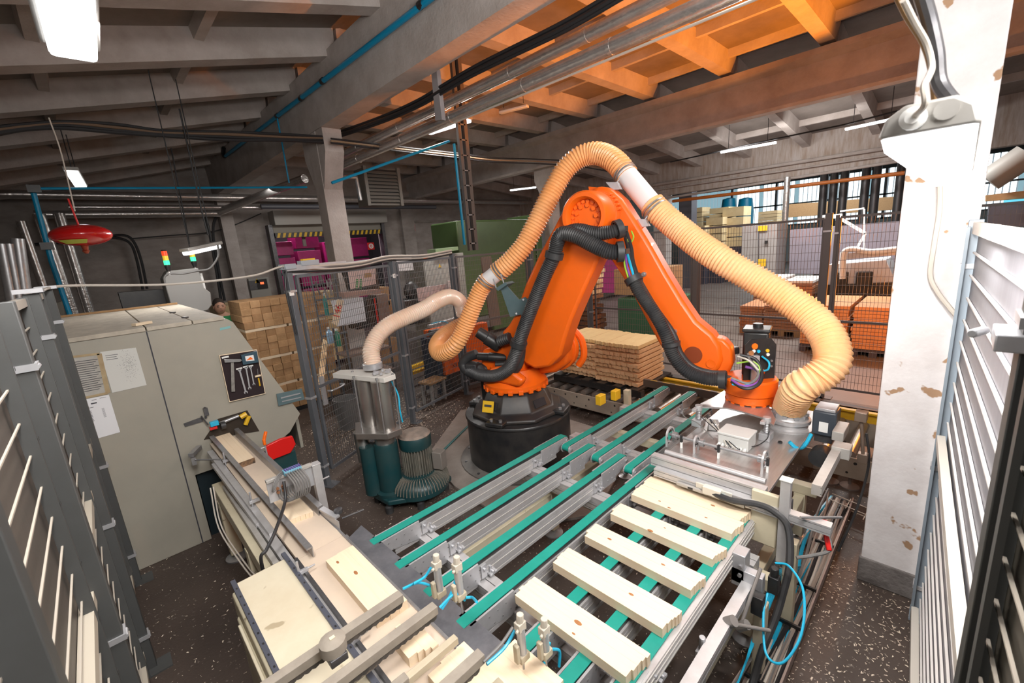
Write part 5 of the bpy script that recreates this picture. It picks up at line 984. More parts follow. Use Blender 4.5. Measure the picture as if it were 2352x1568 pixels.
sr = MB().bp((4.13, .95, .62), (4.165, 2.30, .70)).build('slotted_rail', mat('rail_dark', (0.14, 0.11, 0.09), .5, .4)); tag(sr, 'slotted dark steel rail across the far ends of the transfer belts', 'rail')
q = MB()
for i in range(9): q.bp((4.138, 1.02 + i * .14, .7003), (4.15, 1.10 + i * .14, .7013))
q.build('slot', YEL, sr, smooth=0)['kind'] = 'stuff'
for x, y in ((3.62, 2.33), (3.42, 2.38)): o = MB().bp((x, y, .60), (x + .10, y + .06, .70)).build('yellow_buffer', YEL, bevel=.004); tag(o, 'yellow buffer block beside the transfer belts, %s of the pair' % ('right' if x > 3.5 else 'left'), 'buffer')
o = MB().bp((3.9, 2.35, .30), (3.96, 2.41, .62)).bp((2.9, 1.35, .05), (2.96, 1.41, .5)).build('cream_support', CREAM); tag(o, 'cream steel supports under the transfer belts', 'support')
# left stack: four tiers of brown board ends
bp_ = [protobox('pine_block', (.128, .70, .098), m, 0, .004, 0) for m in (PINEB, mat('pine_end_b', (0.56, 0.34, 0.17), .7, 0, (0.4, 0.22, 0.1), 12, .6), mat('pine_end_c', (0.43, 0.25, 0.12), .75, 0, (0.3, 0.16, 0.07), 12, .6))]
used = set()
for t_ in range(4):
    for k in range(4):
        for j in range(9):
            i = random.randrange(3); loc = (1.50 + j * .1305 + random.uniform(-.004, .004), 7.32 + random.uniform(-.012, .012), .06 + t_ * .435 + k * .0985); lab = 'brown block end behind gate, %s tier from floor, %s row, %s from left' % (NTH[t_], NTH[k], NTH[j]); gr = 'pine blocks stacked behind the gate'
            if i in used: share(bp_[i], loc, 0, lab, gr, 'wood block')
            else: used.add(i); bp_[i].location = loc; tag(bp_[i], lab, 'wood block', gr)
for t_ in range(3): 
    for x in (1.44, 2.02): o = MB().bp((x, 6.97, .06 + t_ * .435 + .396), (x + .55, 7.66, .06 + t_ * .435 + .433)).build('spacer_batten', PINE, smooth=0); tag(o, 'pale spacer batten above the %s tier of brown blocks, %s half' % (NTH[t_], 'left' if x < 2 else 'right'), 'batten', 'spacer battens')
o = MB().bp((1.42, 6.95, 0.0), (2.66, 7.7, .055)).build('dark_pallet', BLACKP); tag(o, 'dark pallet under the brown block stack', 'pallet')
PKM = mat('pack_pine', (0.78, 0.62, 0.36), .6, 0, (0.68, 0.5, 0.27), 4, .7)
for (x0, x1, y0, z0, z1, l) in ((1.55, 2.55, 9.2, .1, 1.60, 'long pale pine pack behind the worker'), (2.58, 3.35, 9.2, .1, 1.62, 'pale pine pack right of the long one, behind the block stack'), (3.40, 3.85, 9.3, .1, 1.66, 'dull pine pack beside the far column'), (2.2, 3.0, 8.2, .1, 1.45, 'bright pine pack seen through the gate mesh behind the blocks')):
    r = root('timber_pack', ((x0 + x1) / 2, y0 + .4, z0), l, 'timber pack', None); k = int((z1 - z0) / .30)
    for i in range(k): MB().bp((x0, y0, z0 + i * .30), (x1, y0 + .8, z0 + i * .30 + .285)).build('bundle', PKM, r, bevel=.004)
# worker
pr_ = root('person', PY(505, 690, 8.0) - V((0, 0, 1.76)), 'person in a green T-shirt standing behind the machine beside the pine packs', 'person')
p0 = ORG[pr_.name]; p0.z = 0; pr_.location.z = 0
SKIN = mat('skin', (0.55, 0.30, 0.20), .5); GT = mat('green_shirt', (0.02, 0.22, 0.07), .85, 0, (0.015, 0.13, 0.045), 9, .6); HAIR = mat('hair_dark', (0.03, 0.02, 0.015), .8); TRS = mat('trousers_dark', (0.03, 0.035, 0.05), .9)
def skinned(name, pts, edges, m, parent, lvl=1):
    me = bpy.data.meshes.new(name); me.from_pydata([V(p[:3]) for p in pts], edges, []); me.materials.append(m); o = bpy.data.objects.new(name, me); COL.objects.link(o); o.parent = parent; ORG[o.name] = ORG[parent.name]
    me.skin_vertices if hasattr(me, 'skin_vertices') and len(me.skin_vertices) else None
    md = o.modifiers.new('skin', 'SKIN'); me.update()
    sv_ = me.skin_vertices[0].data
    for v, p in zip(sv_, pts): v.radius = (p[3], p[4] if len(p) > 4 else p[3])
    sv_[0].use_root = True
    o.modifiers.new('sub', 'SUBSURF').levels = lvl; o.modifiers['sub'].render_levels = lvl
    for f in me.polygons: f.use_smooth = True
    md.use_smooth_shade = True; return o
body = [(0, 0, .95, .13, .10), (0, 0, 1.12, .13, .10), (0, .01, 1.30, .16, .11), (.03, .01, 1.48, .10, .08), (-.02, -.01, 1.56, .052), (-.03, -.02, 1.62, .05),
        (.20, .01, 1.47, .06), (.27, -.02, 1.16, .045), (.28, -.16, .98, .033), (.28, -.22, .95, .028), (-.17, .01, 1.41, .06), (-.27, -.02, 1.16, .045), (-.24, -.18, .98, .033), (-.22, -.24, .96, .028),
        (.10, 0, .86, .095), (.11, -.01, .50, .065), (.11, .02, .10, .045), (.11, -.10, .05, .04), (-.10, 0, .86, .095), (-.11, -.01, .50, .065), (-.11, .02, .10, .045), (-.11, -.10, .05, .04)]
bo = skinned('body', body, [(0, 1), (1, 2), (2, 3), (3, 4), (4, 5), (3, 6), (6, 7), (7, 8), (8, 9), (3, 10), (10, 11), (11, 12), (12, 13), (0, 14), (14, 15), (15, 16), (16, 17), (0, 18), (18, 19), (19, 20), (20, 21)], SKIN, pr_)
sh_ = [(0, 0, 1.0, .15, .12), (0, 0, 1.14, .145, .115), (0, .01, 1.31, .175, .125), (.04, .01, 1.48, .12, .095), (.22, .01, 1.46, .08), (.28, -.01, 1.26, .065), (-.13, .01, 1.46, .075), (-.24, -.01, 1.24, .065)]
sh_ = [(p[0], p[1], p[2]) + tuple(q * 1.3 for q in p[3:]) for p in sh_]
skinned('tshirt', sh_, [(0, 1), (1, 2), (2, 3), (3, 4), (4, 5), (3, 6), (6, 7)], GT, pr_)
tr_ = [(0, 0, .95, .14, .115), (.10, 0, .84, .105), (.11, -.01, .50, .078), (.11, .02, .12, .06), (-.10, 0, .84, .105), (-.11, -.01, .50, .078), (-.11, .02, .12, .06)]
skinned('trousers', tr_, [(0, 1), (1, 2), (2, 3), (0, 4), (4, 5), (5, 6)], TRS, pr_)
hc = p0 + V((-.03, -.03, 1.665))
hd = MB().ball(hc, .105, (.74, .92, 1.12), 20, 14); hd.prism([hc + V((-.012, -.09, -.02)), hc + V((.012, -.09, -.02)), hc + V((0, -.118, -.025)), ], (0, 0, .012)).prism([hc + V((-.010, -.092, .02)), hc + V((.010, -.092, .02)), hc + V((.012, -.112, -.022)), hc + V((-.012, -.112, -.022))], (0, .02, 0))
for s in (-1, 1): hd.ball(hc + V((s * .078, .005, 0)), .022, (.4, .8, 1.3), 8, 6)
hd.build('head', SKIN, pr_)
for s in (-1, 1):
    MB().ball(hc + V((s * .030, -.086, .008)), .011, (1.2, .6, .6), 8, 6).build('eye', HAIR, pr_); MB().box(hc + V((s * .031, -.092, .028)), (.032, .008, .006)).build('eyebrow', HAIR, pr_)
MB().box(hc + V((0, -.092, -.052)), (.042, .008, .009)).build('mouth', mat('lips', (0.35, 0.12, 0.09), .5), pr_)
MB().ball(hc + V((0, .018, .035)), .108, (.76, .92, 1.0), 18, 10).build('hair', HAIR, pr_)
for s in (-1, 1):
    w0 = p0 + (V((.28, -.22, .95)) if s > 0 else V((-.22, -.24, .96))); hb = MB().ball(w0 + V((0, -.03, -.01)), .04, (.9, 1.1, .45), 10, 6)
    for i in range(4): hb.tube([w0 + V(((i - 1.5) * .017, -.06, -.01)), w0 + V(((i - 1.5) * .019, -.10 - .01 * (i in (1, 2)), -.02)), w0 + V(((i - 1.5) * .018, -.12, -.045))], .0085, 6)
    hb.tube([w0 + V((-s * .03, -.02, -.01)), w0 + V((-s * .055, -.05, -.02)), w0 + V((-s * .05, -.075, -.03))], .0095, 6); hb.build('hand', SKIN, pr_)
# workstation behind the gate
ws = root('workstation', (3.1, 6.6, 0), 'cluttered steel workstation with shelf, dark monitor and white notice board behind the gate', 'workstation')
MB().bp((2.55, 6.3, .78), (3.3, 6.75, .81)).bp((2.55, 6.3, .42), (3.3, 6.75, .44)).build('shelf', mat('shelf_brown', (0.22, 0.15, 0.12), .6), ws)
for x in (2.56, 3.27):
    for y in (6.32, 6.73): MB().bp((x, y, 0), (x + .025, y + .025, 1.2)).build('leg', FGREY, ws, smooth=0)
MB().prism([PY(x, y, 6.62) for x, y in ((815, 690), (865, 682), (872, 745), (822, 757))], (0, .35, 0)).build('black_screen', BLACKP, ws); MB().prism([PY(x, y, 6.60) for x, y in ((865, 678), (890, 674), (897, 742), (874, 746))], (0, .3, 0)).build('brown_cabinet', mat('cab_brown', (0.24, 0.17, 0.14), .6), ws)
MB().prism([PY(x, y, 6.598) for x, y in ((858, 684), (862, 683), (872, 745), (868, 746))], (0, .01, 0)).build('red_edge', RED, ws, smooth=0)
MB().prism([PY(x, y, 6.4) for x, y in ((790, 672), (874, 664), (876, 674), (792, 684))], (0, .3, 0)).build('top_shelf', mat('shelf_pinkish', (0.40, 0.26, 0.22), .6), ws)
MB().prism([PY(x, y, 6.6) for x, y in ((788, 625), (866, 618), (872, 662), (802, 668))], (0, .06, 0)).build('monitor', BLACKP, ws)
mo = MB().prism([PY(x, y, 6.57) for x, y in ((799, 622), (862, 615), (864, 652), (806, 664))], (0, .015, 0)).build('notice_sheet', mat('notice_pink', (0.62, 0.47, 0.44), .6), ws)
gq = MB()
for i in range(6):
    for j in range(2): p = PY(820 + j * 8.5, 642 + i * 4, 6.565); gq.box(p, (.035, .003, .016))
gq.build('green_print', mat('green_print', (0.03, 0.25, 0.06), .6), mo, smooth=0)['kind'] = 'stuff'; MB().prism([PY(x, y, 6.566) for x, y in ((836, 628), (853, 626), (853, 636), (837, 638))], (0, .002, 0)).build('brown_print', PLY, mo, smooth=0)
wb = MB().prism([PY(x, y, 5.95) for x, y in ((760, 690), (834, 682), (842, 737), (775, 750))], (0, .012, 0)).build('whiteboard', mat('whiteboard', (0.72, 0.73, 0.78), .3)); tag(wb, 'x', 'notice board')
wb['label'] = 'white board with a red-lettered pine slat across it, behind the gate'
sl = MB().prism([PY(x, y, 5.92) for x, y in ((775, 686), (790, 690), (776, 748), (762, 742))], (0, .01, 0)).build('lettered_slat', PINE, wb)
e_ = PY(776, 715, 5.905); text('146', e_, .13, RED, wb, (math.radians(90), math.radians(-68), math.radians(0)))
for (px, py, y, sz, m, nm, lb) in ((748, 700, 6.0, (.05, .05, .30), mat('teal_tool', (0.02, 0.18, 0.16), .5), 'teal_can', 'teal tool holder at the left of the workstation'), (757, 770, 6.0, (.09, .09, .22), mat('bottle_blue', (0.25, 0.4, 0.55), .25), 'plastic_bottle', 'clear blue plastic bottle on the workstation'), (775, 775, 6.0, (.08, .08, .24), mat('bottle_green', (0.02, 0.2, 0.12), .3), 'green_bottle', 'green bottle beside the plastic bottle on the workstation')):
    c = PY(px, py, y); r = root(nm, c - V((0, 0, sz[2] / 2)), lb, 'bottle' if 'bottle' in nm else 'container'); c = ORG[r.name]
    MB().lathe([(sz[0] / 2, 0), (sz[0] / 2, sz[2] * .7), (sz[0] / 5, sz[2] * .85), (sz[0] / 5, sz[2])], c, n=14).build('body', m, r); MB().lathe([(sz[0] / 4.2, sz[2] * .93), (sz[0] / 4.2, sz[2] * 1.03)], c, n=12).build('cap', WHITE, r)
random.seed(5)
for i in range(9):
    c = PY(735 + (i % 5) * 9, 655 + (i // 5) * 26 + random.uniform(-6, 6), 6.1); h = random.uniform(.08, .2); o = MB().bar(c, c + V((random.uniform(-.04, .04), 0, h)), .018, .018, (0, 1, 0)).build('hand_tool', random.choice((DSTEEL, STEEL, ORPL, DSTEEL))); tag(o, 'small hand tool in the rack by the workstation, %s row, %s from left' % (NTH[i // 5], NTH[i % 5]), 'tool', 'tools in the workstation rack')
rk = root('tool_rack', PY(755, 690, 6.2) - V((0, 0, .2)), 'cluttered grey tool rack left of the workstation', 'rack'); 
for dz in (0, .22, .44, -.3): MB().box(ORG[rk.name] + V((.02, .05, dz)), (.34, .12, .015)).build('rack_shelf', FGREY, rk, smooth=0)
for x in (-.15, .18): MB().box(ORG[rk.name] + V((x, .1, -.45)), (.02, .02, 2.2)).build('rack_upright', FGREY, rk, smooth=0)
def simple(nm, P, y, d, m, lab, cat, bevel=.004, **k):
    o = MB().prism([PY(x, yy, y) for x, yy in P], (0, d, 0)).build(nm, m, bevel=bevel); tag(o, lab, cat); return o
simple('yellow_column', ((723, 690), (742, 690), (752, 760), (730, 758)), 7.9, .2, YEL, 'yellow painted upright beside the brown block stack', 'upright')
o = MB().bar(PY(735, 895, 5.4), PY(747, 782, 6.1), .07, .02, (0, 1, 0)).build('leaning_plank', PINEO); tag(o, 'plank leaning against the block stack behind the gate', 'plank')
c = PY(790, 900, 5.6); c.z = 0; o = MB().lathe([(.13, 0), (.16, .40), (.165, .42), (.15, .42), (.12, .03)], c, n=20).build('waste_bin', mat('bin_clear', (0.20, 0.20, 0.20), .4)); tag(o, 'grey waste bin on the floor behind the gate', 'bin')
for i, (P, l) in enumerate(((((872, 660), (893, 658), (896, 700), (876, 704)), 'upper cardboard box right of the workstation'), (((888, 690), (908, 688), (914, 745), (893, 750)), 'tall cardboard box behind the second fence post'), (((860, 780), (910, 774), (916, 830), (866, 838)), 'low cardboard box under the workstation shelf'))): simple('cardboard_box', P, 6.9, .35, PLY, l, 'box')
# cabinets and things behind the mesh, centre
cg = root('electrical_cabinet', PY(1020, 700, 7.6) - V((0, 0, 1.1)), 'tall grey electrical cabinet with an orange label and a warning triangle behind the mesh', 'cabinet')
b0 = PY(970, 588, 7.6); b1 = PY(1072, 580, 7.6)
MB().bp((b0.x, 7.6, 0), (b1.x - .1, 8.2, b0.z)).build('body', mat('cab_grey', (0.30, 0.29, 0.26), .5), cg, bevel=.006); MB().bp((b0.x + .02, 7.585, .1), (b1.x - .3, 7.6, b0.z - .04)).build('door', mat('cab_grey2', (0.36, 0.35, 0.32), .5), cg, bevel=.004)
MB().box(PY(978, 595, 7.58), (.10, .006, .05)).build('orange_label', ORPL, cg); t = PY(1010, 610, 7.58); MB().prism([t + V((-.04, 0, -.035)), t + V((.04, 0, -.035)), t + V((0, 0, .04))], (0, -.004, 0)).build('warning_triangle', YEL, cg)
o = MB().prism([PY(x, y, 7.5) for x, y in ((1000, 572), (1052, 566), (1053, 574), (1001, 582))], (0, .3, 0)).build('green_crate', mat('crate_green', (0.2, 0.28, 0.15), .6)); tag(o, 'flat green crate on top of the electrical cabinet', 'crate')
simple('paper_poster', ((910, 593), (945, 590), (950, 620), (913, 623)), 7.0, .01, PAPER, 'blank white paper hanging left of the electrical cabinet', 'paper', 0); simple('white_board', ((957, 662), (1038, 650), (1042, 680), (962, 692)), 6.5, .02, mat('panel_pink', (0.62, 0.54, 0.55), .5), 'long white panel in front of the electrical cabinet', 'board', 0)
simple('drawing_sheet', ((1028, 645), (1050, 643), (1054, 680), (1032, 683)), 6.45, .01, PAPER, 'drawing sheet taped right of the long white panel', 'paper', 0)
o = MB().ball(PY(945, 668, 7.4), .17, (1, .5, 1.1), 14, 8).build('black_chair_back', BLACKP); tag(o, 'rounded black chair back behind the mesh', 'chair')
o = MB().prism([PY(x, y, 7.3) for x, y in ((925, 690), (968, 684), (978, 740), (935, 748))], (0, .4, 0)).build('black_seat_box', BLACKP, bevel=.03); tag(o, 'black boxy seat under the rounded chair back', 'seat')
c = PY(1010, 745, 5.9); r = root('aluminium_actuator', c, 'horizontal aluminium actuator with blue hoses behind the hose loop', 'actuator')
MB().bar(PY(985, 750, 5.6), PY(1060, 728, 5.7), .07, .05).build('body', ALU, r, bevel=.004); MB().tube(crom([PY(*p, 5.55) for p in ((990, 743), (1015, 738), (1028, 742), (1042, 755), (1048, 770))], 5), .008, 6).build('air_hose', BLUEH, r); MB().box(PY(1000, 765, 5.7), (.18, .1, .12)).build('bracket', DSTEEL, r)
MB().cyl(PY(1065, 715, 5.6), PY(1068, 750, 5.6), .05, 14).build('port', ALUD, r); MB().bar(PY(1000, 770, 5.8), PY(1003, 860, 5.8), .05, .05, (0, 1, 0)).build('leg', GALV, r)
oc = root('controller_cabinet', (3.9, 5.6, 0), 'orange controller cabinet on the floor behind the robot and mesh', 'cabinet')
cq = [PY(x, y, 5.55) for x, y in ((1020, 830), (1125, 800), (1140, 905), (1028, 905))]; MB().prism([V((cq[0].x, 5.55, .30)), V((cq[1].x, 5.55, .30)), V((cq[1].x, 5.55, 1.0)), V((cq[0].x, 5.55, 1.0))], (0, .5, 0)).build('body', ORANGE, oc, bevel=.01); MB().bp((cq[0].x - .08, 5.6, 0), (cq[1].x, 6.05, .30)).build('plinth', BLACKP, oc)
MB().bp((cq[0].x - .10, 5.6, .0), (cq[0].x - .005, 6.0, .9)).build('dark_side', mat('navy', (0.02, 0.04, 0.07), .5), oc); text('KUKA', (cq[0].x + .28, 5.546, .42), .10, INK, oc, (math.radians(90), 0, 0))
st = root('step_stool', (3.42, 5.45, 0), 'small wooden stool with grey legs behind the mesh fence', 'stool')
sx, sy = 3.42, 5.42; 
MB().box((sx, sy, .34), (.36, .26, .03), .25).build('seat', PLY, st, bevel=.003)
for dx, dy in ((-.14, -.09), (.14, -.09), (-.14, .09), (.14, .09)): MB().box((sx + dx * .97 - dy * .25, sy + dy * .97 + dx * .25, .165), (.035, .035, .33), .25).build('leg', mat('leg_grey', (0.30, 0.29, 0.28), .6), st, smooth=0)
MB().box((sx, sy, .2), (.28, .02, .04), .25).build('stretcher', mat('leg_grey', (0.30, 0.29, 0.28), .6), st, smooth=0)
for i, (a, b) in enumerate((((940, 845), (985, 828)), ((942, 857), (1002, 838)))): o = MB().bar(PZ(*a, .25), PZ(*b, .25), .10, .05).build('yellow_fork', YEL); tag(o, 'yellow pallet truck fork behind the mesh, %s one' % ('far' if i == 0 else 'near'), 'fork')
gm = root('green_machine', (8.3, 8.6, 0), 'big dull green machine housing behind the mesh fence with a glossy rounded corner', 'machine')
GRM = mat('machine_green', (0.075, 0.13, 0.045), .35, 0, (0.06, 0.10, 0.035), 3, .6)
MB().bp((6.55, 8.5, .5), (9.3, 9.6, 2.92)).build('housing', GRM, gm, bevel=.04); MB().bp((9.3, 8.45, 0), (9.55, 9.6, 3.05)).build('side_housing', GRM, gm, bevel=.03); MB().bp((7.4, 8.42, .1), (9.5, 8.5, .95)).build('lower_panel', GRM, gm)
MB().prism([PX(x, y, 7.3) for x, y in ((1245, 690), (1320, 600), (1316, 830), (1250, 800))], (.1, 0, 0)).build('right_panel', GRM, gm)
for (px, py) in ((1092, 545), ): MB().ball(PY(px, py, 6.2), .02).build('green_indicator', mat('green_led', (0, .5, .1), .3, emit=(0.05, 1, .2), estr=6), gm)
simple('chipboard_sheet', ((1105, 590), (1128, 588), (1152, 745), (1128, 750)), 6.3, .03, mat('sheet_brown', (0.22, 0.17, 0.14), .7), 'tall brown sheet standing behind the mesh left of the hose', 'sheet', 0)
for i, z in enumerate((1.2, 1.62, 2.04, 2.46)):
        o = MB().bp((9.62, 9.3, z), (10.4, 9.9, z + .38)).build('timber_bundle', PINEO); tag(o, NTH[3 - i] + ' timber bundle from the top in the tall pile beside the green machine', 'timber bundle', 'timber bundles by the column')
o = MB().bp((9.6, 9.2, 0), (10.5, 9.9, 1.18)).build('timber_crate', PINER); tag(o, 'brown crate under the timber bundles by the column', 'crate')
# rough lumber piles seen between the robot's arms
random.seed(9)
for k in range(16):
    z = .15 + k * .115; o = MB().box((8.15 + random.uniform(-.05, .05), 6.0 + random.uniform(-.08, .08), z), (.6, .55, .085), random.uniform(-.1, .1)).build('rough_board', PINEO if k > 7 else PINER); tag(o, NTH[15 - k] + ' rough board from the top of the untidy pile behind the robot', 'board', 'rough boards in the pile behind the robot')
simple('pink_wrapped_load', ((1385, 590), (1435, 590), (1437, 672), (1385, 672)), 9.0, .6, mat('pink_wrap', (0.42, 0.03, 0.17), .4), 'pink wrapped load between the arms of the robot', 'wrapped load')
# loading bay: pink-wrapped packs
PK = mat('magenta_wrap', (0.42, 0.02, 0.16), .4, 0, (0.30, 0.015, 0.12), 5, .7); n = 0
for i, (x, w, hs) in enumerate(((4.55, .72, (.5, .55, .5, .5, .45)), (5.45, .8, (.5, .6, .55, .6, .5)), (6.35, .75, (.8, .9, .9)), (7.2, .9, (1.0, 1.0, .7)))):
    z = .1; n = 0
    for h in hs: o = MB().bp((x, YB + .6 + .2 * (i % 2), z), (x + w, YB + 1.6, z + h)).build('wrapped_pack', PK, bevel=.01); tag(o, 'magenta wrapped pack in the loading bay, %s column from left, %s from the floor' % (NTH[i], NTH[n % 5]), 'pack', 'magenta packs in the loading bay'); n += 1; z += h + .09
ebx = root('switch_box', PY(595, 655, YB), 'grey wall switch box with a red indicator left of the loading door', 'switch box')
a, b = PY(565, 640, YB), PY(618, 670, YB); MB().bp((a.x, YB - .25, b.z - .2), (b.x, YB, a.z)).build('body', mat('cab_grey', (0.30, 0.29, 0.26), .5), ebx, bevel=.01); MB().box(PY(602, 652, YB - .26), (.30, .02, .30)).build('switch', BLACKP, ebx); MB().box(PY(602, 650, YB - .28), (.10, .01, .07)).build('indicator', mat('red_glow', (.8, .1, .05), .4, emit=(1, .15, .05), estr=1.5), ebx); MB().box(PY(582, 655, YB - .26), (.22, .02, .28)).build('vent', DSTEEL, ebx)
t = PY(590, 645, YB - .26); MB().prism([t + V((-.07, 0, -.06)), t + V((.07, 0, -.06)), t + V((0, 0, .07))], (0, -.01, 0)).build('warning_triangle', YEL, ebx)
def sign(px, py, sz, lab, kind):
    c = PY(px, py, YB - .03); r = MB().box(c, (sz, .02, sz)).build('fire_sign', RED, bevel=.003); tag(r, lab, 'sign')
    if kind: MB().lathe([(sz * .36, 0), (sz * .36, .006), (sz * .2, .006), (sz * .2, 0)], c + V((0, -.012, 0)), (0, -1, 0), 20, cap=False).lathe([(sz * .1, 0), (sz * .1, .006)], c + V((0, -.012, 0)), (0, -1, 0), 12).build('sign_ring', WHITE, r)
    else: MB().box(c + V((0, -.014, 0)), (sz * .16, .004, sz * .6)).box(c + V((-sz * .08, -.014, sz * .2)), (sz * .15, .004, sz * .1)).build('sign_figure', WHITE, r)
sign(852, 565, .26, 'red and white fire hose sign right of the loading door', True); sign(947, 523, .26, 'red fire extinguisher sign on the wall beside the wall pilaster', False)
# ---------------------------------------------------------------- right background
def rx(nm, P, x, d, m, lab, cat, bevel=.004, grp=None):
    o = MB().prism([PX(a, b, x) for a, b in P], (d, 0, 0)).build(nm, m, bevel=bevel); tag(o, lab, cat, grp); return o
def piles(x, y0, y1, z0, z1, n, m, lab, gr, dep=1.0, seed=1):
    R_ = random.Random(seed); dz = (z1 - z0) / n
    for k in range(n): j = R_.uniform(-.02, .02); o = MB().bp((x + j, y0 + R_.uniform(-.015, .015), z0 + k * dz), (x + dep + j, y1 + R_.uniform(-.015, .015), z0 + (k + .88) * dz)).build('glued_board', m, smooth=0); tag(o, NTH[n - 1 - k] + ' ' + lab + ', counted from its top', 'board', gr)
def pal_(x, y0, y1, dep, m, lab):
    r = root('pallet', (x + dep / 2, (y0 + y1) / 2, 0), lab, 'pallet'); 
    for i in range(3): MB().bp((x, y0 + i * (y1 - y0 - .1) / 2, 0), (x + dep, y0 + .1 + i * (y1 - y0 - .1) / 2, .10)).build('block', m, r, smooth=0)
    MB().bp((x, y0, .10), (x + dep, y1, .13)).build('deck', m, r, smooth=0)
BLP = mat('pallet_dark', (0.05, 0.05, 0.07), .7)
PW = mat('panel_orange_lit_pine', (0.60, 0.30, 0.13), .65, 0, (0.45, 0.2, 0.08), 7, .7)  # glow of the orange lamp put into the pine colour
za = PX(1870, 700, 8.85).z
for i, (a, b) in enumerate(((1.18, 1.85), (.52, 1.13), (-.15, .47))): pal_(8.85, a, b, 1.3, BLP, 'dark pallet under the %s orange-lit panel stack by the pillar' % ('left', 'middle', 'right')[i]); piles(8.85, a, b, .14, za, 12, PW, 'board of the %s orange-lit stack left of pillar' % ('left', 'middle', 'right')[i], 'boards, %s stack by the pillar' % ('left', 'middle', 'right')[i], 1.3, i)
for i, (px0, px1, x, pyt, l) in enumerate(((1700, 1750, 9.9, 702, 'low left'), (1755, 1840, 9.9, 700, 'low right'), (1728, 1792, 11.2, 645, 'tall left'), (1796, 1862, 11.0, 650, 'tall right'))):
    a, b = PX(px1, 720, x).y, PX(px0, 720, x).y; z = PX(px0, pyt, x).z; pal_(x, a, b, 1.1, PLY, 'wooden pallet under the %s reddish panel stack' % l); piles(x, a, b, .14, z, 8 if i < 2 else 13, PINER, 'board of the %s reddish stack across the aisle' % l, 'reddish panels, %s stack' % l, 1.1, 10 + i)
    if i > 1: o = MB().bp((x, a, z), (x + 1.1, b, z + .05)).build('white_top_sheet', WHITE); tag(o, 'white sheet covering the %s reddish stack' % l, 'sheet')
LIL = mat('lilac_panel', (0.26, 0.235, 0.28), .5, 0, (0.22, 0.2, 0.235), 3, .6)
rx('lilac_enclosure', ((1815, 528), (2068, 508), (2050, 632), (1812, 628)), 14.0, 1.2, LIL, 'large lilac-grey enclosure panel left of the pillar across the aisle', 'enclosure')
gcab = rx('grey_control_cabinet', ((1704, 520), (1785, 514), (1782, 632), (1702, 630)), 13.2, .8, mat('cab_g2', (0.27, 0.255, 0.25), .5), 'grey two-door control cabinet with yellow labels across the aisle', 'cabinet')
MB().box(PX(1750, 603, 13.15), (.02, .19, .2)).build('yellow_label', YEL, gcab); MB().box(PX(1752, 524, 13.15), (.02, .22, .13)).build('yellow_label', YEL, gcab); MB().box(PX(1760, 556, 13.14), (.03, .08, .08)).build('door_lock', BLACKP, gcab); MB().bar(PX(1743, 520, 13.17), PX(1742, 630, 13.17), .02, .01).build('door_gap', INK, gcab)
o = MB().ball(PX(1702, 628, 12.6), .26, (1, 1.3, .55), 14, 8).build('green_bag', mat('green_bag', (0.02, 0.42, 0.22), .5)); tag(o, 'bright green plastic bag on the white bench across the aisle', 'bag')
for i, (P, x, l) in enumerate(((((1583, 478), (1612, 476), (1612, 520), (1583, 520)), 20, 'small crate of timber farthest left, by the steel column'), (((1630, 478), (1672, 474), (1672, 530), (1628, 532)), 20, 'pale timber crate in the middle of the far crates'), (((1660, 476), (1708, 472), (1705, 565), (1658, 570)), 19.5, 'tall pale timber crate in front of the far crates'), (((1622, 500), (1660, 498), (1658, 572), (1620, 575)), 19, 'tall pale timber crate left of the grey cabinet'), (((1742, 486), (1785, 482), (1784, 512), (1742, 514)), 19, 'wide timber crate behind the grey control cabinet'), (((1585, 520), (1618, 518), (1618, 548), (1585, 550)), 18.5, 'low timber crate by the steel column'))):
    r = root('timber_crate', PX(*P[3], x), l, 'crate'); a, b = PX(*P[0], x), PX(*P[2], x); lo, hi = min(a.z, b.z), max(a.z, b.z); k = 4
    for j in range(k): MB().bp((x, min(a.y, b.y), lo + (hi - lo) * j / k), (x + .9, max(a.y, b.y), lo + (hi - lo) * (j + .9) / k)).build('slat', PKM, r, smooth=0)
    MB().bp((x + .01, min(a.y, b.y) - .01, 0), (x + .8, max(a.y, b.y) + .01, lo)).build('base', BLP, r, smooth=0)
for i, (px, w) in enumerate(((1674, 22), (1712, 24))): a = PX(px, 478, 24); o = MB().lathe([(.35, -2.5), (.38, -.2), (.30, .45), (.1, .5)], a, n=18).build('blue_silo', mat('silo_blue', (0.0, 0.22, 0.38), .4)); tag(o, 'blue dust silo in the far hall, %s one' % ('left', 'right')[i], 'silo')
for i, px in enumerate((1891, 1914, 1937, 1986, 2010, 2065)): a = PX(px, 440, 17.2); o = MB().cyl((17.2, a.y, 0), (17.2, a.y, 6.0), .11, 12).build('extraction_pipe', mat('pipe_dark', (0.10, 0.10, 0.105), .4, .6)); tag(o, 'dark vertical extraction pipe in front of the lit far wall, number %d from the left' % (i + 1), 'pipe'); o['label'] = ('first', 'second', 'third', 'fourth', 'fifth', 'sixth')[i] + ' dark vertical pipe from the left in front of the bright far wall'
a = PX(1805, 470, 15.6); o = MB().cyl((15.6, a.y, 0), (15.6, a.y, 3.6), .085, 14).build('silver_pipe', SILV); tag(o, 'single silver pipe standing before the lilac enclosure', 'pipe')
o = MB().cyl(PX(1545, 462, 15.95), PX(2078, 397, 15.95), .055, 10).build('orange_gas_pipe', mat('gas_pipe', (0.50, 0.14, 0.02), .5)); tag(o, 'thin orange-brown gas pipe running under the stained lintel', 'pipe')
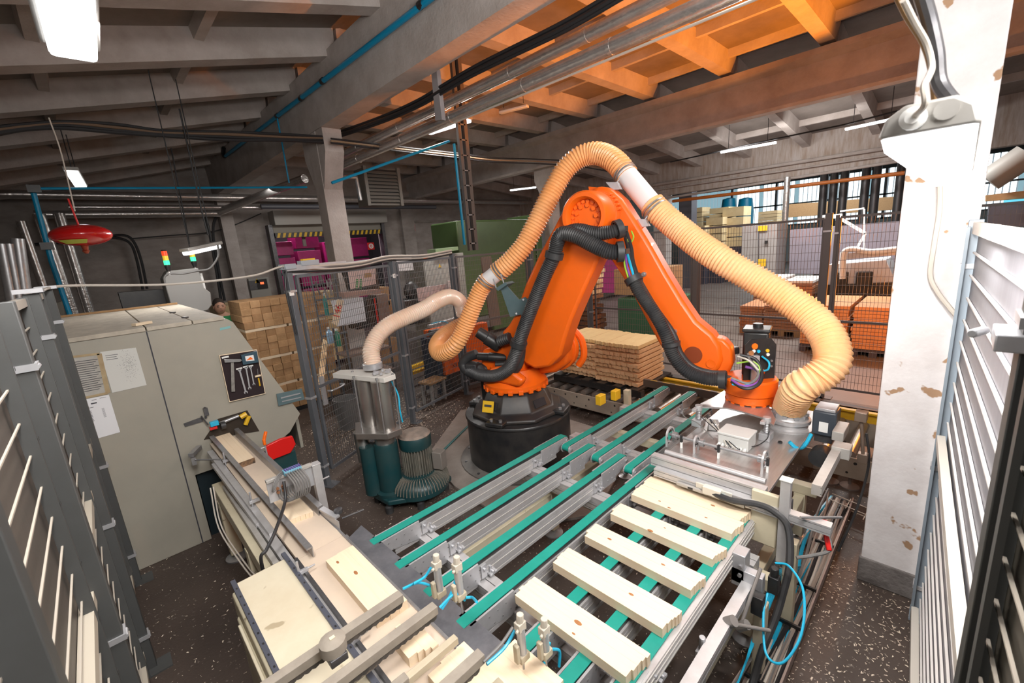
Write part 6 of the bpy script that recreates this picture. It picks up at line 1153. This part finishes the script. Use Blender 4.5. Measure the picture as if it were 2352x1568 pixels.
for i, (a, b, r_) in enumerate((((1500, 425), (2068, 335), .05), ((1500, 437), (2068, 352), .025), ((1530, 455), (2078, 368), .04))): o = MB().cyl(PX(*a, 15.88), PX(*b, 15.88), r_, 8).build('wall_pipe', CONC); tag(o, 'whitewashed pipe on the stained lintel, %s' % ('top one', 'thin middle one', 'lowest one'[0:10])[i], 'pipe')
wp = root('white_work_bench', PX(1940, 640, 11.0), 'white and black sawing bench with a duct arm across the aisle', 'bench')
MB().prism([PX(x, y, 11.0) for x, y in ((1880, 640), (1905, 607), (2035, 596), (2055, 640), (2055, 655), (1890, 660))], (.9, 0, 0)).build('bench_top', mat('bench_white', (0.60, 0.62, 0.66), .4), wp, bevel=.01); MB().prism([PX(x, y, 10.9) for x, y in ((1880, 655), (2055, 648), (2052, 690), (1885, 695))], (.8, 0, 0)).build('bench_base', BLACKP, wp)
for a in (1930, 1985): MB().box(PX(a, 640, 10.85), (.1, .25, .28)).build('motor', BLACKP, wp, bevel=.02)
MB().tube(crom([PX(*p, 10.8) for p in ((1935, 640), (1936, 600), (1940, 578), (1960, 572), (2000, 578), (2060, 572))], 6), .055, 12).build('duct_arm', WHITE, wp); MB().bar(PX(1945, 588, 10.9), PX(2058, 578, 10.9), .06, .12).build('support_arm', GALV, wp)
fh = MB().bar(PX(1922, 497, 12), PX(1988, 536, 12), .04, .06).bar(PX(1988, 536, 12), PX(1963, 578, 12), .04, .05).bar(PX(1985, 480, 12), PX(1985, 575, 12), .03, .03).bar(PX(1930, 485, 12), PX(1985, 478, 12), .03, .03).box(PX(1912, 497, 12), (.1, .35, .09)).build('white_linkage', WHITE); tag(fh, 'white folding arm linkage above the sawing bench', 'arm')
o = MB().bp((8.1, 3.9, .1), (9.2, 5.1, .95)).build('green_container', mat('container_green', (0.03, 0.12, 0.06), .5), bevel=.02); tag(o, 'green metal container behind the forearm of the robot', 'container')
o = MB().bp((8.3, 4.2, 1.0), (9.3, 5.3, 1.55)).build('brown_carton', PLY); tag(o, 'brown carton standing behind the green container', 'carton')
o = MB().box((17.5, PX(1580, 480, 17.5).y, 2.0), (.5, .5, 4.0)).build('steel_column', mat('col_grey', (0.10, 0.10, 0.12), .5)); struct(o)
for i, (P, l) in enumerate(((((1800, 470), (2070, 450), (2070, 480), (1800, 500)), 'long shelf of boards below the lit far wall'), )): rx('board_shelf', P, 22, 1, PLY, l, 'shelf')
o = MB().tube(crom([PX(*p, 12) for p in ((2270, 415), (2300, 395), (2330, 375), (2360, 355))], 5), .22, 14).build('far_duct', mat('duct_beige', (0.28, 0.27, 0.25), .5)); tag(o, 'fat beige duct seen right of the pillar', 'duct')
r = root('grey_rack', PX(2310, 470, 12), 'grey racking with blue screen seen just right of the pillar', 'rack')
MB().prism([PX(x, y, 12) for x, y in ((2265, 448), (2352, 438), (2360, 455), (2265, 462))], (.6, 0, 0)).build('shelf', PLY, r); MB().prism([PX(x, y, 12) for x, y in ((2272, 470), (2360, 462), (2360, 520), (2268, 520))], (.6, 0, 0)).build('cabinet_row', mat('cab_dark', (0.07, 0.07, 0.09), .5), r); MB().box(PX(2332, 463, 11.9), (.02, .28, .08)).build('blue_screen', mat('screen_blue', (.05, .4, .6), .3, emit=(.1, .6, .8), estr=.8), r)
# ================================================================ LAMPS, PIPES, CABLES, RIGHT-HAND GEAR
def batten(a, b, lab, w=.13, lit=True, housing=True, gr=None, hang=None):
    a, b = V(a), V(b); r = root('fluorescent_lamp', (a + b) / 2, lab, 'lamp', gr); d = (b - a).normalized()
    MB().bar(a, b, w * .8, .05).build('diffuser', GLOW if lit else WHITE, r, bevel=.015)
    if housing: MB().bar(a - d * .02 + V((0, 0, .045)), b + d * .02 + V((0, 0, .045)), w, .045).build('housing', LAMPG, r, bevel=.01)
    if hang:
        for t in (.15, .85): p = a.lerp(b, t) + V((0, 0, .07)); MB().cyl(p, V((p.x, p.y, hang)), .006, 6).build('hanging_wire', CABLE, r)
    return r
e = PZ(168, 122, 3.05); batten((e.x, e.y, 3.05), (e.x - .03, e.y - 1.25, 3.05), 'brightest lamp, hanging near the upper left corner of the photo', .16, hang=4.3)
e = PY(181, 413, 9.0); batten(e + V((-.06, -.5, .02)), e + V((.02, .6, -.02)), 'small lit lamp seen end-on below the joists at upper left', .16, hang=4.35)
batten(PY(427, 582, 6.9), PY(500, 566, 7.15), 'lamp on a wire over the machine, tilted, beside the signal towers', .16, hang=4.6)
batten(PZ(985, 306, 4.45), PZ(1078, 277, 4.45), 'lit lamp behind the ladder of the cable duct, under the silver pipes', .15, hang=5.14)
batten(PZ(1172, 437, 4.3), PZ(1231, 430, 4.3), 'lit lamp left of the top of the amber hose', .15, hang=4.85)
batten(PZ(1655, 350, 4.25), PZ(1783, 327, 4.25), 'long lit tube under the far joists, left of the pillar', .12, housing=False, hang=4.9)
batten(PZ(1942, 297, 4.25), PZ(2066, 270, 4.25), 'lit tube nearest the pillar under the far joists', .12, housing=False, hang=4.9)
batten(PZ(1148, 259, 4.9), PZ(1213, 243, 4.9), 'unlit white batten between joists left of the centre', .14, False, False, hang=5.4)
o = MB().tube([PZ(1540, 372, 4.35), PZ(1650, 348, 4.33), PZ(1785, 318, 4.33), PZ(1940, 286, 4.33), PZ(2080, 250, 4.33)], .018, 6).build('lamp_conduit', CABLE); tag(o, 'dark conduit carrying the far lit tubes', 'conduit')
# near lamp at the pillar
nl = root('near_fluorescent_lamp', (1.5, .054, 2.35), 'big glowing lamp seen end-on in front of the white pillar', 'lamp')
sec = lambda x, g=1.0: [V((x, .054 + y * g, 2.368 + z * g)) for y, z in ((-.056, .006), (-.05, .028), (-.028, .044), (.028, .044), (.05, .028), (.056, .006), (.056, 0), (-.056, 0))]
MB().rings([sec(.935, .93), sec(.95), sec(2.1)]).build('housing', LAMPG, nl, bevel=.003)
dif = lambda x, g=1.0: [V((x, .054 + y * g, 2.368 + z * g)) for y, z in ((-.054, .001), (-.048, -.02), (-.03, -.036), (.03, -.036), (.048, -.02), (.054, .001))]
MB().rings([dif(.945, .9), dif(.955), dif(2.1)]).build('diffuser', GLOW, nl)
MB().lathe([(.016, 0), (.016, .012), (.009, .014), (.009, .02)], (.934, .070, 2.388), (-1, 0, .0), 16).build('cable_gland', WHITE, nl); MB().lathe([(.014, 0), (.014, .004)], (.936, .035, 2.392), (-1, 0, 0), 14).build('blank_gland', LAMPG, nl)
MB().tube(crom([V((.925, .070, 2.388)), PD(2124, 240, .60), PD(2122, 200, .60), PD(2133, 175, .61), PD(2140, 150, .62), PD(2128, 100, .62), PD(2100, 50, .60), PD(2075, 0, .58)], 6), .0042, 8).build('white_cable', CABLEW, nl)
MB().tube(crom([V((1.02, .03, 2.41)), PD(2158, 190, .70), PD(2150, 120, .69), PD(2135, 50, .68), PD(2115, -20, .66)], 6), .0105, 10).build('suspension_tube', DSTEEL, nl)
MB().tube(crom([PD(2148, 230, .72), PD(2140, 160, .70), PD(2122, 100, .69), PD(2085, 40, .68), PD(2060, -10, .67)], 6), .005, 8).build('amber_cable', mat('cable_amber', (0.30, 0.17, 0.07), .5), nl)
o = MB().tube(crom([PX(2158, 385, 3.09), PX(2158, 480, 3.09), PX(2146, 560, 3.09), PX(2137, 630, 3.09), PX(2152, 668, 3.08), PX(2180, 705, 3.07), PX(2205, 735, 3.05)], 8), .011, 8).build('pillar_cable', CABLEW); tag(o, 'pale cable running down the white pillar and bending toward the fence', 'cable')
# pipes
r = root('blue_air_pipe', PX(750, 180, 3.04), 'bright blue air pipe clipped along the big concrete beam', 'pipe')
MB().cyl(PX(1010, -20, 3.03), PX(518, 358, 3.03), .034, 14).build('pipe', BLUEP, r)
for x, y in ((968, 10), (741, 186), (692, 225), (637, 266)): a = PX(x, y, 3.03); MB().cyl(a + V((0, -.04, .0)), a + V((0, .04, 0)), .042, 12).build('pipe_clip', BLACKP, r)
MB().tube([PX(516, 360, 3.03), PX(512, 352, 3.03), PX(514, 340, 3.03)], .045, 10).build('elbow', BLACKP, r)
MB().tube([PX(637, 272, 3.0), PX(648, 330, 3.0), PX(664, 420, 3.0)], .014, 8).build('drop_pipe', BLUEP, r)
r2 = MB().cyl(PY(78, 433, 8.3), PY(705, 430, 8.3), .017, 8).build('thin_blue_line', BLUEP); tag(r2, 'thin blue air line crossing the left bay level with the column', 'pipe')
r2 = MB().tube([PY(75, 436, 8.3), PY(100, 530, 8.3), PY(118, 600, 8.3), PY(160, 722, 8.3)], .028, 10).build('blue_drop_pipe', BLUEP); tag(r2, 'blue drop pipe descending at the far left behind the machine', 'pipe')
for x, y in ((78, 434), (108, 565)): MB().box(PY(x, y, 8.25), (.12, .09, .09)).build('pipe_joint', BLACKP, r2)
r = MB().cyl(PY(762, 420, 6.3), PY(1032, 324, 6.3), .020, 8).build('slanting_blue_pipe', BLUEP); tag(r, 'slanting blue pipe from the near column to the cable ladder', 'pipe')
r = MB().cyl(PY(1043, 330, 5.95), PY(1067, 562, 5.95), .022, 8).build('ladder_blue_pipe', BLUEP); tag(r, 'blue pipe running down the cable ladder', 'pipe')
r = MB().cyl(PY(760, 372, 9.2), PY(778, 600, 9.2), .035, 8).build('column_blue_pipe', BLUEP); tag(r, 'blue pipe behind the near concrete column', 'pipe')
for i, (a, b, rr) in enumerate((((765, 383), (1700, -6), .074), ((765, 352), (1600, -12), .070))):
    p = root('silver_duct', PX(1200, 200, 4.0), ('lower' if i == 0 else 'upper') + ' foil-lagged silver pipe running under the orange-lit ceiling', 'pipe'); A_, B_ = PX(*a, 4.0 if i == 0 else 4.02), PX(*b, 4.0 if i == 0 else 4.02); B_.z = A_.z = (A_.z + B_.z) / 2
    ORG[p.name] = (A_ + B_) / 2; p.location = (A_ + B_) / 2; MB().cyl(A_, B_, rr, 22).build('lagging', SILV, p)
    for t in (.15, .35, .52, .7, .85): c = A_.lerp(B_, t); MB().cyl(c - V((0, .02, 0)), c + V((0, .02, 0)), rr + .004, 22).build('band', SILV, p)
o = MB().cyl(PX(775, 392, 3.95), PX(1780, -20, 3.95), .013, 8).build('orange_lit_cable', CABLEW); tag(o, 'thin pale cable under the lower silver pipe', 'cable')
o = MB().prism([PX(990, 160, 3.6), PX(1002, 158, 3.6), PX(1015, 275, 3.6), PX(1000, 277, 3.6)], (.06, 0, 0)).build('hanger_plate', mat('hanger_grey', (0.30, 0.29, 0.30), .5)); tag(o, 'grey steel hanger plate holding the silver pipes at the beam edge', 'hanger')
for k, (dz, rr) in enumerate(((0, .028), (.05, .02), (-.03, .018))):
    o = MB().tube(crom([V((3.62, a_.y, a_.z + dz)) for a_ in [PX(*p, 3.62) for p in ((1440, -20), (1300, 62), (1160, 130), (1080, 170), (1020, 205), (960, 240), (880, 275), (800, 303), (752, 318))]], 6), rr, 8).build('beam_cable', CABLE); tag(o, ('thick', 'upper', 'lower')[k] + ' black cable sagging along the underside of the big beam', 'cable')
for k in range(4):
    o = MB().tube(crom([PY(x, y + k * 5 - 8 + math.sin(x * .02 + k) * 2, 7.3) for x, y in ((-20, 303), (60, 292), (150, 288), (270, 296), (380, 307), (520, 313), (650, 316), (755, 322))], 6), .022, 7).build('span_cable', CABLE if k != 1 else mat('cable_brown', (0.16, 0.10, 0.06), .6)); tag(o, ('lowest', 'brown', 'second', 'upper')[k] + ' cable of the bundle crossing the left bay to the column', 'cable')
for k in range(3):
    o = MB().tube(crom([PY(x, y + k * 5, 7.0) for x, y in ((760, 318), (860, 330), (960, 342), (1050, 352), (1130, 362), (1240, 366), (1330, 372), (1440, 392))], 6), .014, 7).build('right_span_cable', CABLE if k != 1 else mat('cable_tan', (0.30, 0.2, 0.12), .6)); tag(o, ('upper', 'tan middle', 'lower')[k] + ' cable running right from the near column', 'cable')
cl = root('cable_ladder', PY(1065, 420, 6.0), 'upright cable ladder and duct dropping from the ceiling to the fence', 'cable ladder')
L0, L1 = PY(1043, 262, 6.0), PY(1083, 575, 6.0); L0.x = L1.x = (L0.x + L1.x) / 2; top = 5.46
for dx, w in ((0, .05), (.14, .07)): MB().box((L0.x + dx + .01, 6.0, (L1.z + top) / 2), (w, .06, top - L1.z)).build('side_rail', mat('tray_brown', (0.12, 0.10, 0.088), .6), cl, smooth=0)
for i in range(11): MB().box((L0.x + .075, 5.98, L1.z + .12 + i * .24), (.14, .02, .02)).build('rung', STEEL, cl, smooth=0)
for k in range(4): MB().cyl((L0.x + .04 + k * .022, 6.03, L1.z), (L0.x + .04 + k * .022, 6.03, top), .010, 6).build('riser_cable', (mat('cable_tan2', (0.2, 0.17, 0.15), .6), CABLE, GREYC, CABLE)[k], cl)
# pipes on the back wall
for i, (P, rr) in enumerate(((((-60, 478), (1290, 452)), .10), (((80, 498), (505, 486)), .09), (((160, 484), (600, 470)), .06), (((600, 478), (1000, 473)), .07))):
    y = 14.7 - .25 * i; a, b = PY(*P[0], y), PY(*P[1], y); b.z = a.z = (a.z + b.z) / 2; o = MB().cyl(a, b, rr, 14).build('wall_duct', SILV if i < 3 else mat('pipe_dark2', (.06, .06, .07), .5)); tag(o, ('long upper', 'lower', 'thin middle', 'dark right')[i] + ' lagged pipe along the back wall', 'pipe')
o = MB().cyl(PY(505, 486, 14.4), PY(700, 410, 11.0), .10, 14).build('branch_duct', SILV); tag(o, 'lagged pipe branching diagonally from the wall toward the heater', 'pipe')
for i, (P, rr) in enumerate(((((135, 490), (205, 715)), .10), (((48, 508), (112, 690)), .085), (((90, 492), (170, 722)), .11))): q0, q1 = PY(*P[0], 14.2), PY(*P[1], 14.2); q1 = q0 + (q1 - q0) * (q0.z / max(.1, q0.z - q1.z)); o = MB().cyl(q0, q1, rr, 14).build('drop_duct', SILV); tag(o, ('right', 'left', 'middle')[i] + ' of three silver pipes dropping at far left behind the machine', 'pipe')
for i, P in enumerate((((5, 560), (30, 690)), ((22, 560), (46, 690)), ((40, 548), (60, 690)))): o = MB().cyl(PY(*P[0], 6.5), PY(*P[1], 6.5), .05, 12).build('steel_tube', STEEL); tag(o, ('leftmost', 'middle', 'rightmost')[i] + ' of three upright steel tubes at the left edge above the fence', 'tube')
o = MB().prism([PY(x, y, 9.5) for x, y in ((104, 702), (142, 692), (150, 730), (108, 735))], (0, .3, 0)).build('beige_wall_box', BEIGE, bevel=.01); tag(o, 'small beige box with a lifting eye behind the machine roof, far left', 'box')
for k, pts in enumerate((((230, 548), (270, 546), (300, 560), (315, 600), (328, 665)), ((235, 544), (285, 540), (308, 556), (325, 600), (338, 663)), ((40, 565), (110, 558), (150, 556), (215, 550)), ((300, 548), (400, 540), (470, 535), (530, 520), (600, 490)))): o = MB().tube(crom([PY(*p, 15.3) for p in pts], 6), .03 if k < 3 else .015, 6).build('wall_cable', CABLE); tag(o, ('inner black cable curving down the back wall', 'outer black cable curving down the back wall', 'black cable along the back wall behind the red sphere', 'thin cable crossing the back wall toward the door')[k], 'cable')
for k, pts in enumerate((((468, 490), (478, 520), (486, 560), (500, 640), (508, 690)), ((498, 492), (490, 520), (492, 560), (506, 640), (516, 690)), ((412, 250), (430, 330), (460, 470), (478, 540)), ((112, 270), (140, 350), (172, 485)), ((393, 340), (420, 480), (435, 560)))): o = MB().tube(crom([PY(*p, 15.2 if k < 2 else 7.2 if k == 2 else 6.0 if k == 3 else 9) for p in pts], 6), .035 if k < 2 else .010 if k != 3 else .006, 6).build('hanging_cable', CABLE if k != 3 else CABLEW); tag(o, ('left black cable down the wall pilaster', 'right black cable down the wall pilaster', 'black supply cable of the lamp over the machine', 'pale wire holding the red extinguisher', 'thin wire hanging left of the lamp')[k], 'cable')
# red extinguisher sphere
c = PY(187, 540, 6.0); r = root('ceiling_extinguisher', c, 'red flattened extinguisher sphere hanging on a wire at upper left', 'extinguisher')
MB().ball(c, .205, (1.12, 1.12, .50), 28, 16).build('shell', mat('gloss_red', (0.50, 0.008, 0.008), .25, coat=.4), r); MB().ball(c - V((0, 0, .010)), .2065, (1.12, 1.12, .06), 28, 6).build('seam', RED, r)
q = MB(); R_ = [[c + V((.2335 * math.cos(t) * k1, .2335 * math.sin(t) * k1, zz)) for t in [math.radians(a_) for a_ in range(215, 280, 8)]] for k1, zz in ((.90, -.050), (.60, -.084))]
q.add(R_[0] + R_[1], [(i, i + 1, len(R_[0]) + i + 1, len(R_[0]) + i) for i in range(len(R_[0]) - 1)]).build('label', mat('label_lime', (0.45, 0.50, 0.06), .5), r)
MB().lathe([(.03, -.10), (.02, -.14), (.03, -.15), (.012, -.175)], c, n=10).build('sprinkler_head', mat('brass_red', (.3, .06, .03), .4, .5), r); MB().cyl(c + V((0, 0, .1)), c + V((-.02, 0, .34)), .008, 6).build('hook', RED, r)
# unit heater
h0, h1 = PY(838, 386, 9.0), PY(922, 466, 9.0); r = root('unit_heater', (h0.x, 9.2, h1.z), 'grey louvred unit heater hanging above the loading door', 'heater')
HM = mat('heater_grey', (0.17, 0.155, 0.135), .5); MB().bp((h0.x - .02, 9.05, h1.z - .05), (h1.x + .03, 9.5, h0.z + .03)).build('casing', HM, r, bevel=.01); MB().bp((h0.x, 9.03, h1.z), (h1.x, 9.06, h0.z)).build('dark_core', BLACKP, r)
for i in range(9): z = h1.z + .02 + i * (h0.z - h1.z - .04) / 9; MB().prism([(h0.x + .03, 9.03, z + .055), (h0.x + .03, 8.98, z), (h0.x + .03, 8.985, z - .006), (h0.x + .03, 9.035, z + .049)], (h1.x - h0.x - .06, 0, 0)).build('louvre', HM, r, smooth=0)
MB().bp((h0.x - .05, 8.98, h1.z - .06), (h0.x + .02, 9.05, h0.z + .05)).bp((h1.x - .02, 8.98, h1.z - .06), (h1.x + .05, 9.05, h0.z + .05)).build('frame', HM, r); MB().tube([PY(770, 405, 9.1), PY(818, 408, 9.1), PY(828, 460, 9.1)], .05, 10).build('supply_pipe', SILV, r)
# ---------------------------------------------------------------- gear right of the boards
o = MB(); profile_x(o, 1.30, 2.02, .565, .545, .05, .05); side = o.build('side_profile', ALU, smooth=0); tag(side, 'long bare aluminium profile beside the edge rail, at the lower right', 'profile')
sc = root('sensor_stand', (2.05, .5, 0), 'cream plate stand with aluminium profiles, clamps and black regulators right of the belts', 'stand')
MB().bp((2.33, .53, .55), (2.36, .66, .86)).build('cream_plate', CREAM, sc, bevel=.006); MB().bp((1.96, .47, .0), (2.02, .52, .48)).build('cream_leg', CREAM, sc, bevel=.004); MB().bp((2.36, .44, .0), (2.42, .50, .60)).build('cream_leg', CREAM, sc, bevel=.004)
MB().bp((2.30, .475, .50), (2.34, .52, .98)).build('upright_profile', ALU, sc, bevel=.002); MB().bp((2.296, .47, .98), (2.344, .525, .985)).build('end_cap', WHITE, sc)
o = MB(); profile_x(o, 2.50, 3.05, .40, .90, .045, .06); o.build('long_profile', ALUD, sc, smooth=0); MB().bp((2.0, .50, .50), (2.05, .64, .60)).bp((2.0, .58, .52), (2.08, .64, .68)).build('corner_bracket', GALV, sc, bevel=.003)
for x, z in ((2.02, .62), (2.02, .57), (2.05, .53)): MB().cyl((x - .03, .60, z), (x - .02, .60, z), .010, 10).build('bolt', STEEL, sc)
MB().cyl((1.83, .545, .40), (2.0, .51, .66), .0085, 10).cyl((1.70, .56, .545), (1.88, .43, .45), .0085, 10).build('tilted_rod', mat('rod_matte', (0.36, 0.33, 0.31), .5, .5), sc); MB().cyl((1.84, .55, .42), (1.84, .51, .46), .022, 12).cyl((1.72, .57, .52), (1.72, .53, .56), .024, 12).build('rod_clamp', mat('rod_matte', (0.36, 0.33, 0.31), .5, .5), sc)['kind'] = 'stuff'
MB().box((2.40, .52, .74), (.07, .07, .16)).box((2.40, .50, .66), (.16, .04, .03)).build('linear_unit', DSTEEL, sc, bevel=.004)
for z in (.68, .74, .80): MB().cyl((2.355, .50, z), (2.365, .50, z), .008, 8).cyl((2.355, .55, z), (2.365, .55, z), .008, 8).build('bolt', GALV, sc)
MB().box((2.08, .47, .54), (.045, .045, .09)).cyl((2.08, .47, .585), (2.08, .47, .63), .018, 12).build('regulator', BLACKP, sc, bevel=.003); MB().box((1.95, .50, .50), (.05, .05, .10)).build('regulator', BLACKP, sc, bevel=.003)
MB().cyl((2.28, .42, .82), (2.45, .28, .79), .007, 8).build('short_rod', STEEL, sc); MB().box((3.25, .42, .92), (.2, .06, .06)).box((3.05, .38, .88), (.10, .09, .07)).build('profile_joint', ALUD, sc, bevel=.003)
MB().cyl((1.55, .60, .50), (1.55, .60, .56), .014, 10).box((1.55, .60, .47), (.05, .04, .05)).build('sensor_head', GALV, sc, bevel=.002)
MB().tube(crom([(1.55, .60, .50), (1.50, .57, .42), (1.42, .54, .40), (1.36, .52, .38)], 6), .007, 7).build('sensor_cable', GREYC, sc)
mtr = root('side_motor', (3.45, .50, .75), 'dark grey gear motor hung beside the gripper plate, above the rollers', 'motor')
a = PX(1898, 965, 3.35); MB().box(a, (.16, .13, .17)).build('body', mat('motor_slate', (0.045, 0.055, 0.07), .4), mtr, bevel=.01); MB().box(a + V((0, 0, .095)), (.14, .11, .02)).build('lid', GALV, mtr, bevel=.003); MB().box(a + V((-.083, .0, -.02)), (.004, .05, .07)).build('rating_label', WHITE, mtr); MB().box(a + V((0, 0, -.11)), (.12, .10, .06)).build('foot', DSTEEL, mtr, bevel=.004)
MB().tube(crom([a + V((-.10, .06, -.08)), a + V((-.18, .08, -.14)), a + V((-.28, .10, -.12)), a + V((-.30, .14, -.08))], 6), .012, 8).build('air_hose', BLUEH, mtr); MB().cyl(a + V((-.15, .0, -.22)), a + V((-.05, .0, -.22)), .06, 16).build('rubber_wheel', RUBBER, mtr)
def th(P, r_, m, nm, lab, cat='cable', f=None): o = MB().tube(crom([V(p) for p in P], 7), r_, 8).build(nm, m); tag(o, lab, cat); return o
th([(2.29, .86, .785), (2.27, .74, .79), (2.30, .62, .80), (2.30, .54, .79), (2.28, .47, .74), (2.20, .435, .60), (2.12, .44, .46), (2.05, .45, .36), (1.95, .47, .25), (1.85, .48, .12), (1.7, .47, .08)], .017, RUBBER, 'black_hose', 'thick black hose from the gate valve drooping past the aluminium upright')
th([(2.13, .48, .62), (2.12, .42, .64), (2.02, .34, .62), (1.88, .31, .52), (1.78, .35, .42), (1.80, .42, .40), (1.93, .47, .48), (2.02, .48, .52)], .0055, BLUEH, 'blue_hose_loop', 'big loop of blue air hose hanging at the lower right', 'hose')
th([(2.42, .40, .73), (2.40, .33, .71), (2.34, .30, .66), (2.30, .36, .62), (2.26, .42, .60)], .009, GREYC, 'grey_coil_cable', 'grey cable curling beside the red handle')
o = MB().bar((2.44, .345, .74), (2.38, .335, .74), .026, .03).bar((2.385, .335, .74), (2.33, .30, .66), .022, .014).build('red_lever', RED, bevel=.004); tag(o, 'red handle on the curling grey cable at the right', 'lever')
random.seed(8)
ct = root('floor_cable_tray', (2.9, .46, 0), 'cable tray on the floor full of dusty cables, running beside the belts', 'cable tray')
MB().bp((1.1, .385, .03), (3.95, .395, .10)).bp((1.1, .385, .03), (3.95, .54, .036)).build('tray', mat('tray_dusty', (0.32, 0.25, 0.22), .6, .2), ct)
for k in range(16):
    y0 = .41 + .008 * k; P = []
    for i in range(9): P.append((1.0 + i * .36, y0 + random.uniform(-.012, .012) + (.03 * math.sin(i + k) if k > 11 else 0), .05 + .012 * (k % 4) + random.uniform(0, .02) + (.08 if k in (12, 13) else 0)))
    MB().tube(crom(P, 4), (.006, .009, .012, .005)[k % 4], 6).build('tray_cable', (CABLEW, CABLE, mat('cable_dusty', (0.30, 0.24, 0.2), .7), GREYC, BLUEH if k in (4, 9, 14) else CABLE)[k % 5], ct)
for k in range(6): MB().tube(crom([(2.9 - .02 * k, .50, .10), (2.5, .515 + .006 * k, .30), (2.15, .50 + .006 * k, .33), (1.8, .52, .18), (1.3, .50 + .01 * k, .08), (1.0, .50, .06)], 5), .0045, 6).build('blue_line', BLUEH, ct)
for x in (1.9, 2.35, 2.7, 3.2): MB().box((x, .46, .11), (.012, .14, .02)).build('cable_tie', BLACKP, ct)
wt = root('wire_tray', (4.0, .25, 0), 'wire basket cable tray on the floor between roller conveyor and pillar', 'wire tray')
for y in (.0, .05, .1): MB().bar((3.80 + y, .52, .06 + (.05 if y != .05 else 0)), (3.62 + y, -.1, .06 + (.05 if y != .05 else 0)), .005, .005).build('long_wire', WIREL, wt, smooth=0)
for i in range(5): MB().bar((3.77 - i * .035, .42 - i * .12, .06), (3.90 - i * .035, .40 - i * .12, .11), .005, .005).build('cross_wire', WIREL, wt, smooth=0)
th([(3.35, .30, .90), (3.32, .27, .70), (3.25, .30, .40), (3.15, .36, .12)], .007, RUBBER, 'black_lead', 'black lead dropping in front of the drilled cream plate')
o = MB().cyl((3.30, .33, 1.02), (3.28, .30, .78), .010, 8).box((3.30, .33, 1.03), (.07, .06, .06)).box((3.28, .30, .76), (.05, .05, .06)).build('linkage_rod', mat('rod_bronze', (0.25, 0.19, 0.15), .4, .6), bevel=.002); tag(o, 'bronze linkage rod with square head beside the near rollers', 'rod')
o = MB().tube(crom([(2.1, 3.7, .03), (2.5, 3.9, .03), (2.9, 4.1, .03), (3.3, 4.3, .025)], 4), .014, 6).build('floor_cable', mat('cable_teal', (0.05, 0.16, 0.16), .6)); tag(o, 'teal cable on the floor between blower and robot pedestal', 'cable')
